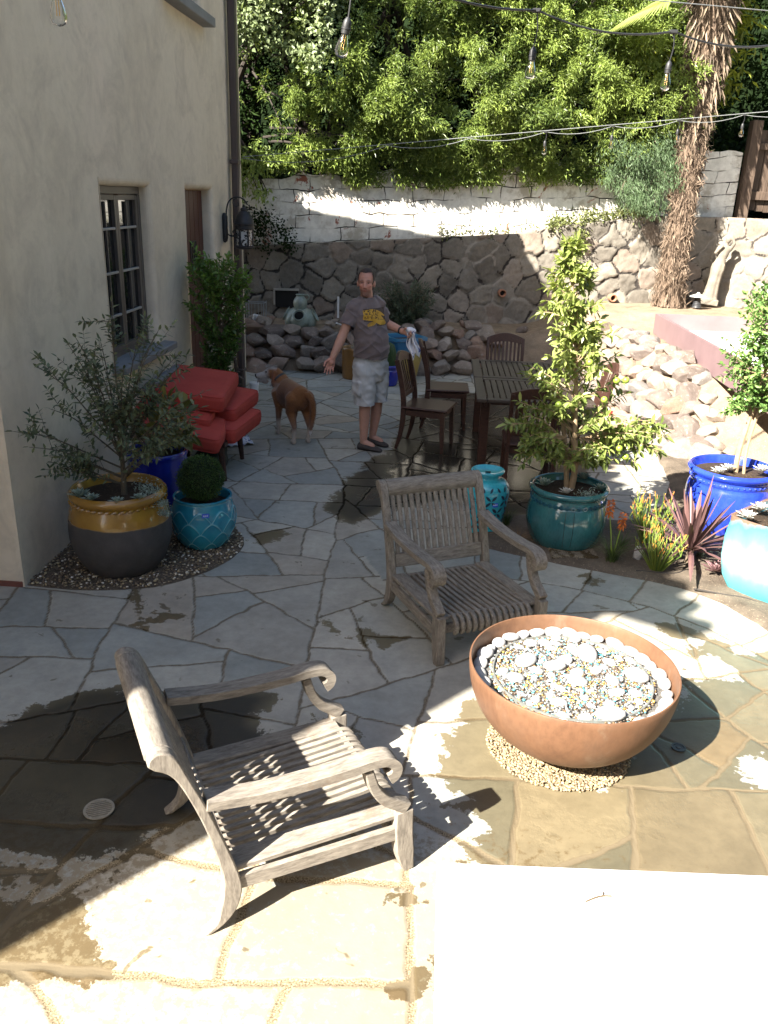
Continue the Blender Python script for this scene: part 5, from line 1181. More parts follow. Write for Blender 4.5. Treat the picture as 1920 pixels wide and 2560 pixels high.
P,D = twig_leaves(bp,11,.07,.03,.35,.8,True,.35); D[:,2]-=.12; zq=P[:,2]; leaves('foliage',P,D,rng.uniform(.050,.085,len(P)),rng.uniform(.020,.033,len(P)),M_citrus,ct,hi=True,fold=.22,tint=rng.random(len(P))*.75+.25*(zq>1.3))
M_fruit = plain('green citrus',(.22,.30,.04),(.13,.2,.03),.4,10,120,.1)
for p in ((1.20,5.62,1.30),(1.26,5.62,1.305),(1.0,5.58,1.42),(1.13,5.60,1.17),(1.34,5.66,.76),(1.28,5.62,.83),(.83,5.6,1.12)):
    mb = MB(); mb.ell((0,0,0),(.024,.024,.023),None,14); o = mb.build('fruit',M_fruit,ct); o.location=p
# topiary standard
ts = leafy('standard_shrub','tall narrow clipped shrub with bare twin stems in the bright cobalt pot','shrub')
mb = MB(); mb.tube(smooth([(2.36,6.35,.45),(2.36,6.35,.68),(2.40,6.36,.95),(2.44,6.37,1.2)],4),[.021]*7+[.016]*6,8); mb.tube(smooth([(2.42,6.33,.45),(2.41,6.34,.68),(2.45,6.36,1.0),(2.50,6.37,1.4)],4),.012,8); mb.tube([(2.43,6.35,.92),(2.55,6.33,1.02),(2.66,6.31,1.06)],.006,6)
bp=[]
for k in range(210):
    z=rng.uniform(1.0,1.95); a=rng.uniform(0,2*PI); rd=.30*math.sqrt(max(.05,1-((z-1.42)/.62)**2))*math.sqrt(rng.uniform(.2,1.1)); tip=(2.44+rd*math.cos(a),6.37+rd*math.sin(a),z); bp.append(arc((2.44,6.37,max(.98,z-.2)),tip,.03,5))
for k in range(7): bp.append(arc((2.40,6.36,.95),(2.22+rng.normal(0,.04),6.33+rng.normal(0,.05),1.02+rng.normal(0,.05)),.06,5))
for k in range(4): bp.append(arc((2.42,6.36,1.25),(2.10+rng.normal(0,.015),6.33,1.52-.1*k),.0,5))
stems(mb,bp,.004,.0015,4); mb.build('trunk',M_bark_l,ts)
P,D=twig_leaves(bp,9,.04,.025,.35,.85,True,.4); leaves('foliage',P,D,rng.uniform(.032,.05,len(P)),rng.uniform(.020,.03,len(P)),M_topi,ts,hi=True,fold=.2)
# boxwood ball
bx = leafy('boxwood_ball','dark clipped boxwood ball in the turquoise scale pot','shrub'); c=np.array([-1.62,5.43,.515])
mb = MB(); mb.ell(tuple(c),(.135,.135,.135),None,20); mb.tube([(-1.62,5.44,.31),(-1.62,5.43,.45)],.02,8); mb.build('core',plain('boxwood core',(.010,.022,.006),None,.9),bx)
d=unit(rng.normal(size=(6500,3))); rad_=.162*(1+.16*(fbm(d,2.6,3)-.5)*2)*rng.uniform(.80,1.03,6500); P=c+d*rad_[:,None]*np.array([1,1,.98]); leaves('foliage',P,unit(d+rng.normal(0,.6,d.shape)),rng.uniform(.010,.019,6500),rng.uniform(.006,.010,6500),M_box,bx)
# privet by the door
pv = leafy('privet_shrub','upright bright green privet shrub in front of the plank door','shrub')
mb = MB(); tr=smooth([(-2.20,8.28,.2),(-2.21,8.30,.7),(-2.25,8.33,1.1),(-2.27,8.35,1.5)],4); mb.tube(tr,[.026-.012*i/12 for i in range(13)],8); mb.tube(smooth([(-2.16,8.27,.2),(-2.17,8.3,.7),(-2.12,8.33,1.1)],4),.014,8); bp=[]
for k in range(165):
    z=.62+1.2*rng.random()**.8; w_=float(np.interp(z,[.6,.85,1.1,1.4,1.7,1.85],[.12,.17,.25,.33,.31,.15])); a=rng.uniform(0,2*PI); q=w_*math.sqrt(rng.uniform(.1,1.1)); x=max(-2.235+q*math.cos(a),-2.50); bp.append(arc((-2.2,8.31,max(.6,z-.25)),(x,8.33+q*math.sin(a),z),.0,5))
for x,z in ((-2.46,1.90),(-2.42,1.83),(-2.05,1.72),(-2.2,1.80),(-2.3,1.78),(-1.95,1.62)): bp.append(arc((-2.22,8.33,1.3),(x,8.33,z),.0,6)); bp.append(arc((-2.22,8.33,1.3),(x+.03,8.36,z-.08),.0,6))
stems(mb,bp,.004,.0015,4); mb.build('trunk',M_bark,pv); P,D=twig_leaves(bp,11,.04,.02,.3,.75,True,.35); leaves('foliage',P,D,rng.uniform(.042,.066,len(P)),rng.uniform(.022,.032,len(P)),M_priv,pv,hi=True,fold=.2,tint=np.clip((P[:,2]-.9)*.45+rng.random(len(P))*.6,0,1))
pot('planter_pot','plain dark pot of the privet, almost hidden by the red cushions',(-2.2,8.3,0),[(.12,0),(.15,.03),(.17,.2),(.18,.3)],bpy.data.materials['bronze window paint'],.26,.15)
# broad-leaved plant in the cobalt pot behind
M_cal = leafmat('broad leaf',(.07,.075,.02),(.18,.17,.05),.25,.4); cl=leafy('leafy_plant','broad-leaved olive and russet plant in the cobalt pot','plant'); bp=[]
for k in range(60): a=rng.uniform(0,2*PI); q=.30*math.sqrt(rng.random()); bp.append(arc((-2.1,5.92,.5),(max(-2.1+q*math.cos(a),-2.5),5.90+q*math.sin(a),rng.uniform(.58,.95)),.08,5))
mb=MB(); stems(mb,bp,.004,.002,4); mb.build('stems',M_bark,cl); P=np.array([p[-1] for p in bp]+[p[-2] for p in bp]); D=np.array([np.array(p[-1])-np.array(p[-3]) for p in bp]*2)+rng.normal(0,.06,(120,3)); D[:,2]-=.05; leaves('foliage',P,D,rng.uniform(.10,.15,120),rng.uniform(.06,.085,120),M_cal,cl,hi=True)
# succulents
def rosette(label, c, r, mat, n=26, tilt=(0,0), cat='succulent', group=None, th=.34):
    t = thing('succulent',label,cat,c,0,group); P=[];D=[];L=[];W=[];N=[]
    for k in range(n):
        a=k*2.39996; q=(k+1)/n; el=R(78-66*q); d=np.array([math.cos(a)*math.cos(el),math.sin(a)*math.cos(el),math.sin(el)]); P.append(np.array([0,0,.2*r])+d*r*.06); D.append(d); L.append(r*(.45+.55*q)); W.append(r*th*(.7+.4*q)); N.append(np.array([-math.cos(a)*math.sin(el),-math.sin(a)*math.sin(el),math.cos(el)]))
    o=leaves('rosette',np.array(P),np.array(D),np.array(L),np.array(W),mat,t,hi=True,fold=.25,curl=-.12,nrm=np.array(N)); o.rotation_euler=(tilt[0],tilt[1],0); return t
GS='rosettes in the citrus pot'; 
rosette('grey-green succulent rosette at the left rim of the amber pot',(-2.22,4.80,.54),.085,M_succ); rosette('grey-green succulent rosette at the front left of the amber pot',(-2.13,4.76,.54),.07,M_succ); rosette('small green succulent rosette at the front centre of the amber pot',(-1.96,4.75,.54),.06,M_succ); rosette('green succulent rosette at the front right of the amber pot',(-1.84,4.82,.545),.06,M_succ)
rosette('large grey succulent rosette at the left rim of the teal pot',(.82,5.78,.46),.085,M_succ); rosette('pinkish grey succulent rosette at the front rim of the teal pot',(.96,5.67,.45),.065,M_succ_p); rosette('green succulent rosette at the right rim of the teal pot',(1.22,5.80,.45),.065,M_succ); rosette('grey succulent rosette at the back rim of the teal pot',(1.14,6.03,.45),.075,M_succ)
rosette('pale succulent rosette at the front left in the bright cobalt pot',(2.18,6.20,.50),.075,M_succ_p); rosette('pale succulent rosette left of the stems in the bright cobalt pot',(2.28,6.30,.50),.07,M_succ_p); rosette('pale succulent rosette right of the stems in the bright cobalt pot',(2.53,6.28,.50),.085,M_succ_p)
rosette('white succulent rosette in the near corner of the square aqua pot',(2.05,5.18,.51),.085,M_succ_p); rosette('white succulent rosette beyond the corner in the square aqua pot',(2.20,5.36,.51),.08,M_succ_p); rosette('mauve succulent rosette in the square aqua pot at the photo edge',(2.26,5.20,.51),.08,M_succ_m)
rosette('mauve brown succulent rosette on bare soil beside the square aqua pot',(1.98,5.36,.04),.11,M_succ_m,34,th=.26)
# trailing silver plants
def trail(label,cs,mat,n=260,dr=.12):
    t=thing('trailing_plant',label,'plant'); P=[];D=[]
    for c,r in cs:
        p=np.array(c)+rng.normal(0,1,(n,3))*np.array([r,r,r*.45]); P.append(p); D.append(unit(rng.normal(0,1,(n,3))+np.array([0,0,.4])))
    P=np.concatenate(P); D=np.concatenate(D); leaves('foliage',P,D,rng.uniform(.012,.024,len(P)),rng.uniform(.006,.010,len(P)),mat,t); return t
trail('silver trailing plant spilling over the right rim of the amber pot',[((-1.86,5.0,.58),.045),((-1.80,4.92,.57),.035),((-1.73,4.92,.50),.022),((-1.72,4.91,.44),.018)],M_succ,150)
trail('low green trailing succulent at the front right rim of the teal pot',[((1.12,5.69,.45),.035),((1.17,5.66,.44),.025)],M_succ,180)
# grasses and bed plants
def tuft(name,label,c,n,h,spread,mat,w=.004,cat='grass',droop=.5,seg=5,tint=None,parent=None):
    t = parent or thing(name,label,cat,c); V=[];F=[];T=[]
    for k in range(n):
        a=rng.uniform(0,2*PI); q=spread*math.sqrt(rng.random()); H=h*rng.uniform(.55,1.05); out=np.array([math.cos(a),math.sin(a),0]); sd=np.array([-math.sin(a),math.cos(a),0])*w*rng.uniform(.7,1.3)*.5; b=len(V); p0=out*q*.25*rng.random()
        for s in range(seg+1):
            u=s/seg; p=p0+out*q*(u**1.6)*1.0+np.array([0,0,H*(u-droop*u*u*.55)]); ww=sd*(1-u*.92); V+= [p-ww,p+ww]
        F+=[(b+2*s,b+2*s+1,b+2*s+3,b+2*s+2) for s in range(seg)]; T+=[rng.random() if tint is None else tint]*seg
    mesh_np('blades',np.array(V),np.array(F),mat,t,False,face_attrs={'tint':np.array(T)}); return t
tuft('ornamental_grass','dark green grass tuft in the bed between jar and teal pot',(.60,6.1,.02),90,.26,.16,M_grass); tuft('ornamental_grass','low bronze grass tuft in front of the jar',(.66,5.76,.02),150,.17,.20,M_grass_b,.003,droop=1.1)
tuft('ornamental_grass','blue-grey fescue tuft left of the square aqua pot',(2.0,5.72,.02),170,.22,.20,M_fescue,.003,droop=1.0); tuft('ornamental_grass','fine green grass tuft behind the torch lily',(1.42,5.75,.02),110,.24,.20,M_grass,.003)
tk=thing('torch_lily','orange torch lily with two flower spikes in front of the teal pot','flower',(1.31,5.50,.02)); tuft('', '',(0,0,0),110,.32,.22,M_grass,.006,parent=tk,droop=.8)
for dx,dy,h in ((-.055,.03,.40),(.03,-.01,.33)):
    mb=MB(); mb.tube([(0,0,0),(dx*.6,dy*.6,h*.6),(dx,dy,h-.04)],[.005,.0045,.004],6); mb.build('flower_stem',bpy.data.materials['green citrus'],tk)
    k=90; z=rng.uniform(0,1,k); a=rng.uniform(0,2*PI,k); P=np.c_[dx+.010*np.cos(a),dy+.010*np.sin(a),h-.05+z*.11]; D=np.c_[np.cos(a),np.sin(a),-1.0+1.4*z]; leaves('flower_spike',P,D,.032*(1.1-.5*z),.012,M_poker,tk,hi=False)
def firestick(label,c,n,h,sp):
    t=thing('firestick',label,'plant',c); mb=MB(); mt=MB()
    for k in range(n):
        a=rng.uniform(0,2*PI); q=sp*math.sqrt(rng.random()); H=h*rng.uniform(.6,1.05); p=[(q*.2*math.cos(a),q*.2*math.sin(a),0),(q*.65*math.cos(a),q*.65*math.sin(a),H*.5),(q*math.cos(a),q*math.sin(a),H*.78)]; mb.tube(p,[.0045,.004,.0036],5)
        for b in range(2): e=(p[2][0]+rng.normal(0,.018),p[2][1]+rng.normal(0,.018),H*rng.uniform(.9,1.1)); md=tuple(p[2][i]*.4+e[i]*.6 for i in range(3)); mb.tube([p[2],md],[.0034,.003],5); (mt if rng.random()<.6 else mb).tube([md,e],[.003,.0024],5)
    a_=mb.build('stems',M_fire,t); b_=mt.build('tips',M_fire_t,t)
    for o in (a_,b_): add_attr(o.data,'tint',rng.random(len(o.data.polygons)),'FACE')
    return t
firestick('firestick plant with orange tips at the edge of the patio',(1.60,5.40,.02),52,.33,.17); firestick('taller yellow-green firestick plant behind the cordyline',(1.64,5.86,.02),52,.40,.16)
cd=thing('cordyline','spiky burgundy cordyline in the sunny corner of the bed','plant',(1.86,5.56,.02)); mb=MB(); mb.tube([(0,0,0),(.0,0,.12)],[.03,.025],8); mb.build('stem',M_bark,cd)
V=[];F=[];T=[]
for k in range(44):
    a=k*2.39996+.3; q=(k+1)/44; el=R(84-72*q); Lf=.53*rng.uniform(.85,1.1); d=np.array([math.cos(a)*math.cos(el),math.sin(a)*math.cos(el),math.sin(el)]); sd=np.array([-math.sin(a),math.cos(a),0]); up=np.cross(sd,d)*-1; b=len(V); tv=rng.random()
    for s in range(7):
        u=s/6; p=np.array([0,0,.11])+d*Lf*u+np.array([0,0,-.16*u*u*math.cos(el)]); ww=.019*math.sin(PI*(.12+.86*u))**.8; n2=np.cross(d,sd); V+=[p-sd*ww+n2*ww*-.35,p,p+sd*ww+n2*ww*-.35]
    for s in range(6):
        c0=b+3*s; F+=[(c0,c0+1,c0+4,c0+3),(c0+1,c0+2,c0+5,c0+4)]; T+=[tv,tv]
mesh_np('blades',np.array(V),np.array(F),M_cord,cd,False,face_attrs={'tint':np.array(T)})
o=bpy.data.objects.new('stone',ROCKS[3].copy()); o.data.materials.clear(); o.data.materials.append(M_wp); COL.objects.link(o); o.location=(1.50,5.56,.06); o.scale=(.05,.04,.075); tag(o,'white upright stone beside the firestick plant','stone')
M_hose=plain('drip hose',(.03,.024,.02),None,.6); mb=MB(); mb.tube(smooth([(1.45,5.36,.03),(1.7,5.34,.035),(1.82,5.42,.035),(1.98,5.46,.03),(2.1,5.62,.03)],6),.008,6); tag(mb.build('drip_hose',M_hose,None),'dark drip hose looping over the soil in front of the cordyline','hose')
mb=MB(); mb.tube(smooth([(1.78,5.12,.03),(1.95,5.06,.03),(2.12,5.0,.03),(2.3,4.75,.03)],6),.007,6); tag(mb.build('drip_hose',M_hose,None),'dark drip hose along the bed edge beside the square aqua pot','hose')
# cactus
mb=MB(); mb.lathe([(0,.22),(.075,.23),(.092,.30),(.092,.46),(.07,.545),(.03,.575),(0,.58)],80,wob=lambda w,z:1+.10*math.cos(16*w)); o=mb.build('column_cactus',plain('cactus skin',(.035,.075,.018),(.02,.045,.012),.6,6,60,.3),None); o.location=(-.68,11.18,.0); tag(o,'ribbed green column cactus in the small cobalt pot','cactus')
tuft('grass_plant','pale dry plant in the ochre pot behind the man',(-1.18,11.55,.40),60,.10,.13,M_fescue,.006)
# bush behind the man
bsx=leafy('terrace_bush','rounded grey-green bush on the terrace behind the standing man','bush'); bp=[]
for k in range(150):
    a=rng.uniform(0,2*PI); q=math.sqrt(rng.uniform(.1,1)); z=.62+.62*rng.random(); w_=.50*math.sqrt(max(.05,1-((z-.88)/.48)**2)); bp.append(arc((-.55,12.75,.56),(-.55+w_*q*math.cos(a),12.75+.7*w_*q*math.sin(a),z),.05,6))
mb=MB(); stems(mb,bp,.006,.002,4); mb.build('branches',M_bark,bsx); P,D=twig_leaves(bp,14,.06,.015,.3,.8); leaves('foliage',P,D,rng.uniform(.05,.08,len(P)),rng.uniform(.014,.022,len(P)),leafmat('grey bush leaf',(.03,.05,.026),(.11,.145,.085),.15),bsx)
# ================================================================ TREES BEYOND THE WALL
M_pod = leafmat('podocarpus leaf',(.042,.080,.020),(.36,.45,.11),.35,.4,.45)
M_pod_d = leafmat('shaded leaf',(.006,.014,.004),(.024,.045,.011),.15,.7,.06)  # dark leaf copy, deep shade of the inner foliage put into its colour
M_maple = leafmat('maple leaf',(.10,.14,.06),(.30,.36,.19),.3,.45)
M_weep = leafmat('weeping bush leaf',(.045,.08,.035),(.16,.235,.115),.25,.5)
M_trunk = plain('dark bark',(.045,.035,.028),(.02,.016,.013),.95,8,40,.6)
SN = [None]
def sprays(C, out, n, L, W, r, droop=.35, tintb=None):
    """n narrow leaves fanning from every spray centre"""
    K=len(C); C=np.repeat(C,n,0); O=np.repeat(out,n,0); d=unit(O*.75+rng.normal(0,.62,C.shape)+np.array([0,0,-droop])); P=C+rng.normal(0,1,C.shape)*r*.5+d*r*.15
    t=np.clip(np.repeat(tintb if tintb is not None else rng.random(K),n)*.75+rng.random(len(C))*.35-.05,0,1)
    SN[0] = rng.normal(0,.5,C.shape)+np.array([-.25,-.75,.75])
    return P,d,rng.uniform(.6,1.1,len(C))*L,rng.uniform(.8,1.2,len(C))*W,t
def bulge(P): return .45*fbm(P,.95,31,3)+.55*fbm(P,2.1,32,2)
def hedge_tree(label, x0, x1, zb, nclus, seed, hole=None):
    t = thing('podocarpus_tree',label,'tree',(0,0,0),0,'podocarpus trees over the block wall')
    X = rng.uniform(x0-.2,x1+.2,nclus*5); Z = zb+ (6.0-zb)*rng.random(nclus*5)**1.1; B = bulge(np.c_[X,Z])
    F2 = fbm(np.c_[X,Z],3.6,17,2); score=.62*B+.38*F2
    prob = np.clip((score-.37)/.10,0.10,1)
    if hole is not None: prob *= hole(X,Z)
    k = rng.random(len(X))<prob; X,Z,score = X[k][:nclus],Z[k][:nclus],score[k][:nclus]
    yf = 13.98+.155*X-.42*np.clip((Z-2.6)/1.1,0,1); Y = yf-(score-.42)*2.4*np.clip((Z-2.3)/.9,.15,1)+rng.uniform(-.1,.3,len(X))+.10*np.clip(Z-3.5,0,3)
    Y = np.where(Z<3.2,np.minimum(Y,yf+.0),Y)
    wy = 14.07+.155*X; Y = np.maximum(Y, wy-.06-np.clip((Z-2.78)/1.09,0,9)-rng.uniform(0,.12,len(X))); C = np.c_[X,Y,Z]; out = unit(np.c_[rng.normal(0,.4,len(X)),-np.ones(len(X)),rng.normal(0,.25,len(X))])
    tb = np.clip(.15+1.0*(fbm(C,1.4,77,2)-.25)+rng.normal(0,.15,len(X)),0,1)
    P,D,L,W,T = sprays(C,out,38,.092,.0175,.09,.22,tb)
    leaves('crown',P,D,L,W,M_pod,t,tint=T,nrm=SN[0])
    mb = MB(); xc=(x0+x1)/2
    for q in range(3):
        xx=xc+rng.normal(0,.3); mb.tube(smooth([(xx,14.75+.155*xx,1.8),(xx+rng.normal(0,.2),14.7+.155*xx,3.6),(xx+rng.normal(0,.5),14.6+.155*xx,5.8)],4),[.07]*5+[.045]*4,7)
    for _ in range(40):
        i=rng.integers(0,len(C)); e=C[i]; mb.tube(arc((xc+rng.normal(0,.4),14.7+.155*xc,e[2]+rng.normal(0,.3)),e,.1,5),[.02,.015,.012,.009,.006],5)
    mb.build('trunk',M_trunk,t); return t
def dark_zone(X,Z):     # the two deep gaps in the foliage
    h = np.ones(len(X)); 
    h *= np.where(((X+1.25)/.85)**2+((Z-4.45)/.55)**2<1,.22,1); h *= np.where((X<-2.35)&(Z>2.9),.03,1); h *= np.where(((X+2.0)/.55)**2+((Z-4.4)/.7)**2<1,.25,1); h *= np.where(((X-3.0)/.45)**2+((Z-4.2)/.8)**2<1,.5,1); return h
hedge_tree('fern-leaved podocarpus tree hanging over the left end of the block wall',-3.2,-1.4,2.80,800,1,dark_zone)
hedge_tree('bright podocarpus tree over the wall behind the standing man',-1.4,-.1,2.62,950,2,dark_zone)
hedge_tree('tall sunlit podocarpus tree in the middle of the hedge',-.1,1.1,2.68,1050,3,dark_zone)
hedge_tree('podocarpus tree over the wall left of the palm',1.1,2.3,2.75,950,4,dark_zone)
hedge_tree('darker podocarpus tree in the shade beside the palm trunk',2.3,3.6,2.95,600,5,dark_zone)
# upper canopy above the picture, inner growth behind coloured dark as if in shade
t = thing('evergreen_tree','dark evergreen tree mass rising behind the podocarpus hedge','tree'); n=6500
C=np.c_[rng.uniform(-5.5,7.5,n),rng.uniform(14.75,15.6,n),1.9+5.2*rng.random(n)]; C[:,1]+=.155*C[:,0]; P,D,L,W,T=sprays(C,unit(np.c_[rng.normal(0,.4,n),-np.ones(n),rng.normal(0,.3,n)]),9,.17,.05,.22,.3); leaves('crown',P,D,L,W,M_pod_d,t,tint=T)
mb=MB()
for x in (-3.5,-.5,2.6,5.5): mb.tube(smooth([(x,15.5+.155*x,1.5),(x+.2,15.5+.155*x,4),(x+.1,15.4+.155*x,7.5)],4),[.16]*5+[.10]*4,9)
mb.build('trunk',M_trunk,t)
t = thing('overhanging_tree','leafy tree overhanging the hedge from above the top of the photo','tree'); n=800
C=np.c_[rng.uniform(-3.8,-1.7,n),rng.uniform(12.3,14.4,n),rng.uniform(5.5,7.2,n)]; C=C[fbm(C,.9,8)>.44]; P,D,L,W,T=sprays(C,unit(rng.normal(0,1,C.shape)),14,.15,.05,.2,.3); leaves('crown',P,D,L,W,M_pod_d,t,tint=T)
mb=MB(); mb.tube(smooth([(-4.6,15.2,1.4),(-4.2,14.9,4),(-3,14,6.2),(-1.9,13.3,6.6)],4),[.16]*5+[.12]*4+[.06]*4,9); mb.build('trunk',M_trunk,t)
t = thing('maple_tree','pale-leaved maple branch in sun beside the downspout at the top','tree'); n=330
C=np.c_[rng.uniform(-3.5,-1.75,n),rng.uniform(12.5,13.6,n),rng.uniform(4.05,5.6,n)]; C=C[(fbm(C,1.3,21)>.46)&(C[:,2]>4.3-.35*(C[:,0]+1.75)-.3)]; P,D,L,W,T=sprays(C,np.tile([[0,-.6,.5]],(len(C),1)),26,.075,.058,.16,.1); leaves('crown',P,D,L,W,M_maple,t,tint=T,curl=.25,nrm=SN[0])
C2=np.c_[rng.uniform(-3.2,-2.72,26),rng.uniform(13.0,13.5,26),rng.uniform(2.35,2.95,26)]; P,D,L,W,T=sprays(C2,np.tile([[0,-1,-.3]],(26,1)),22,.11,.035,.12,.5); leaves('lower_foliage',P,D,L,W,M_pod,t,tint=T*.5+.3)
mb=MB(); mb.tube(smooth([(-3.9,14.9,1.5),(-3.5,14.2,3.6),(-2.6,13.3,4.9)],5),[.09]*6+[.05]*5,8)
for k in range(18): mb.tube(arc((-3.3+rng.normal(0,.2),14.0,4.2),C[rng.integers(0,len(C))],.1,5),.01,5)
for k in range(8): mb.tube(arc((-3.3,14.0,3.2),C2[rng.integers(0,26)],.1,5),.008,5)
mb.build('trunk',M_trunk,t)
t = thing('weeping_bush','fine grey-green weeping bush spilling over the wall left of the palm','bush'); n=300
C=np.c_[rng.normal(2.95,.30,n),13.95+rng.normal(0,.18,n),2.3+1.05*rng.random(n)**.8]; C=C[(fbm(C,2.4,13)>.43)&(np.abs(C[:,0]-2.95)<.25+.5*(C[:,2]-2.2))]; n=len(C); P,D,L,W,T=sprays(C,np.tile([[0,-.7,-.5]],(n,1)),40,.085,.0085,.13,.6); leaves('crown',P,D,L,W,M_weep,t,tint=T)
mb=MB()
for k in range(25): mb.tube(arc((3.0,14.9,2.9),C[rng.integers(0,n)],.25,6),.007,5)
mb.build('stems',M_bark,t)
t = thing('wall_ivy','creeping ivy and weeds along the ledge of the stone wall','ivy'); n=150
X=np.r_[rng.uniform(1.6,3.3,110),rng.uniform(-.2,1.4,25),rng.uniform(2.05,2.2,15)]; C=np.c_[X,13.80+SW_K*X+rng.uniform(-.08,.22,n),np.interp(X,[-.45,1.2,2.0,3.4],[1.80,1.93,2.08,2.27])+rng.uniform(.0,.14,n)]; C[-15:,2]-=rng.uniform(.1,.55,15); C[-15:,1]=13.66+SW_K*X[-15:]; C[110:135,2]-=.03
P,D,L,W,T=sprays(C,np.tile([[0,-.5,.5]],(n,1)),16,.055,.035,.09,.1); leaves('foliage',P,D,L,W,leafmat('ivy leaf',(.08,.10,.03),(.24,.26,.10),.2),t,tint=T)
t = thing('trailing_ivy','dark creeper on the wall corner behind the wall lantern','ivy'); n=70
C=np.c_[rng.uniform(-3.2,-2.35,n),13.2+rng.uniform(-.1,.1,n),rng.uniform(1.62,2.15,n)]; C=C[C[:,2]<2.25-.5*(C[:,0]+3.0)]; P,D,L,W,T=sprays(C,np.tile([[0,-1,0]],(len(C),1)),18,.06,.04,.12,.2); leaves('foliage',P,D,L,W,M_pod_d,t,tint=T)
# ---- palm
pm = thing('palm_tree','tall palm with shaggy fibrous trunk in front of the stone wall','palm',(3.60,13.82,.93))
spine = smooth([(0,0,0),(-.02,0,.3),(-.01,0,1.0),(.0,.02,2.1),(.0,.03,3.0),(.03,.05,4.2),(.02,.05,5.4)],6); sp_=np.array(spine)
def tr_r(z): return float(np.interp(z,[0,.15,.5,1.2,2.0,2.6,3.2,4.2,5.4],[.27,.235,.20,.175,.18,.215,.27,.31,.29]))
rings=[]
for p in sp_: rings.append([(p[0]+tr_r(p[2])*.82*(1+.10*math.sin(5*a+p[2]*9)+.05*math.sin(11*a-p[2]*23))*math.cos(a),p[1]+tr_r(p[2])*.82*(1+.10*math.sin(5*a+p[2]*9)+.05*math.sin(11*a-p[2]*23))*math.sin(a),p[2]) for a in np.linspace(0,2*PI,28,endpoint=False)])
mb=MB(); mb.loft(rings); M_palm=plain('palm fibre',(.22,.155,.105),(.09,.062,.045),.95,6,45,1.0,.04,stretch=(1,1,.3)); mb.build('trunk',M_palm,pm)
n=9000; z=5.35*rng.random(n); a=rng.uniform(0,2*PI,n); rad_=np.array([tr_r(q) for q in z])*rng.uniform(.75,1.0,n); cx=np.interp(z,sp_[:,2],sp_[:,0]); cy=np.interp(z,sp_[:,2],sp_[:,1]); P=np.c_[cx+rad_*np.cos(a),cy+rad_*np.sin(a),z]
D=np.c_[np.cos(a)*.35,np.sin(a)*.35,np.where(rng.random(n)<.6,-1,1)*1.0]+rng.normal(0,.32,(n,3)); M_fib=leafmat('palm fibre strand',(.07,.05,.036),(.27,.20,.145),.05,.8,.2); leaves('fibre',P,D,rng.uniform(.06,.20,n),rng.uniform(.004,.012,n),M_fib,pm,tint=rng.random(n)*np.interp(z,[0,2.4,3.6],[1,.9,.42]))
n=420; z=rng.uniform(2.5,5.4,n); a=rng.uniform(0,2*PI,n); rad_=np.array([tr_r(q) for q in z])*.9; P=np.c_[rad_*np.cos(a),rad_*np.sin(a),z]; D=np.c_[np.cos(a)*.45,np.sin(a)*.45,-np.ones(n)]+rng.normal(0,.2,(n,3)); leaves('dead_frond',P,D,rng.uniform(.12,.32,n),rng.uniform(.02,.05,n),leafmat('dead palm frond',(.05,.036,.025),(.26,.20,.14),.05,.8),pm,hi=True,fold=.4)
M_frond=leafmat('palm frond',(.07,.11,.02),(.34,.40,.12),.3,.4)
def fan(hub,d,r=.95,spread=115,n=34,pet=None):
    d=unit(np.array(d,float)); nrm=unit(np.cross(d,np.cross(np.array([0,0,1.0]),d)+1e-6)); s=np.cross(d,nrm); P=[];D=[];L=[];N=[]
    for k in range(n):
        an=R(spread*(k/(n-1)-.5)*2); v=d*math.cos(an)+s*math.sin(an); P.append(np.array(hub)); D.append(v+np.array([0,0,-.12])); L.append(r*(.75+.25*math.cos(an))); N.append(nrm)
    o=leaves('frond',P,D,L,.042,M_frond,pm,hi=True,fold=.3,curl=.10,nrm=np.array(N),tint=.55+.45*rng.random(n))
    if pet is not None:
        mb=MB(); mb.tube(arc(pet,hub,.15,7),[.022,.018,.015,.013,.012,.011,.01],6); mb.build('petiole',M_topi,pm)
fan((-.72,-.55,4.17),(-1,-.25,-.36),1.12,58,34,(0,0,5.3))
for k in range(15):
    a=2*PI*k/15+.2; el=R(-25+70*((k*7)%15)/15); q=1.15; d=np.array([math.cos(a)*math.cos(el),math.sin(a)*math.cos(el),math.sin(el)]); hub=np.array([0,0,5.5])+d*q
    fan(tuple(hub),tuple(d+np.array([0,0,-.25])),.9,110,26,(0,0,5.4))
t=thing('slim_tree','thin dark tree trunk rising behind the palm','tree'); mb=MB(); mb.tube(smooth([(3.28,14.95,1.8),(3.22,14.9,3.4),(3.27,14.9,5.0),(3.35,14.9,7)],5),.13,9); mb.build('trunk',M_trunk,t)
C=np.c_[rng.uniform(2.5,4.3,160),rng.uniform(14.4,14.8,160),rng.uniform(4.0,5.6,160)]; P,D,L,W,T=sprays(C,np.tile([[0,-1,0]],(160,1)),14,.2,.045,.25,.5); leaves('foliage',P,D,L,W,leafmat('yellow broad leaf',(.08,.11,.015),(.36,.40,.05),.4),t,tint=T)
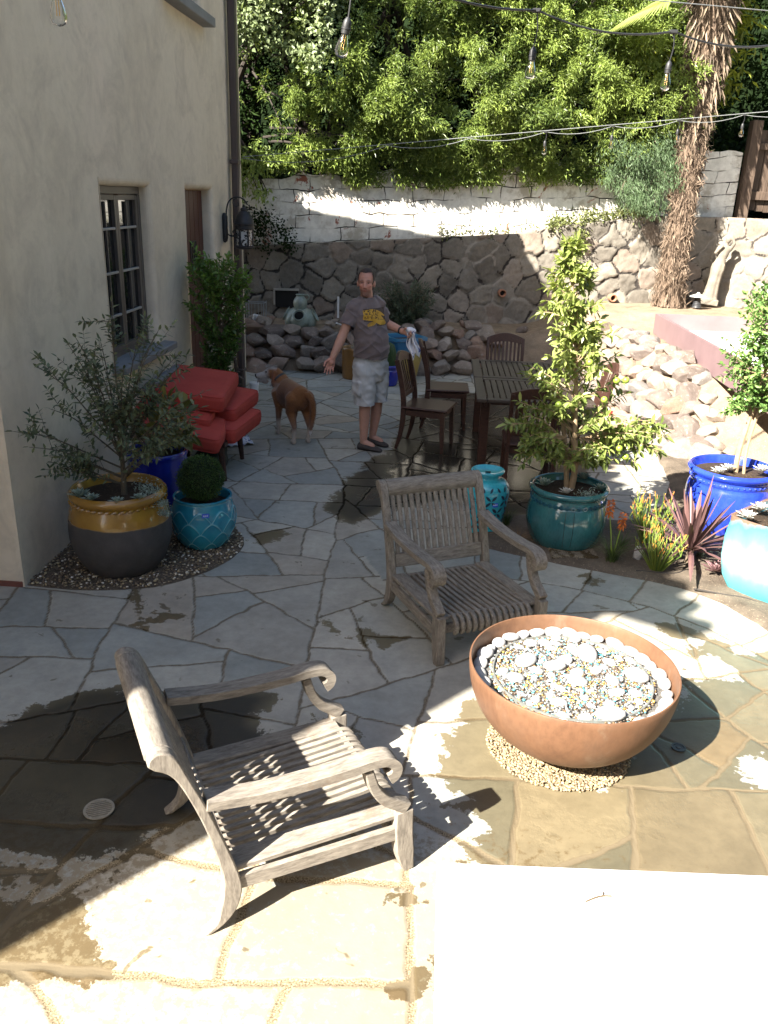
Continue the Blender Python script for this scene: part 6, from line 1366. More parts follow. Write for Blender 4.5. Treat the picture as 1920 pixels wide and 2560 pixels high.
# ================================================================ TERRACE ORNAMENTS
M_stat = plain('pale cast stone',(.22,.19,.15),(.12,.105,.085),.9,9,60,.5,.01)
mb=MB(); s=1.0
mb.box((0,0,.045),(.30,.22,.09)); mb.loft([[(rx*math.cos(a)*(1+.07*math.sin(7*a)),ry*math.sin(a)*(1+.07*math.sin(7*a)),z) for a in np.linspace(0,2*PI,40,endpoint=False)] for z,rx,ry in ((.06,.135,.11),(.12,.125,.10),(.30,.100,.085),(.45,.098,.082),(.55,.112,.088),(.62,.105,.08))])
mb.loft([[(rx*math.cos(a)+dx,ry*math.sin(a),z) for a in np.linspace(0,2*PI,24,endpoint=False)] for z,rx,ry,dx in ((.56,.10,.08,0),(.62,.098,.075,0),(.70,.078,.06,.01),(.78,.092,.068,.015),(.86,.10,.062,.02),(.90,.07,.05,.02))])
mb.cap((.02,0,.88),(.03,-.01,.95),.035,.03); mb.ell((.035,-.015,1.0),(.05,.058,.066)); mb.cap((-.07,0,.86),(-.11,-.07,.78),.032,.026); mb.cap((-.11,-.07,.78),(-.03,-.10,.90),.026,.02); mb.cap((.11,0,.86),(.14,-.06,.95),.032,.026); mb.cap((.14,-.06,.95),(.08,-.05,1.05),.024,.018)
mb.cap((-.04,-.06,.35),(-.02,-.075,.1),.035,.03)
me=remeshed(mb,.012,3); stt=obj_from(me,'statue',M_stat); stt.location=(4.30,14.12,.95); stt.rotation_euler=(0,R(6.5),R(-12)); stt.scale=(.95,.95,1.02); tag(stt,'weathered cast stone statue of a draped standing figure with raised arms','statue')
M_blk2=plain('black plastic',(.03,.032,.034),(.02,.02,.022),.5,10,50,.1)
pl=thing('garden_lamp','low pagoda garden lamp with wide cap beside the palm','lamp',(4.02,13.75,.93)); mb=MB(); mb.lathe([(0,.235),(.02,.232),(.03,.21),(.13,.175),(.135,.165),(.03,.165),(0,.165)],28); mb.build('lamp_cap',plain('grey lamp cap',(.35,.35,.33),None,.5),pl)
mb=MB(); mb.lathe([(0,0),(.075,0)]+[(.07-.0025*k+(.006 if k%2 else 0),.012*k) for k in range(1,13)]+[(.03,.165),(0,.166)],24); mb.build('lamp_body',M_blk2,pl)
mb=MB(); mb.box((3.92,13.95,1.03),(.10,.05,.22),rot=(0,0,.15),ch=.006); tag(mb.build('junction_box',M_blk2,None),'small dark electrical box between palm base and garden lamp','electrical box')
M_cel=glaze('celadon glaze',(.29,.33,.28),(.19,.23,.195),9,.4,.25,True,.2)
fo=thing('jar_fountain','celadon pottery fountain of three stacked jars on the shaded rock wall','fountain',(-2.12,12.62,.50))
def jarp(r,h): return [tuple(p[:2]) for p in smooth([(r*.45,0),(r*.8,h*.15),(r,h*.45),(r*.92,h*.68),(r*.62,h*.86),(r*.56,h*.92),(r*.66,h),(r*.56,h*1.005),(r*.46,h*.9),(0,h*.85)],4)]
mb=MB(); mb.lathe(jarp(.105,.25),32,Matrix.Translation((-.01,.06,.24))); mb.tube(smooth([(.05,.06,.475),(.10,.05,.49),(.125,.05,.45),(.095,.05,.41)],4),.011,6); mb.build('upper_jar',M_cel,fo)
mb=MB(); mb.lathe(jarp(.17,.26),32,Matrix.Translation((.10,.08,.14)) @ Matrix.Rotation(R(62),4,'Y') @ Matrix.Translation((0,0,-.13))); mb.build('side_jar',M_cel,fo)
mb=MB(); mb.lathe(jarp(.17,.26),32,Matrix.Translation((-.12,.08,.14)) @ Matrix.Rotation(R(-62),4,'Y') @ Matrix.Translation((0,0,-.13))); mb.build('side_jar',M_cel,fo)
T=Matrix.Translation((.0,-.02,.12)) @ Matrix.Rotation(R(52),4,'X') @ Matrix.Translation((0,0,-.10)); mb=MB(); mb.lathe(jarp(.145,.25),32,T); fj=mb.build('front_jar',M_cel,fo); mb=MB(); mb.lathe([(0,.236),(.066,.236)],24,T); mb.build('jar_mouth',M_blk,fj)
M_pvc=plain('white pvc',(.72,.72,.72),None,.4,5,40,0)
mb=MB(); mb.tube([(-1.60,13.05,.62),(-1.60,13.05,.94)],.016,8); tag(mb.build('standpipe',M_pvc,None),'white plastic standpipe upright in front of the shaded stone wall','pipe')
mb=MB(); mb.tube([(-1.42,12.35,.60),(-1.52,12.2,.66)],.012,6); tag(mb.build('pipe_offcut',M_pvc,None),'short white pipe lying on the rock wall behind the man','pipe')
ws=thing('wire_stand','grey metal wire stand partly hidden by the house corner','stand',(-2.72,12.3,.55)); mb=MB()
for x,y in ((-.12,-.08),(.12,-.08),(.12,.08),(-.12,.08)): mb.tube([(x,y,0),(x*1.1,y*1.1,.36)],.008,6)
for z in (.08,.34): mb.tube([(-.13,-.09,z),(.13,-.09,z),(.13,.09,z),(-.13,.09,z),(-.13,-.09,z)],.006,6)
for k in range(5): mb.tube([(-.1+.05*k,-.09,.08),(-.1+.05*k,-.09,.34)],.004,5)
mb.build('frame',plain('grey wire',(.28,.30,.32),None,.4,5,40,0,metal=.5),ws); mb=MB(); mb.box((.02,0,.12),(.14,.10,.08),rot=(.1,.2,.3),ch=.01); mb.build('basket',M_pvc,ws)
# ================================================================ STRING LIGHTS
M_cord_b=plain('black cable',(.02,.02,.021),None,.5,5,40,0); M_cord_g=plain('grey steel cable',(.22,.23,.23),None,.5,5,40,0)
M_bulb,_n,_l,_b=_mat('clear bulb glass'); _b.inputs['Base Color'].default_value=(.95,.97,.97,1); _b.inputs['Roughness'].default_value=.02; _b.inputs['Transmission Weight'].default_value=1.0; _b.inputs['IOR'].default_value=1.12; _b.inputs['Coat Weight'].default_value=.6
M_fil=plain('amber filament',(.62,.36,.08),None,.4,5,40,0)
def hang(parent,p,cordlen,tilt=(0,0)):
    x,y,z=p; M=Matrix.Translation((x,y,z-cordlen)) @ Euler((tilt[0],tilt[1],0)).to_matrix().to_4x4()
    mb=MB(); mb.tube(smooth([(x,y,z),(x+.012,y,z-cordlen*.5),(x,y,z-cordlen)],4),.0038,6); mb.box((x,y,z-.002),(.05,.03,.022),ch=.005)
    mb.lathe([(0,.0),(.008,.0),(.016,-.012),(.019,-.022),(.019,-.040),(.021,-.042),(.021,-.048),(.019,-.050),(.0185,-.066),(0,-.066)],18,M); so=mb.build('lamp_socket',M_cord_b,parent)
    mb=MB(); mb.lathe([(.013,-.064),(.015,-.074),(.023,-.098),(.029,-.122),(.030,-.136),(.024,-.152),(.012,-.160),(0,-.162)],24,M); mb.build('glass_bulb',M_bulb,so)
    mb=MB()
    for k in (-1,1): mb.tube([M@Vector((.005*k,0,-.068)),M@Vector((.006*k,0,-.128))],.0022,5)
    mb.build('filament',M_fil,so)
sl1=thing('string_lights','black string lights with clear bulbs crossing the top of the photo','string lights'); nodes=[(-1.44,3.34,3.27),(-.48,4.14,3.36),(.43,5.30,3.39),(1.28,5.72,3.375),(2.12,6.15,3.41),(3.4,6.8,3.5)]
pts=[(-2.5,2.5,3.3)]; prev=pts[0]
for q in nodes:
    for k in range(1,9): t_=k/8; pts.append(tuple(prev[i]*(1-t_)+q[i]*t_-(.055*4*t_*(1-t_) if i==2 else 0) for i in range(3)))
    prev=q
mb=MB(); mb.tube(pts,.0055,6); mb.tube([(p[0],p[1]+.012,p[2]+.004) for p in pts],.0045,6); mb.build('cable',M_cord_b,sl1)
for q,cl,tl_ in zip(nodes[:5],(.17,.23,.18,.155,.17),((0,0),(.05,.22),(0,.06),(0,.05),(0,0))): hang(sl1,q,cl,tl_)
mb=MB(); mb.tube([(-2.5,3.75,3.31),(0,5.0,3.45),(2.2,6.2,3.57),(4.0,7.2,3.67)],.003,5); tag(mb.build('guy_wire',M_cord_g,None),'thin straight support wire running above the black string lights','wire')
sl2=thing('string_lights','pale string lights on a tight wire along the back of the garden','string lights'); a=Vector((-2.53,10.86,2.80)); b=Vector((4.9,12.35,3.70)); mb=MB(); mb.tube([a,b],.0042,6); mb.build('support_wire',M_cord_g,sl2)
pts=[]; ts_=[.235,.37,.50,.615,.73,.845,.97]
for t0,t1 in zip([0]+ts_[:-1],ts_):
    for k in range(6): u=k/6; p=a.lerp(b,t0+(t1-t0)*u); pts.append((p.x,p.y-.01,p.z-.015-.06*4*u*(1-u)*(t1-t0)/.13))
mb=MB(); mb.tube(pts,.0035,6); mb.build('cable',M_cord_g,sl2)
for t0 in ts_[2:-1]: p=a.lerp(b,t0); hang(sl2,(p.x,p.y-.01,p.z-.015),.10)
# ================================================================ THE MAN
def colmat(name, rough=.55, sss=0.0, bscale=60, bstr=.1, spec=.35, sheen=0.0):
    m,n,l,b=_mat(name); a=n.new('ShaderNodeAttribute'); a.attribute_name='Col'; v=coords(n,l); c=mix(n,l,.5,a.outputs['Color'],ramp(n,l,noise(n,l,v,30,4,.6),[(.3,.82),(.7,1.06)]),'MULTIPLY'); l.new(c,b.inputs['Base Color']); b.inputs['Roughness'].default_value=rough; b.inputs['Specular IOR Level'].default_value=spec; b.inputs['Sheen Weight'].default_value=sheen
    if bstr: bump(n,l,b,noise(n,l,v,bscale,4),bstr,.004)
    return m
def setcol(o, C): add_attr(o.data,'Col',C,'POINT')
V3=lambda *a: np.array(a,float)
man=thing('person','man in grey-brown T-shirt and pale shorts standing with arms spread, holding a white cloth','person',(-.66,8.12,0))
OFF=V3(-.66,8.12,0)
def W(*p): return tuple(np.array(p,float)-OFF)
fw=V3(.77,-.64,0); rt=V3(-.64,-.77,0); hf=unit(V3(-.03,-1.0,0)); hr=V3(hf[1],-hf[0],0)
HC=V3(-.724,8.05,1.640)
def ring(c,rx,ry,z,n=28,off=0): return [tuple(V3(c[0],c[1],z)-OFF+rt*rx*math.cos(a)+fw*(ry*math.sin(a)+off)) for a in np.linspace(0,2*PI,n,endpoint=False)]
def spine(z): return (float(np.interp(z,[.8,1.0,1.3,1.45,1.55],[-.662,-.678,-.708,-.718,-.722])),float(np.interp(z,[.8,1.3,1.55],[8.125,8.105,8.085])))
TOR=[(.86,.150,.115,0),(.94,.172,.128,.012),(1.02,.172,.140,.026),(1.12,.168,.136,.026),(1.22,.174,.126,.014),(1.31,.184,.118,.006),(1.38,.182,.105,0),(1.43,.162,.088,-.006),(1.475,.105,.068,-.006),(1.50,.06,.055,0)]
RSH,RE,RW=V3(-.838,7.985,1.415),V3(-.922,7.93,1.165),V3(-1.008,7.845,.955)
LSH,LE,LW=V3(-.618,8.215,1.43),V3(-.535,8.265,1.235),V3(-.352,8.075,1.195)
body=MB()
body.loft([ring(spine(z),rx*.92,ry*.92,z,28,o) for z,rx,ry,o in TOR])
body.cap(W(-.716,8.09,1.45),W(-.722,8.072,1.575),.062,.056)
def H(a,b,z): return W(*(HC+hf*a+hr*b+V3(0,0,z)))
HM=Matrix(((hr[0],hf[0],0),(hr[1],hf[1],0),(0,0,1)))
body.ell(H(-.010,0,.030),(.076,.096,.096),HM); body.ell(H(.022,0,-.035),(.062,.070,.085),HM); body.ell(H(.040,0,-.098),(.042,.036,.032),HM); body.ell(H(.01,0,-.075),(.056,.06,.045),HM)
for s in (-1,1):
    body.ell(H(.058,.036*s,-.020),(.026,.024,.022),HM); body.ell(H(-.008,.078*s,-.012),(.011,.021,.033),HM); body.cap(H(.080,.012*s,.022),H(.068,.046*s,.020),.011,.009)
body.cap(H(.084,0,.006),H(.108,0,-.034),.0095,.0145); body.ell(H(.094,0.013,-.037),(.010,.011,.009),HM); body.ell(H(.094,-.013,-.037),(.010,.011,.009),HM)
body.cap(H(.074,-.022,-.064),H(.074,.022,-.064),.0085); body.cap(H(.072,-.018,-.076),H(.072,.018,-.076),.009)
# arms
body.cap(W(*RSH),W(*RE),.047,.045); body.cap(W(*RE),W(*(RE*.6+RW*.4)),.046,.045); body.cap(W(*(RE*.6+RW*.4)),W(*RW),.045,.030)
body.cap(W(*LSH),W(*LE),.047,.045); body.cap(W(*LE),W(*(LE*.6+LW*.4)),.046,.044); body.cap(W(*(LE*.6+LW*.4)),W(*LW),.044,.030)
def hand(Wr, d, side, palm, curl, spread=.10, thumb_in=.5):
    """d: hand direction, side: towards the thumb, palm: normal of the palm side"""
    d,side,palm=unit(d),unit(side),unit(palm); pl=.088
    for k in range(4):
        s=.030-.020*k; base=Wr+d*.012+side*s*.55; kn=Wr+d*(pl-.006*abs(k-1))+side*s*1.15; body.cap(W(*base),W(*kn),.0155,.0115)
        dd=unit(d+side*spread*(1.5-k)*.5); p=kn; L=(.040,.027,.021) if k in (1,2) else (.036,.025,.020) if k==0 else (.030,.021,.018); r_=.0092 if k<3 else .0080
        ang=curl*(.55+.12*k)
        for q in range(3):
            e=p+(dd*math.cos(ang*(q+1)*.62)+palm*math.sin(ang*(q+1)*.62))*L[q]; body.cap(W(*p),W(*e),r_,r_*.90,10); p=e; r_*=.92
    b=Wr+d*.022+side*.026+palm*.006; m=b+unit(d*.62+side*.72+palm*.25)*.042; e=m+unit(d*.8+side*.25+palm*thumb_in)*.032; f=e+unit(d*.9+palm*thumb_in)*.024
    body.cap(W(*b),W(*m),.015,.0115,10); body.cap(W(*m),W(*e),.0115,.0100,10); body.cap(W(*e),W(*f),.0100,.0080,10)
    body.ell(W(*(Wr+d*.045+palm*.004)),(.032,.026,.030))
hand(RW, V3(-.28,-.10,-.95), V3(-.85,-.35,.25), V3(.25,-.93,0), .75)
hand(LW, V3(.80,-.55,-.15), V3(-.2,-.35,.92), V3(-.45,-.85,.0), 1.75,.02,.9)
# legs
def leg(hip,kn,cf,an): body.cap(W(*hip),W(*kn),.080,.060); body.cap(W(*kn),W(*cf),.058,.057); body.cap(W(*cf),W(*an),.056,.036)
leg((-.716,8.045,.83),(-.706,8.03,.49),(-.706,8.045,.34),(-.712,8.05,.09)); leg((-.604,8.20,.83),(-.598,8.235,.49),(-.608,8.255,.34),(-.640,8.26,.09))
body.cap(W(-.712,8.05,.08),W(-.62,8.02,.05),.036,.03); body.cap(W(-.64,8.26,.08),W(-.55,8.22,.05),.036,.03)
me=remeshed(body,.0055,4,.5); M_skin=colmat('skin',.5,0,90,.12); bo=obj_from(me,'body',M_skin,man); Vb,Nb=mesh_arrays(me)
loc=Vb+OFF-HC; hx=loc@hf; hy=loc@hr; hz=loc[:,2]; C=np.tile([.47,.255,.185],(len(Vb),1)); ishead=(hz>-.16)&(hx**2+hy**2<.04)
C[ishead]=[.46,.235,.175]; 
def blend(m,c,k): global C; C=C*(1-(m*k)[:,None])+np.array(c)*(m*k)[:,None]
g=lambda a,b,c,s: np.exp(-(((hx-a[0])/s[0])**2+((abs(hy)-a[1])/s[1])**2+((hz-a[2])/s[2])**2))*ishead
blend(g((.07,.04,-.03),0,0,(.03,.02,.02)),(.54,.20,.15),.7); blend(g((.11,0,-.035),0,0,(.02,.02,.015)),(.55,.20,.15),.6)
blend(np.clip((-.050-hz)/.02,0,1)*np.clip((hx-.0)/.03,0,1)*ishead*(hz>-.135),(.17,.105,.085),.72)
blend(g((.088,.0,-.071),0,0,(.02,.020,.007)),(.36,.11,.09),.95); blend(g((.093,0,-.0715),0,0,(.02,.019,.0022)),(.10,.03,.025),.9)
blend(g((.080,.030,.026),0,0,(.02,.020,.006)),(.11,.065,.045),.85); blend(g((.075,.031,.004),0,0,(.02,.018,.008)),(.22,.085,.065),.75)
blend(g((.07,.036,-.06),0,0,(.02,.008,.02)),(.27,.10,.075),.6)
hand_m=np.clip((.98-(Vb[:,2]))/.03,0,1)*(Vb[:,0]+OFF[0]<-.93); blend(hand_m,(.56,.25,.19),.6)
setcol(bo,C)
M_eye=plain('eye dark',(.035,.022,.018),None,.15,5,20,0); M_eyew=plain('eye white',(.30,.26,.24),None,.2,5,20,0)
for s in (-1,1):
    mb=MB(); p=H(.0745,.031*s,.003); mb.ell(p,(.0105,.0085,.0042),HM,14); eo=mb.build('eye',M_eyew,man); mb=MB(); mb.ell(H(.0805,.031*s,.0025),(.0050,.0030,.0036),HM,12); mb.build('iris',M_eye,eo)
hair=MB(); hair.ell(H(-.014,0,.036),(.0815,.098,.0985),HM,28); hair.ell(H(-.045,0,-.01),(.072,.062,.075),HM,24); me=remeshed(hair,.005,2)
def hk(c):
    l_=np.array(c)+OFF-HC; a,b,z=float(l_@hf),float(l_@hr),float(l_[2]); 
    return (z>.096-.2*max(0,.03-abs(b)) and a<.07) or (a<.020+max(0,abs(b)-.05)*.0 and z>.0) or (a<-.022 and z>-.062) or (abs(b)>.060 and a<.036 and z>-.015) 
ho=obj_from(me,'hair',colmat('hair',.7,0,200,.5),man,keep=hk); Vh,_=mesh_arrays(ho.data); lh=Vh+OFF-HC; ch=np.tile([.040,.027,.021],(len(Vh),1)); ch[(np.abs(lh@hr)>.055)&(lh[:,2]<.03)]=[.085,.065,.055]; setcol(ho,ch)
# T-shirt
sh=MB(); TS=[(z,rx+.013,ry+.014,o) for z,rx,ry,o in TOR if .9<z<1.46]; TS=[(.915,.185,.142,.014)]+TS+[(1.458,.140,.088,-.004),(1.485,.100,.078,-.002),(1.512,.066,.068,.0)]
sh.loft([ring(spine(z),rx,ry,z,36,o) for z,rx,ry,o in TS]); sh.cap(W(*(RSH+V3(.03,.03,.0))),W(*(RSH*.28+RE*.72)),.077,.074); sh.cap(W(*(LSH+V3(-.03,-.03,0))),W(*(LSH*.30+LE*.70)),.077,.073)
for s,p in ((1,RSH),(-1,LSH)): sh.ell(W(*(p*.9+V3(*spine(1.4),1.4)*.1+V3(0,0,-.012))),(.084,.080,.070))
me=remeshed(sh,.006,8); Vs,Ns=mesh_arrays(me); wv=(vnoise(np.c_[Vs[:,0]*3+Vs[:,2]*4,Vs[:,2]*9-Vs[:,0]*7,Vs[:,1]*3],2.2,5)-.5)*.012+(vnoise(np.c_[Vs[:,0]*6,Vs[:,2]*16+Vs[:,0]*10,Vs[:,1]*6],1.6,9)-.5)*.009*np.clip((1.2-Vs[:,2])/.2,.2,1)
rg=lambda q,s,sd: 1-2*np.abs(vnoise(q,s,sd)-.5)
fold=rg(np.c_[Vs[:,0]*2.2+Vs[:,2]*2.5,Vs[:,2]*8-Vs[:,0]*6,Vs[:,1]*2.5],1.7,51)**3*.013*np.clip((1.33-Vs[:,2])/.25,.1,1)+rg(np.c_[Vs[:,0]*3-Vs[:,2]*2,Vs[:,2]*9+Vs[:,0]*7,Vs[:,1]*3],1.5,57)**4*.009
Vs2=Vs+Ns*(wv+fold)[:,None]; me.vertices.foreach_set('co',Vs2.astype(np.float32).ravel()); me.update()
re_d=unit(RE-RSH); le_d=unit(LE-LSH)
def keepshirt(c):
    p=np.array(c)+OFF
    if p[2]<.935+.012*math.sin(p[0]*14): return False
    if (p-(RSH*.36+RE*.64))@re_d>0 and (p-V3(*spine(p[2]),p[2]))@rt>.203 and p[2]>1.12: return False
    if (p-(LSH*.40+LE*.60))@le_d>0 and (p-V3(*spine(p[2]),p[2]))@rt<-.203 and p[2]>1.12: return False
    if np.linalg.norm(p[:2]-V3(-.719,8.085,0)[:2])<.070 and p[2]>1.487: return False
    return True
M_shirt=plain('taupe cotton',(.155,.120,.118),(.125,.097,.096),.9,7,220,.25,.003,sheen=.2); so=obj_from(me,'t_shirt',M_shirt,man,keep=keepshirt)
# fish-head print on the chest: coloured cells laid on the cloth
bvh=BVHTree.FromPolygons([v.co[:] for v in me.vertices],[tuple(p.vertices) for p in me.polygons])
NX,NZ=84,54; wX,wZ=.29,.165
def inpoly(x,z,poly):
    c=False; n=len(poly)
    for i in range(n):
        (x1,z1),(x2,z2)=poly[i],poly[(i+1)%n]
        if (z1>z)!=(z2>z) and x<(x2-x1)*(z-z1)/(z2-z1)+x1: c=not c
    return c
headp=[(.0,.90),(.15,.95),(.35,.96),(.55,.90),(.75,.76),(.97,.55),(.93,.50),(.70,.62),(.80,.40),(.98,.16),(.98,.10),(.80,.06),(.55,.10),(.38,.24),(.28,.33),(.15,.36),(.0,.40)]
mouth=[(.72,.60),(.95,.50),(.93,.22),(.80,.42)]; jaw=[(.42,.24),(.60,.15),(.82,.115),(.92,.15),(.80,.18),(.60,.24),(.50,.30)]; fin=[(.12,-.0),(.10,.12),(.18,.24),(.30,.30),(.40,.24),(.38,.14),(.28,.05)]; lip=[(.60,.66),(.80,.42),(.90,.24),(.93,.27),(.85,.45),(.72,.64)]
rs=random.Random(4); dots=[(rs.uniform(.03,.50),rs.uniform(.42,.92),rs.uniform(.010,.020)) for _ in range(95)]
def artcol(u,v):
    bg = (v>.30 and u<1.0 and .02<u) or (u>.42 and v>.04)
    if inpoly(u,v,fin): return None if (abs((u-.1)*1.2-(v)*.8)%.07<.012) else 1
    if inpoly(u,v,mouth): return 0
    if inpoly(u,v,lip): return 1
    if inpoly(u,v,headp):
        if inpoly(u,v,jaw) : return 1
        e=((u-.60)/.035)**2+((v-.74)/.05)**2
        if e<.35: return 0
        if e<1.3: return 1
        if any((u-a)**2+((v-b)*.64)**2<c*c for a,b,c in dots): return 0
        if .50<u<.56 and .35<v<.85 and abs(u-.53-.06*(v-.6)**2*4)<.009: return 0
        if .34<v<.36+.12*(u) and u>.45 and abs(v-(.42-.25*(u-.5)))<.012: return 0
        return 1
    return 2 if bg and u>.02 else None
PV=[];PF=[];PC=[]; ctr=V3(-.640,8.0,1.325); ud=unit(V3(.80,-.60,0)*0+V3(.86,.10,0)*0+unit(np.cross(V3(0,0,1),fw))*1.0); ud=-ud if ud[0]<0 else ud
grid={}
for j in range(NZ+1):
    for i in range(NX+1):
        p=V3(*spine(1.325),1.325)+ud*((i/NX-.5)*wX-.002)+V3(0,0,(j/NZ-.5)*wZ+.0)-OFF; o_=p+fw*.4; h_=bvh.ray_cast(Vector(o_),Vector(-fw)); 
        if h_[0] is not None: grid[i,j]=len(PV); PV.append(tuple(h_[0]+h_[1]*.0022))
for j in range(NZ):
    for i in range(NX):
        c_=artcol((i+.5)/NX,(j+.5)/NZ)
        q=[(i,j),(i+1,j),(i+1,j+1),(i,j+1)]
        if c_ is not None and all(k in grid for k in q): PF.append([grid[k] for k in q]); PC.append(c_)
m,n,l,b=_mat('shirt print'); l.new(ramp(n,l,attr(n,'tint'),[(0,(.045,.026,.018)),(.4,(.50,.285,.03)),(.8,(.062,.040,.032))],'CONSTANT'),b.inputs['Base Color']); b.inputs['Roughness'].default_value=.8
mesh_np('chest_print',np.array(PV),np.array(PF),m,so,True,face_attrs={'tint':np.array(PC)*.5})
# shorts
sr=MB(); sr.loft([ring(spine(z),rx,ry,z,32,o) for z,rx,ry,o in ((.70,.13,.115,0),(.78,.178,.138,0),(.86,.184,.142,.0),(.94,.172,.132,.010),(.975,.165,.130,.014))])
sr.cap(W(-.722,8.04,.82),W(-.712,8.035,.44),.112,.102); sr.cap(W(-.600,8.205,.82),W(-.598,8.232,.44),.110,.100); sr.box(W(-.782,7.968,.64),(.05,.12,.16),rot=(0,.02,.88),ch=.015)
me=remeshed(sr,.007,8); Vs,Ns=mesh_arrays(me); wv=(vnoise(np.c_[Vs[:,0]*4,Vs[:,2]*10+Vs[:,0]*9,Vs[:,1]*4],2.0,15)-.5)*.020+(vnoise(np.c_[Vs[:,0]*8-Vs[:,2]*6,Vs[:,2]*14,Vs[:,1]*8],2.0,19)-.5)*.010
wv=wv+rg(np.c_[Vs[:,0]*4-Vs[:,1]*3,Vs[:,2]*7+Vs[:,0]*8,Vs[:,1]*4],1.9,61)**4*.007+rg(np.c_[Vs[:,0]*9,Vs[:,2]*4-Vs[:,0]*4,Vs[:,1]*9],1.8,66)**4*.005
me.vertices.foreach_set('co',(Vs+Ns*wv[:,None]).astype(np.float32).ravel()); me.update()
M_short=plain('pale cotton shorts',(.47,.475,.475),(.39,.395,.40),.9,8,200,.25,.003); sho=obj_from(me,'shorts',M_short,man,keep=lambda c: .475<c[2]<.965)
mb=MB(); p=V3(*spine(.945),.945)+fw*.150+rt*-.012; mb.ell(W(*p),(.008,.008,.008)); mb.build('button',M_eye,sho)
# shoes
M_shoe=plain('dark grey suede shoe',(.055,.045,.040),(.04,.033,.03),.8,30,150,.3)
for (a,tip,lab) in ((V3(-.735,8.055,0),V3(-.520,7.985,0),1),(V3(-.665,8.27,0),V3(-.47,8.17,0),2)):
    d=unit(tip-a); s=V3(-d[1],d[0],0); mb=MB(); L=float(np.linalg.norm(tip-a)); 
    rings=[]
    for u,w_,h in ((-.16,.028,.05),(-.12,.040,.075),(0,.044,.080),(.25,.044,.072),(.5,.050,.060),(.75,.050,.045),(.92,.040,.036),(1.02,.018,.022)):
        c=a+d*L*u; rings.append([tuple(c+s*w_*math.copysign(abs(math.cos(t))**.8,math.cos(t))+V3(0,0,max(.003,h*.5+h*.5*math.sin(t)))-OFF) for t in np.linspace(0,2*PI,20,endpoint=False)])
    mb.loft(rings); mb.build('shoe',M_shoe,man,sub=1,ang=80)
mb=MB(); q=LW*.86+LE*.14; d=unit(LW-LE); T=Matrix.Translation(W(*q)) @ Vector(d).to_track_quat('Z','Y').to_matrix().to_4x4(); mb.lathe([(.0335,-.010),(.037,-.010),(.037,.010),(.0335,.010)],24,T,closed=True); mb.build('wristband',M_cord_b,man)
# cloth in his hand
def cloth_mat():
    m,n,l,b=_mat('patterned towel'); v=coords(n,l); f=noise(n,l,v,22,2,.5); l.new(ramp(n,l,f,[(.60,(.66,.66,.70)),(.635,(.10,.13,.34))]),b.inputs['Base Color']); b.inputs['Roughness'].default_value=.95; bump(n,l,b,noise(n,l,v,160,3),.3,.004); return m
M_cloth=cloth_mat(); nu,nv=64,48; V=[];F=[]; HP=LW+unit(V3(.80,-.55,-.15))*.075
for j in range(nv+1):
    for i in range(nu+1):
        u=i/nu-.5; t=j/nv; wd=float(np.interp(t,[0,.08,.2,.5,1],[.035,.05,.095,.12,.125])); am=float(np.interp(t,[0,.15,1],[.012,.022,.030]))
        x=wd*u*1.0+.012*math.sin(9*t+u*3)+.06*t; y=am*math.sin(u*2*PI*2.6+1.3*math.sin(3*t))+.6*am*math.sin(u*2*PI*5.3+4*t); z=.045-.285*t*(1-.22*abs(math.sin(u*5+.8)))+.012*math.cos(u*14)
        V.append((x*.92,y-.25*x,z))
F=[(j*(nu+1)+i,j*(nu+1)+i+1,(j+1)*(nu+1)+i+1,(j+1)*(nu+1)+i) for j in range(nv) for i in range(nu)]
mb=MB(); mb.v=V; mb.f=F; mb.ell((.0,-.004,.035),(.045,.038,.030)); mb.ell((.03,.0,.028),(.030,.034,.026)); o=mb.build('cloth',M_cloth,None,ang=80); o.location=tuple(HP); s_=o.modifiers.new('s','SOLIDIFY'); s_.thickness=.004; tag(o,'crumpled white and blue patterned cloth hanging from the man\'s hand','cloth')
# ================================================================ THE DOG
hd=unit(V3(-.52,.855,0)); lr=V3(hd[1],-hd[0],0); DO=V3(-1.48,8.34,0)
dogt=thing('dog','rough-coated rust and white dog standing with its back to the camera, head turned left','dog',tuple(DO))
def Dp(a,b,z): return tuple(hd*a+lr*b+V3(0,0,z))
DM=Matrix(((lr[0],hd[0],0),(lr[1],hd[1],0),(0,0,1)))
db=MB()
def dring(a,w,h,zc,n=26): return [tuple(hd*a+lr*(w*math.cos(t))+V3(0,0,zc+h*math.sin(t)*(1.0 if math.sin(t)>0 else 1.0))) for t in np.linspace(0,2*PI,n,endpoint=False)]
db.loft([dring(a,w,h,z) for a,w,h,z in ((-.285,.03,.05,.50),(-.265,.075,.095,.485),(-.21,.108,.128,.470),(-.13,.112,.128,.468),(-.04,.108,.125,.470),(.05,.118,.140,.455),(.14,.128,.158,.440),(.21,.120,.155,.440),(.27,.095,.125,.455),(.31,.05,.07,.47))])
for s in (-1,1):
    db.cap(Dp(-.19,.072*s,.46),Dp(-.15,.085*s,.33),.085,.055); db.cap(Dp(-.15,.085*s,.33),Dp(-.245,.080*s,.185),.052,.026); db.cap(Dp(-.245,.080*s,.185),Dp(-.225,.080*s,.045),.024,.021); db.cap(Dp(-.228,.080*s,.026),Dp(-.175,.082*s,.022),.024,.020)
    db.cap(Dp(.22,.085*s,.44),Dp(.17,.092*s,.32),.070,.046); db.cap(Dp(.17,.092*s,.32),Dp(.195,.090*s,.16),.040,.027); db.cap(Dp(.195,.090*s,.16),Dp(.195,.088*s,.04),.025,.022); db.cap(Dp(.195,.088*s,.025),Dp(.24,.088*s,.022),.025,.021)
dh=unit(V3(-.97,-.05,-.16)); HDc=V3(-1.745,8.60,.625)-DO; nk=V3(-1.64,8.575,.52)-DO
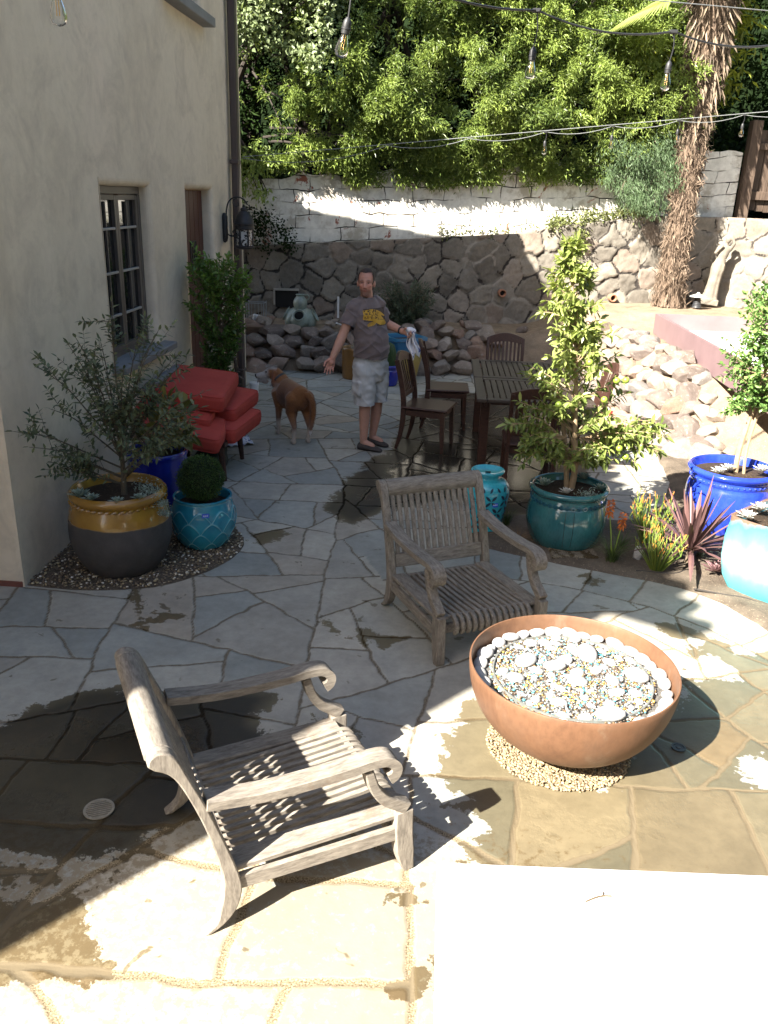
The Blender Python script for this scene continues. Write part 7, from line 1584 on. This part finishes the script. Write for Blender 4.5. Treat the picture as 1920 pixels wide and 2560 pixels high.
db.cap(tuple(nk-hd*.06+V3(0,0,-.02)),tuple(nk+V3(-.03,.02,.05)),.100,.085); db.cap(tuple(nk+V3(-.02,.02,.04)),tuple(HDc+V3(.04,0,-.01)),.084,.070)
db.ell(tuple(HDc),(.082,.068,.064)); db.ell(tuple(HDc+V3(.01,0,.025)),(.062,.058,.048)); db.cap(tuple(HDc+dh*.06+V3(0,0,-.012)),tuple(HDc+dh*.155+V3(0,0,-.012)),.043,.030); db.cap(tuple(HDc+dh*.07+V3(0,0,-.045)),tuple(HDc+dh*.135+V3(0,0,-.045)),.028,.020); db.ell(tuple(HDc+dh*.178+V3(0,0,.002)),(.014,.017,.014))
db.cap(tuple(HDc+dh*.05+V3(0,-.025,.035)),tuple(HDc+dh*.08+V3(0,-.012,.025)),.018,.014)
db.ell(tuple(HDc+dh*.09+V3(.01,0,-.075)),(.045,.022,.030))
# near ear flap
for s,yy in ((1,-.066),(-1,.066)): db.cap(tuple(HDc+V3(.040,yy,.020)),tuple(HDc+V3(.030,yy*1.25,-.085)),.022,.030); 
tail=smooth([Dp(-.275,.04,.53),Dp(-.325,.075,.47),Dp(-.335,.085,.36),Dp(-.325,.075,.24),Dp(-.315,.06,.10)],4); db.tube(tail,[.032,.032,.032,.032,.032,.033,.033,.032,.031,.030,.028,.026,.024,.021,.018,.013,.005],12)
me=remeshed(db,.008,5); M_dog=colmat('dog coat',.85,0,140,.5,.15,.2); do=obj_from(me,'body',M_dog,dogt); Vd,Nd=mesh_arrays(me)
def dogcol(P):
    a=P@hd; b=P@lr; z=P[:,2]; q=P-HDc; hn=(np.linalg.norm(q,axis=1)<.24)&(P[:,0]<nk[0]+.02)
    C=np.tile([.205,.088,.034],(len(P),1)); nz=fbm(P,9,3)
    def bl(m,c): nonlocal C; m=np.clip(m,0,1)[:,None]; C=C*(1-m)+np.array(c)*m
    bl(np.exp(-(((a-.02)/.13)**2+((z-.43)/.10)**2))*(b<0)*.75,(.075,.030,.015)); bl((nz-.5)*2,(.14,.055,.022)); bl(np.exp(-((z-.60)/.05)**2)*.4,(.25,.105,.04))
    bl((.30-z)/.10*.75*(np.abs(a)>.09),(.20,.125,.09)); bl((.19+.05*(nz-.5)-z)/.05*(np.abs(a)<.30),(.40,.34,.29)); bl((a-.20)/.06*(z<.46)*(~hn)*.65,(.24,.19,.15))
    f=q@dh; bl(((f-.015)/.035)*hn,(.42,.38,.35)); bl(hn*np.clip((q[:,2]-.038)/.02,0,1)*(f>-.06)*.9,(.42,.38,.34)); bl(hn*np.clip((-.065-q[:,2])/.02,0,1)*.6,(.33,.25,.20)); bl(hn*((f-.166)/.006),(.02,.018,.018))
    bl(hn*np.exp(-(((q[:,0]-.035)/.035)**2+((q[:,2]+.03)/.06)**2))*(np.abs(q[:,1])>.05),(.22,.085,.045))
    bl(((.17-z)/.03)*(a<-.285),(.55,.52,.49)); return C
C=dogcol(Vd); setcol(do,C)
k=rng.choice(len(Vd),min(len(Vd),15000)); P=Vd[k]-Nd[k]*.002; aa=P@hd; flow=np.tile(-hd*.6+V3(0,0,-.65),(len(P),1)); D=unit(flow*1.0+Nd[k]*.28+rng.normal(0,.22,P.shape)); Lf=rng.uniform(.007,.019,len(P))*np.where(P[:,2]<.2,.55,1)*np.where((P-HDc)@dh>.03,.75,1); tl_m=(aa<-.285); Lf=np.where(tl_m,Lf*1.5,Lf)
fo_=leaves('fur',P,D,Lf,.0035,M_dog,dogt,fold=.0,curl=.1,nrm=Nd[k]); Cf=dogcol(P)*rng.uniform(.75,1.25,(len(P),1)); add_attr(fo_.data,'Col',np.repeat(Cf,4,0),'POINT')
beard=[]; BD=[]
for _ in range(700):
    p=HDc+dh*rng.uniform(.06,.16)+V3(0,rng.normal(0,.018),-.05+rng.normal(0,.008)); beard.append(p); BD.append(V3(rng.normal(.15,.2),rng.normal(0,.2),-1))
for _ in range(900):
    s=rng.choice([-1,1]); p=HDc+V3(.035+rng.normal(0,.022),s*(.075+rng.normal(0,.006)),rng.uniform(-.12,.02)); beard.append(p); BD.append(V3(rng.normal(.1,.15),s*.15+rng.normal(0,.12),-1))
for _ in range(350):
    p=HDc+V3(rng.uniform(-.07,.05),rng.normal(0,.025),.062+rng.normal(0,.006)); beard.append(p); BD.append(V3(rng.normal(.4,.4),rng.normal(0,.4),.55))
P=np.array(beard); bo2=leaves('beard',P,np.array(BD),rng.uniform(.012,.034,len(P)),.003,M_dog,dogt,fold=0,curl=.15); add_attr(bo2.data,'Col',np.repeat(dogcol(P)*rng.uniform(.8,1.2,(len(P),1)),4,0),'POINT')
mb=MB(); c=(nk+V3(-.03,.01,.035)); T=Matrix.Translation(tuple(c)) @ Vector(tuple(unit(V3(-.75,.35,.62)))).to_track_quat('Z','Y').to_matrix().to_4x4(); mb.lathe([(.088,-.012),(.096,-.012),(.096,.012),(.088,.012)],28,T,closed=True); mb.build('collar',M_cord_b,dogt)
mb=MB(); mb.ell(tuple(HDc+V3(-.055,-.052,.018)),(.009,.008,.009),None,10); mb.build('eye',M_eye,dogt)
# ================================================================ SMALL THINGS
tub=thing('plastic_tub','small white plastic tub with lid standing at the house corner','tub',(-2.33,10.32,0)); mb=MB(); mb.lathe([(0,0),(.050,0),(.053,.01),(.057,.095),(.055,.10),(0,.10)],28); mb.build('body',M_pvc,tub); mb=MB(); mb.lathe([(0,.100),(.061,.100),(.062,.108),(.062,.134),(.058,.140),(0,.140)],28); mb.build('lid',M_pvc,tub)
V=[];F=[];nu=30
for j in range(nu+1):
    for i in range(nu+1): u=i/nu-.5; v=j/nu-.5; V.append((u*.34,v*.26,.008+.05*abs(vnoise(np.array([[u*3,v*3]]),2,4)[0]-.3)+.015*math.sin(u*17+v*6)**2))
F=[(j*(nu+1)+i,j*(nu+1)+i+1,(j+1)*(nu+1)+i+1,(j+1)*(nu+1)+i) for j in range(nu) for i in range(nu)]
mb=MB(); mb.v=V; mb.f=F; o=mb.build('rag',M_cloth,None,ang=80); o.location=(-2.02,8.02,0); o.rotation_euler=(0,0,.5); tag(o,'white and blue rag crumpled on the flagstones beside the red cushions','rag')
for x,y,c,lab in ((1.95,9.35,(.55,.03,.03),'small red marker flag in the soil at the foot of the rock slope'),(1.89,9.25,(.45,.60,.72),'small pale blue marker flag in the soil at the foot of the rock slope')):
    t=thing('marker_flag',lab,'flag',(x,y,.0)); mb=MB(); mb.tube([(0,0,0),(.01,0,.22)],.003,5); mb.build('stake',M_cord_b,t); mb=MB(); mb.box((.025,0,.19),(.05,.004,.07),rot=(0,.2,.3)); mb.build('pennant',plain('flag '+lab[6:14],c,None,.6,5,40,0),t)
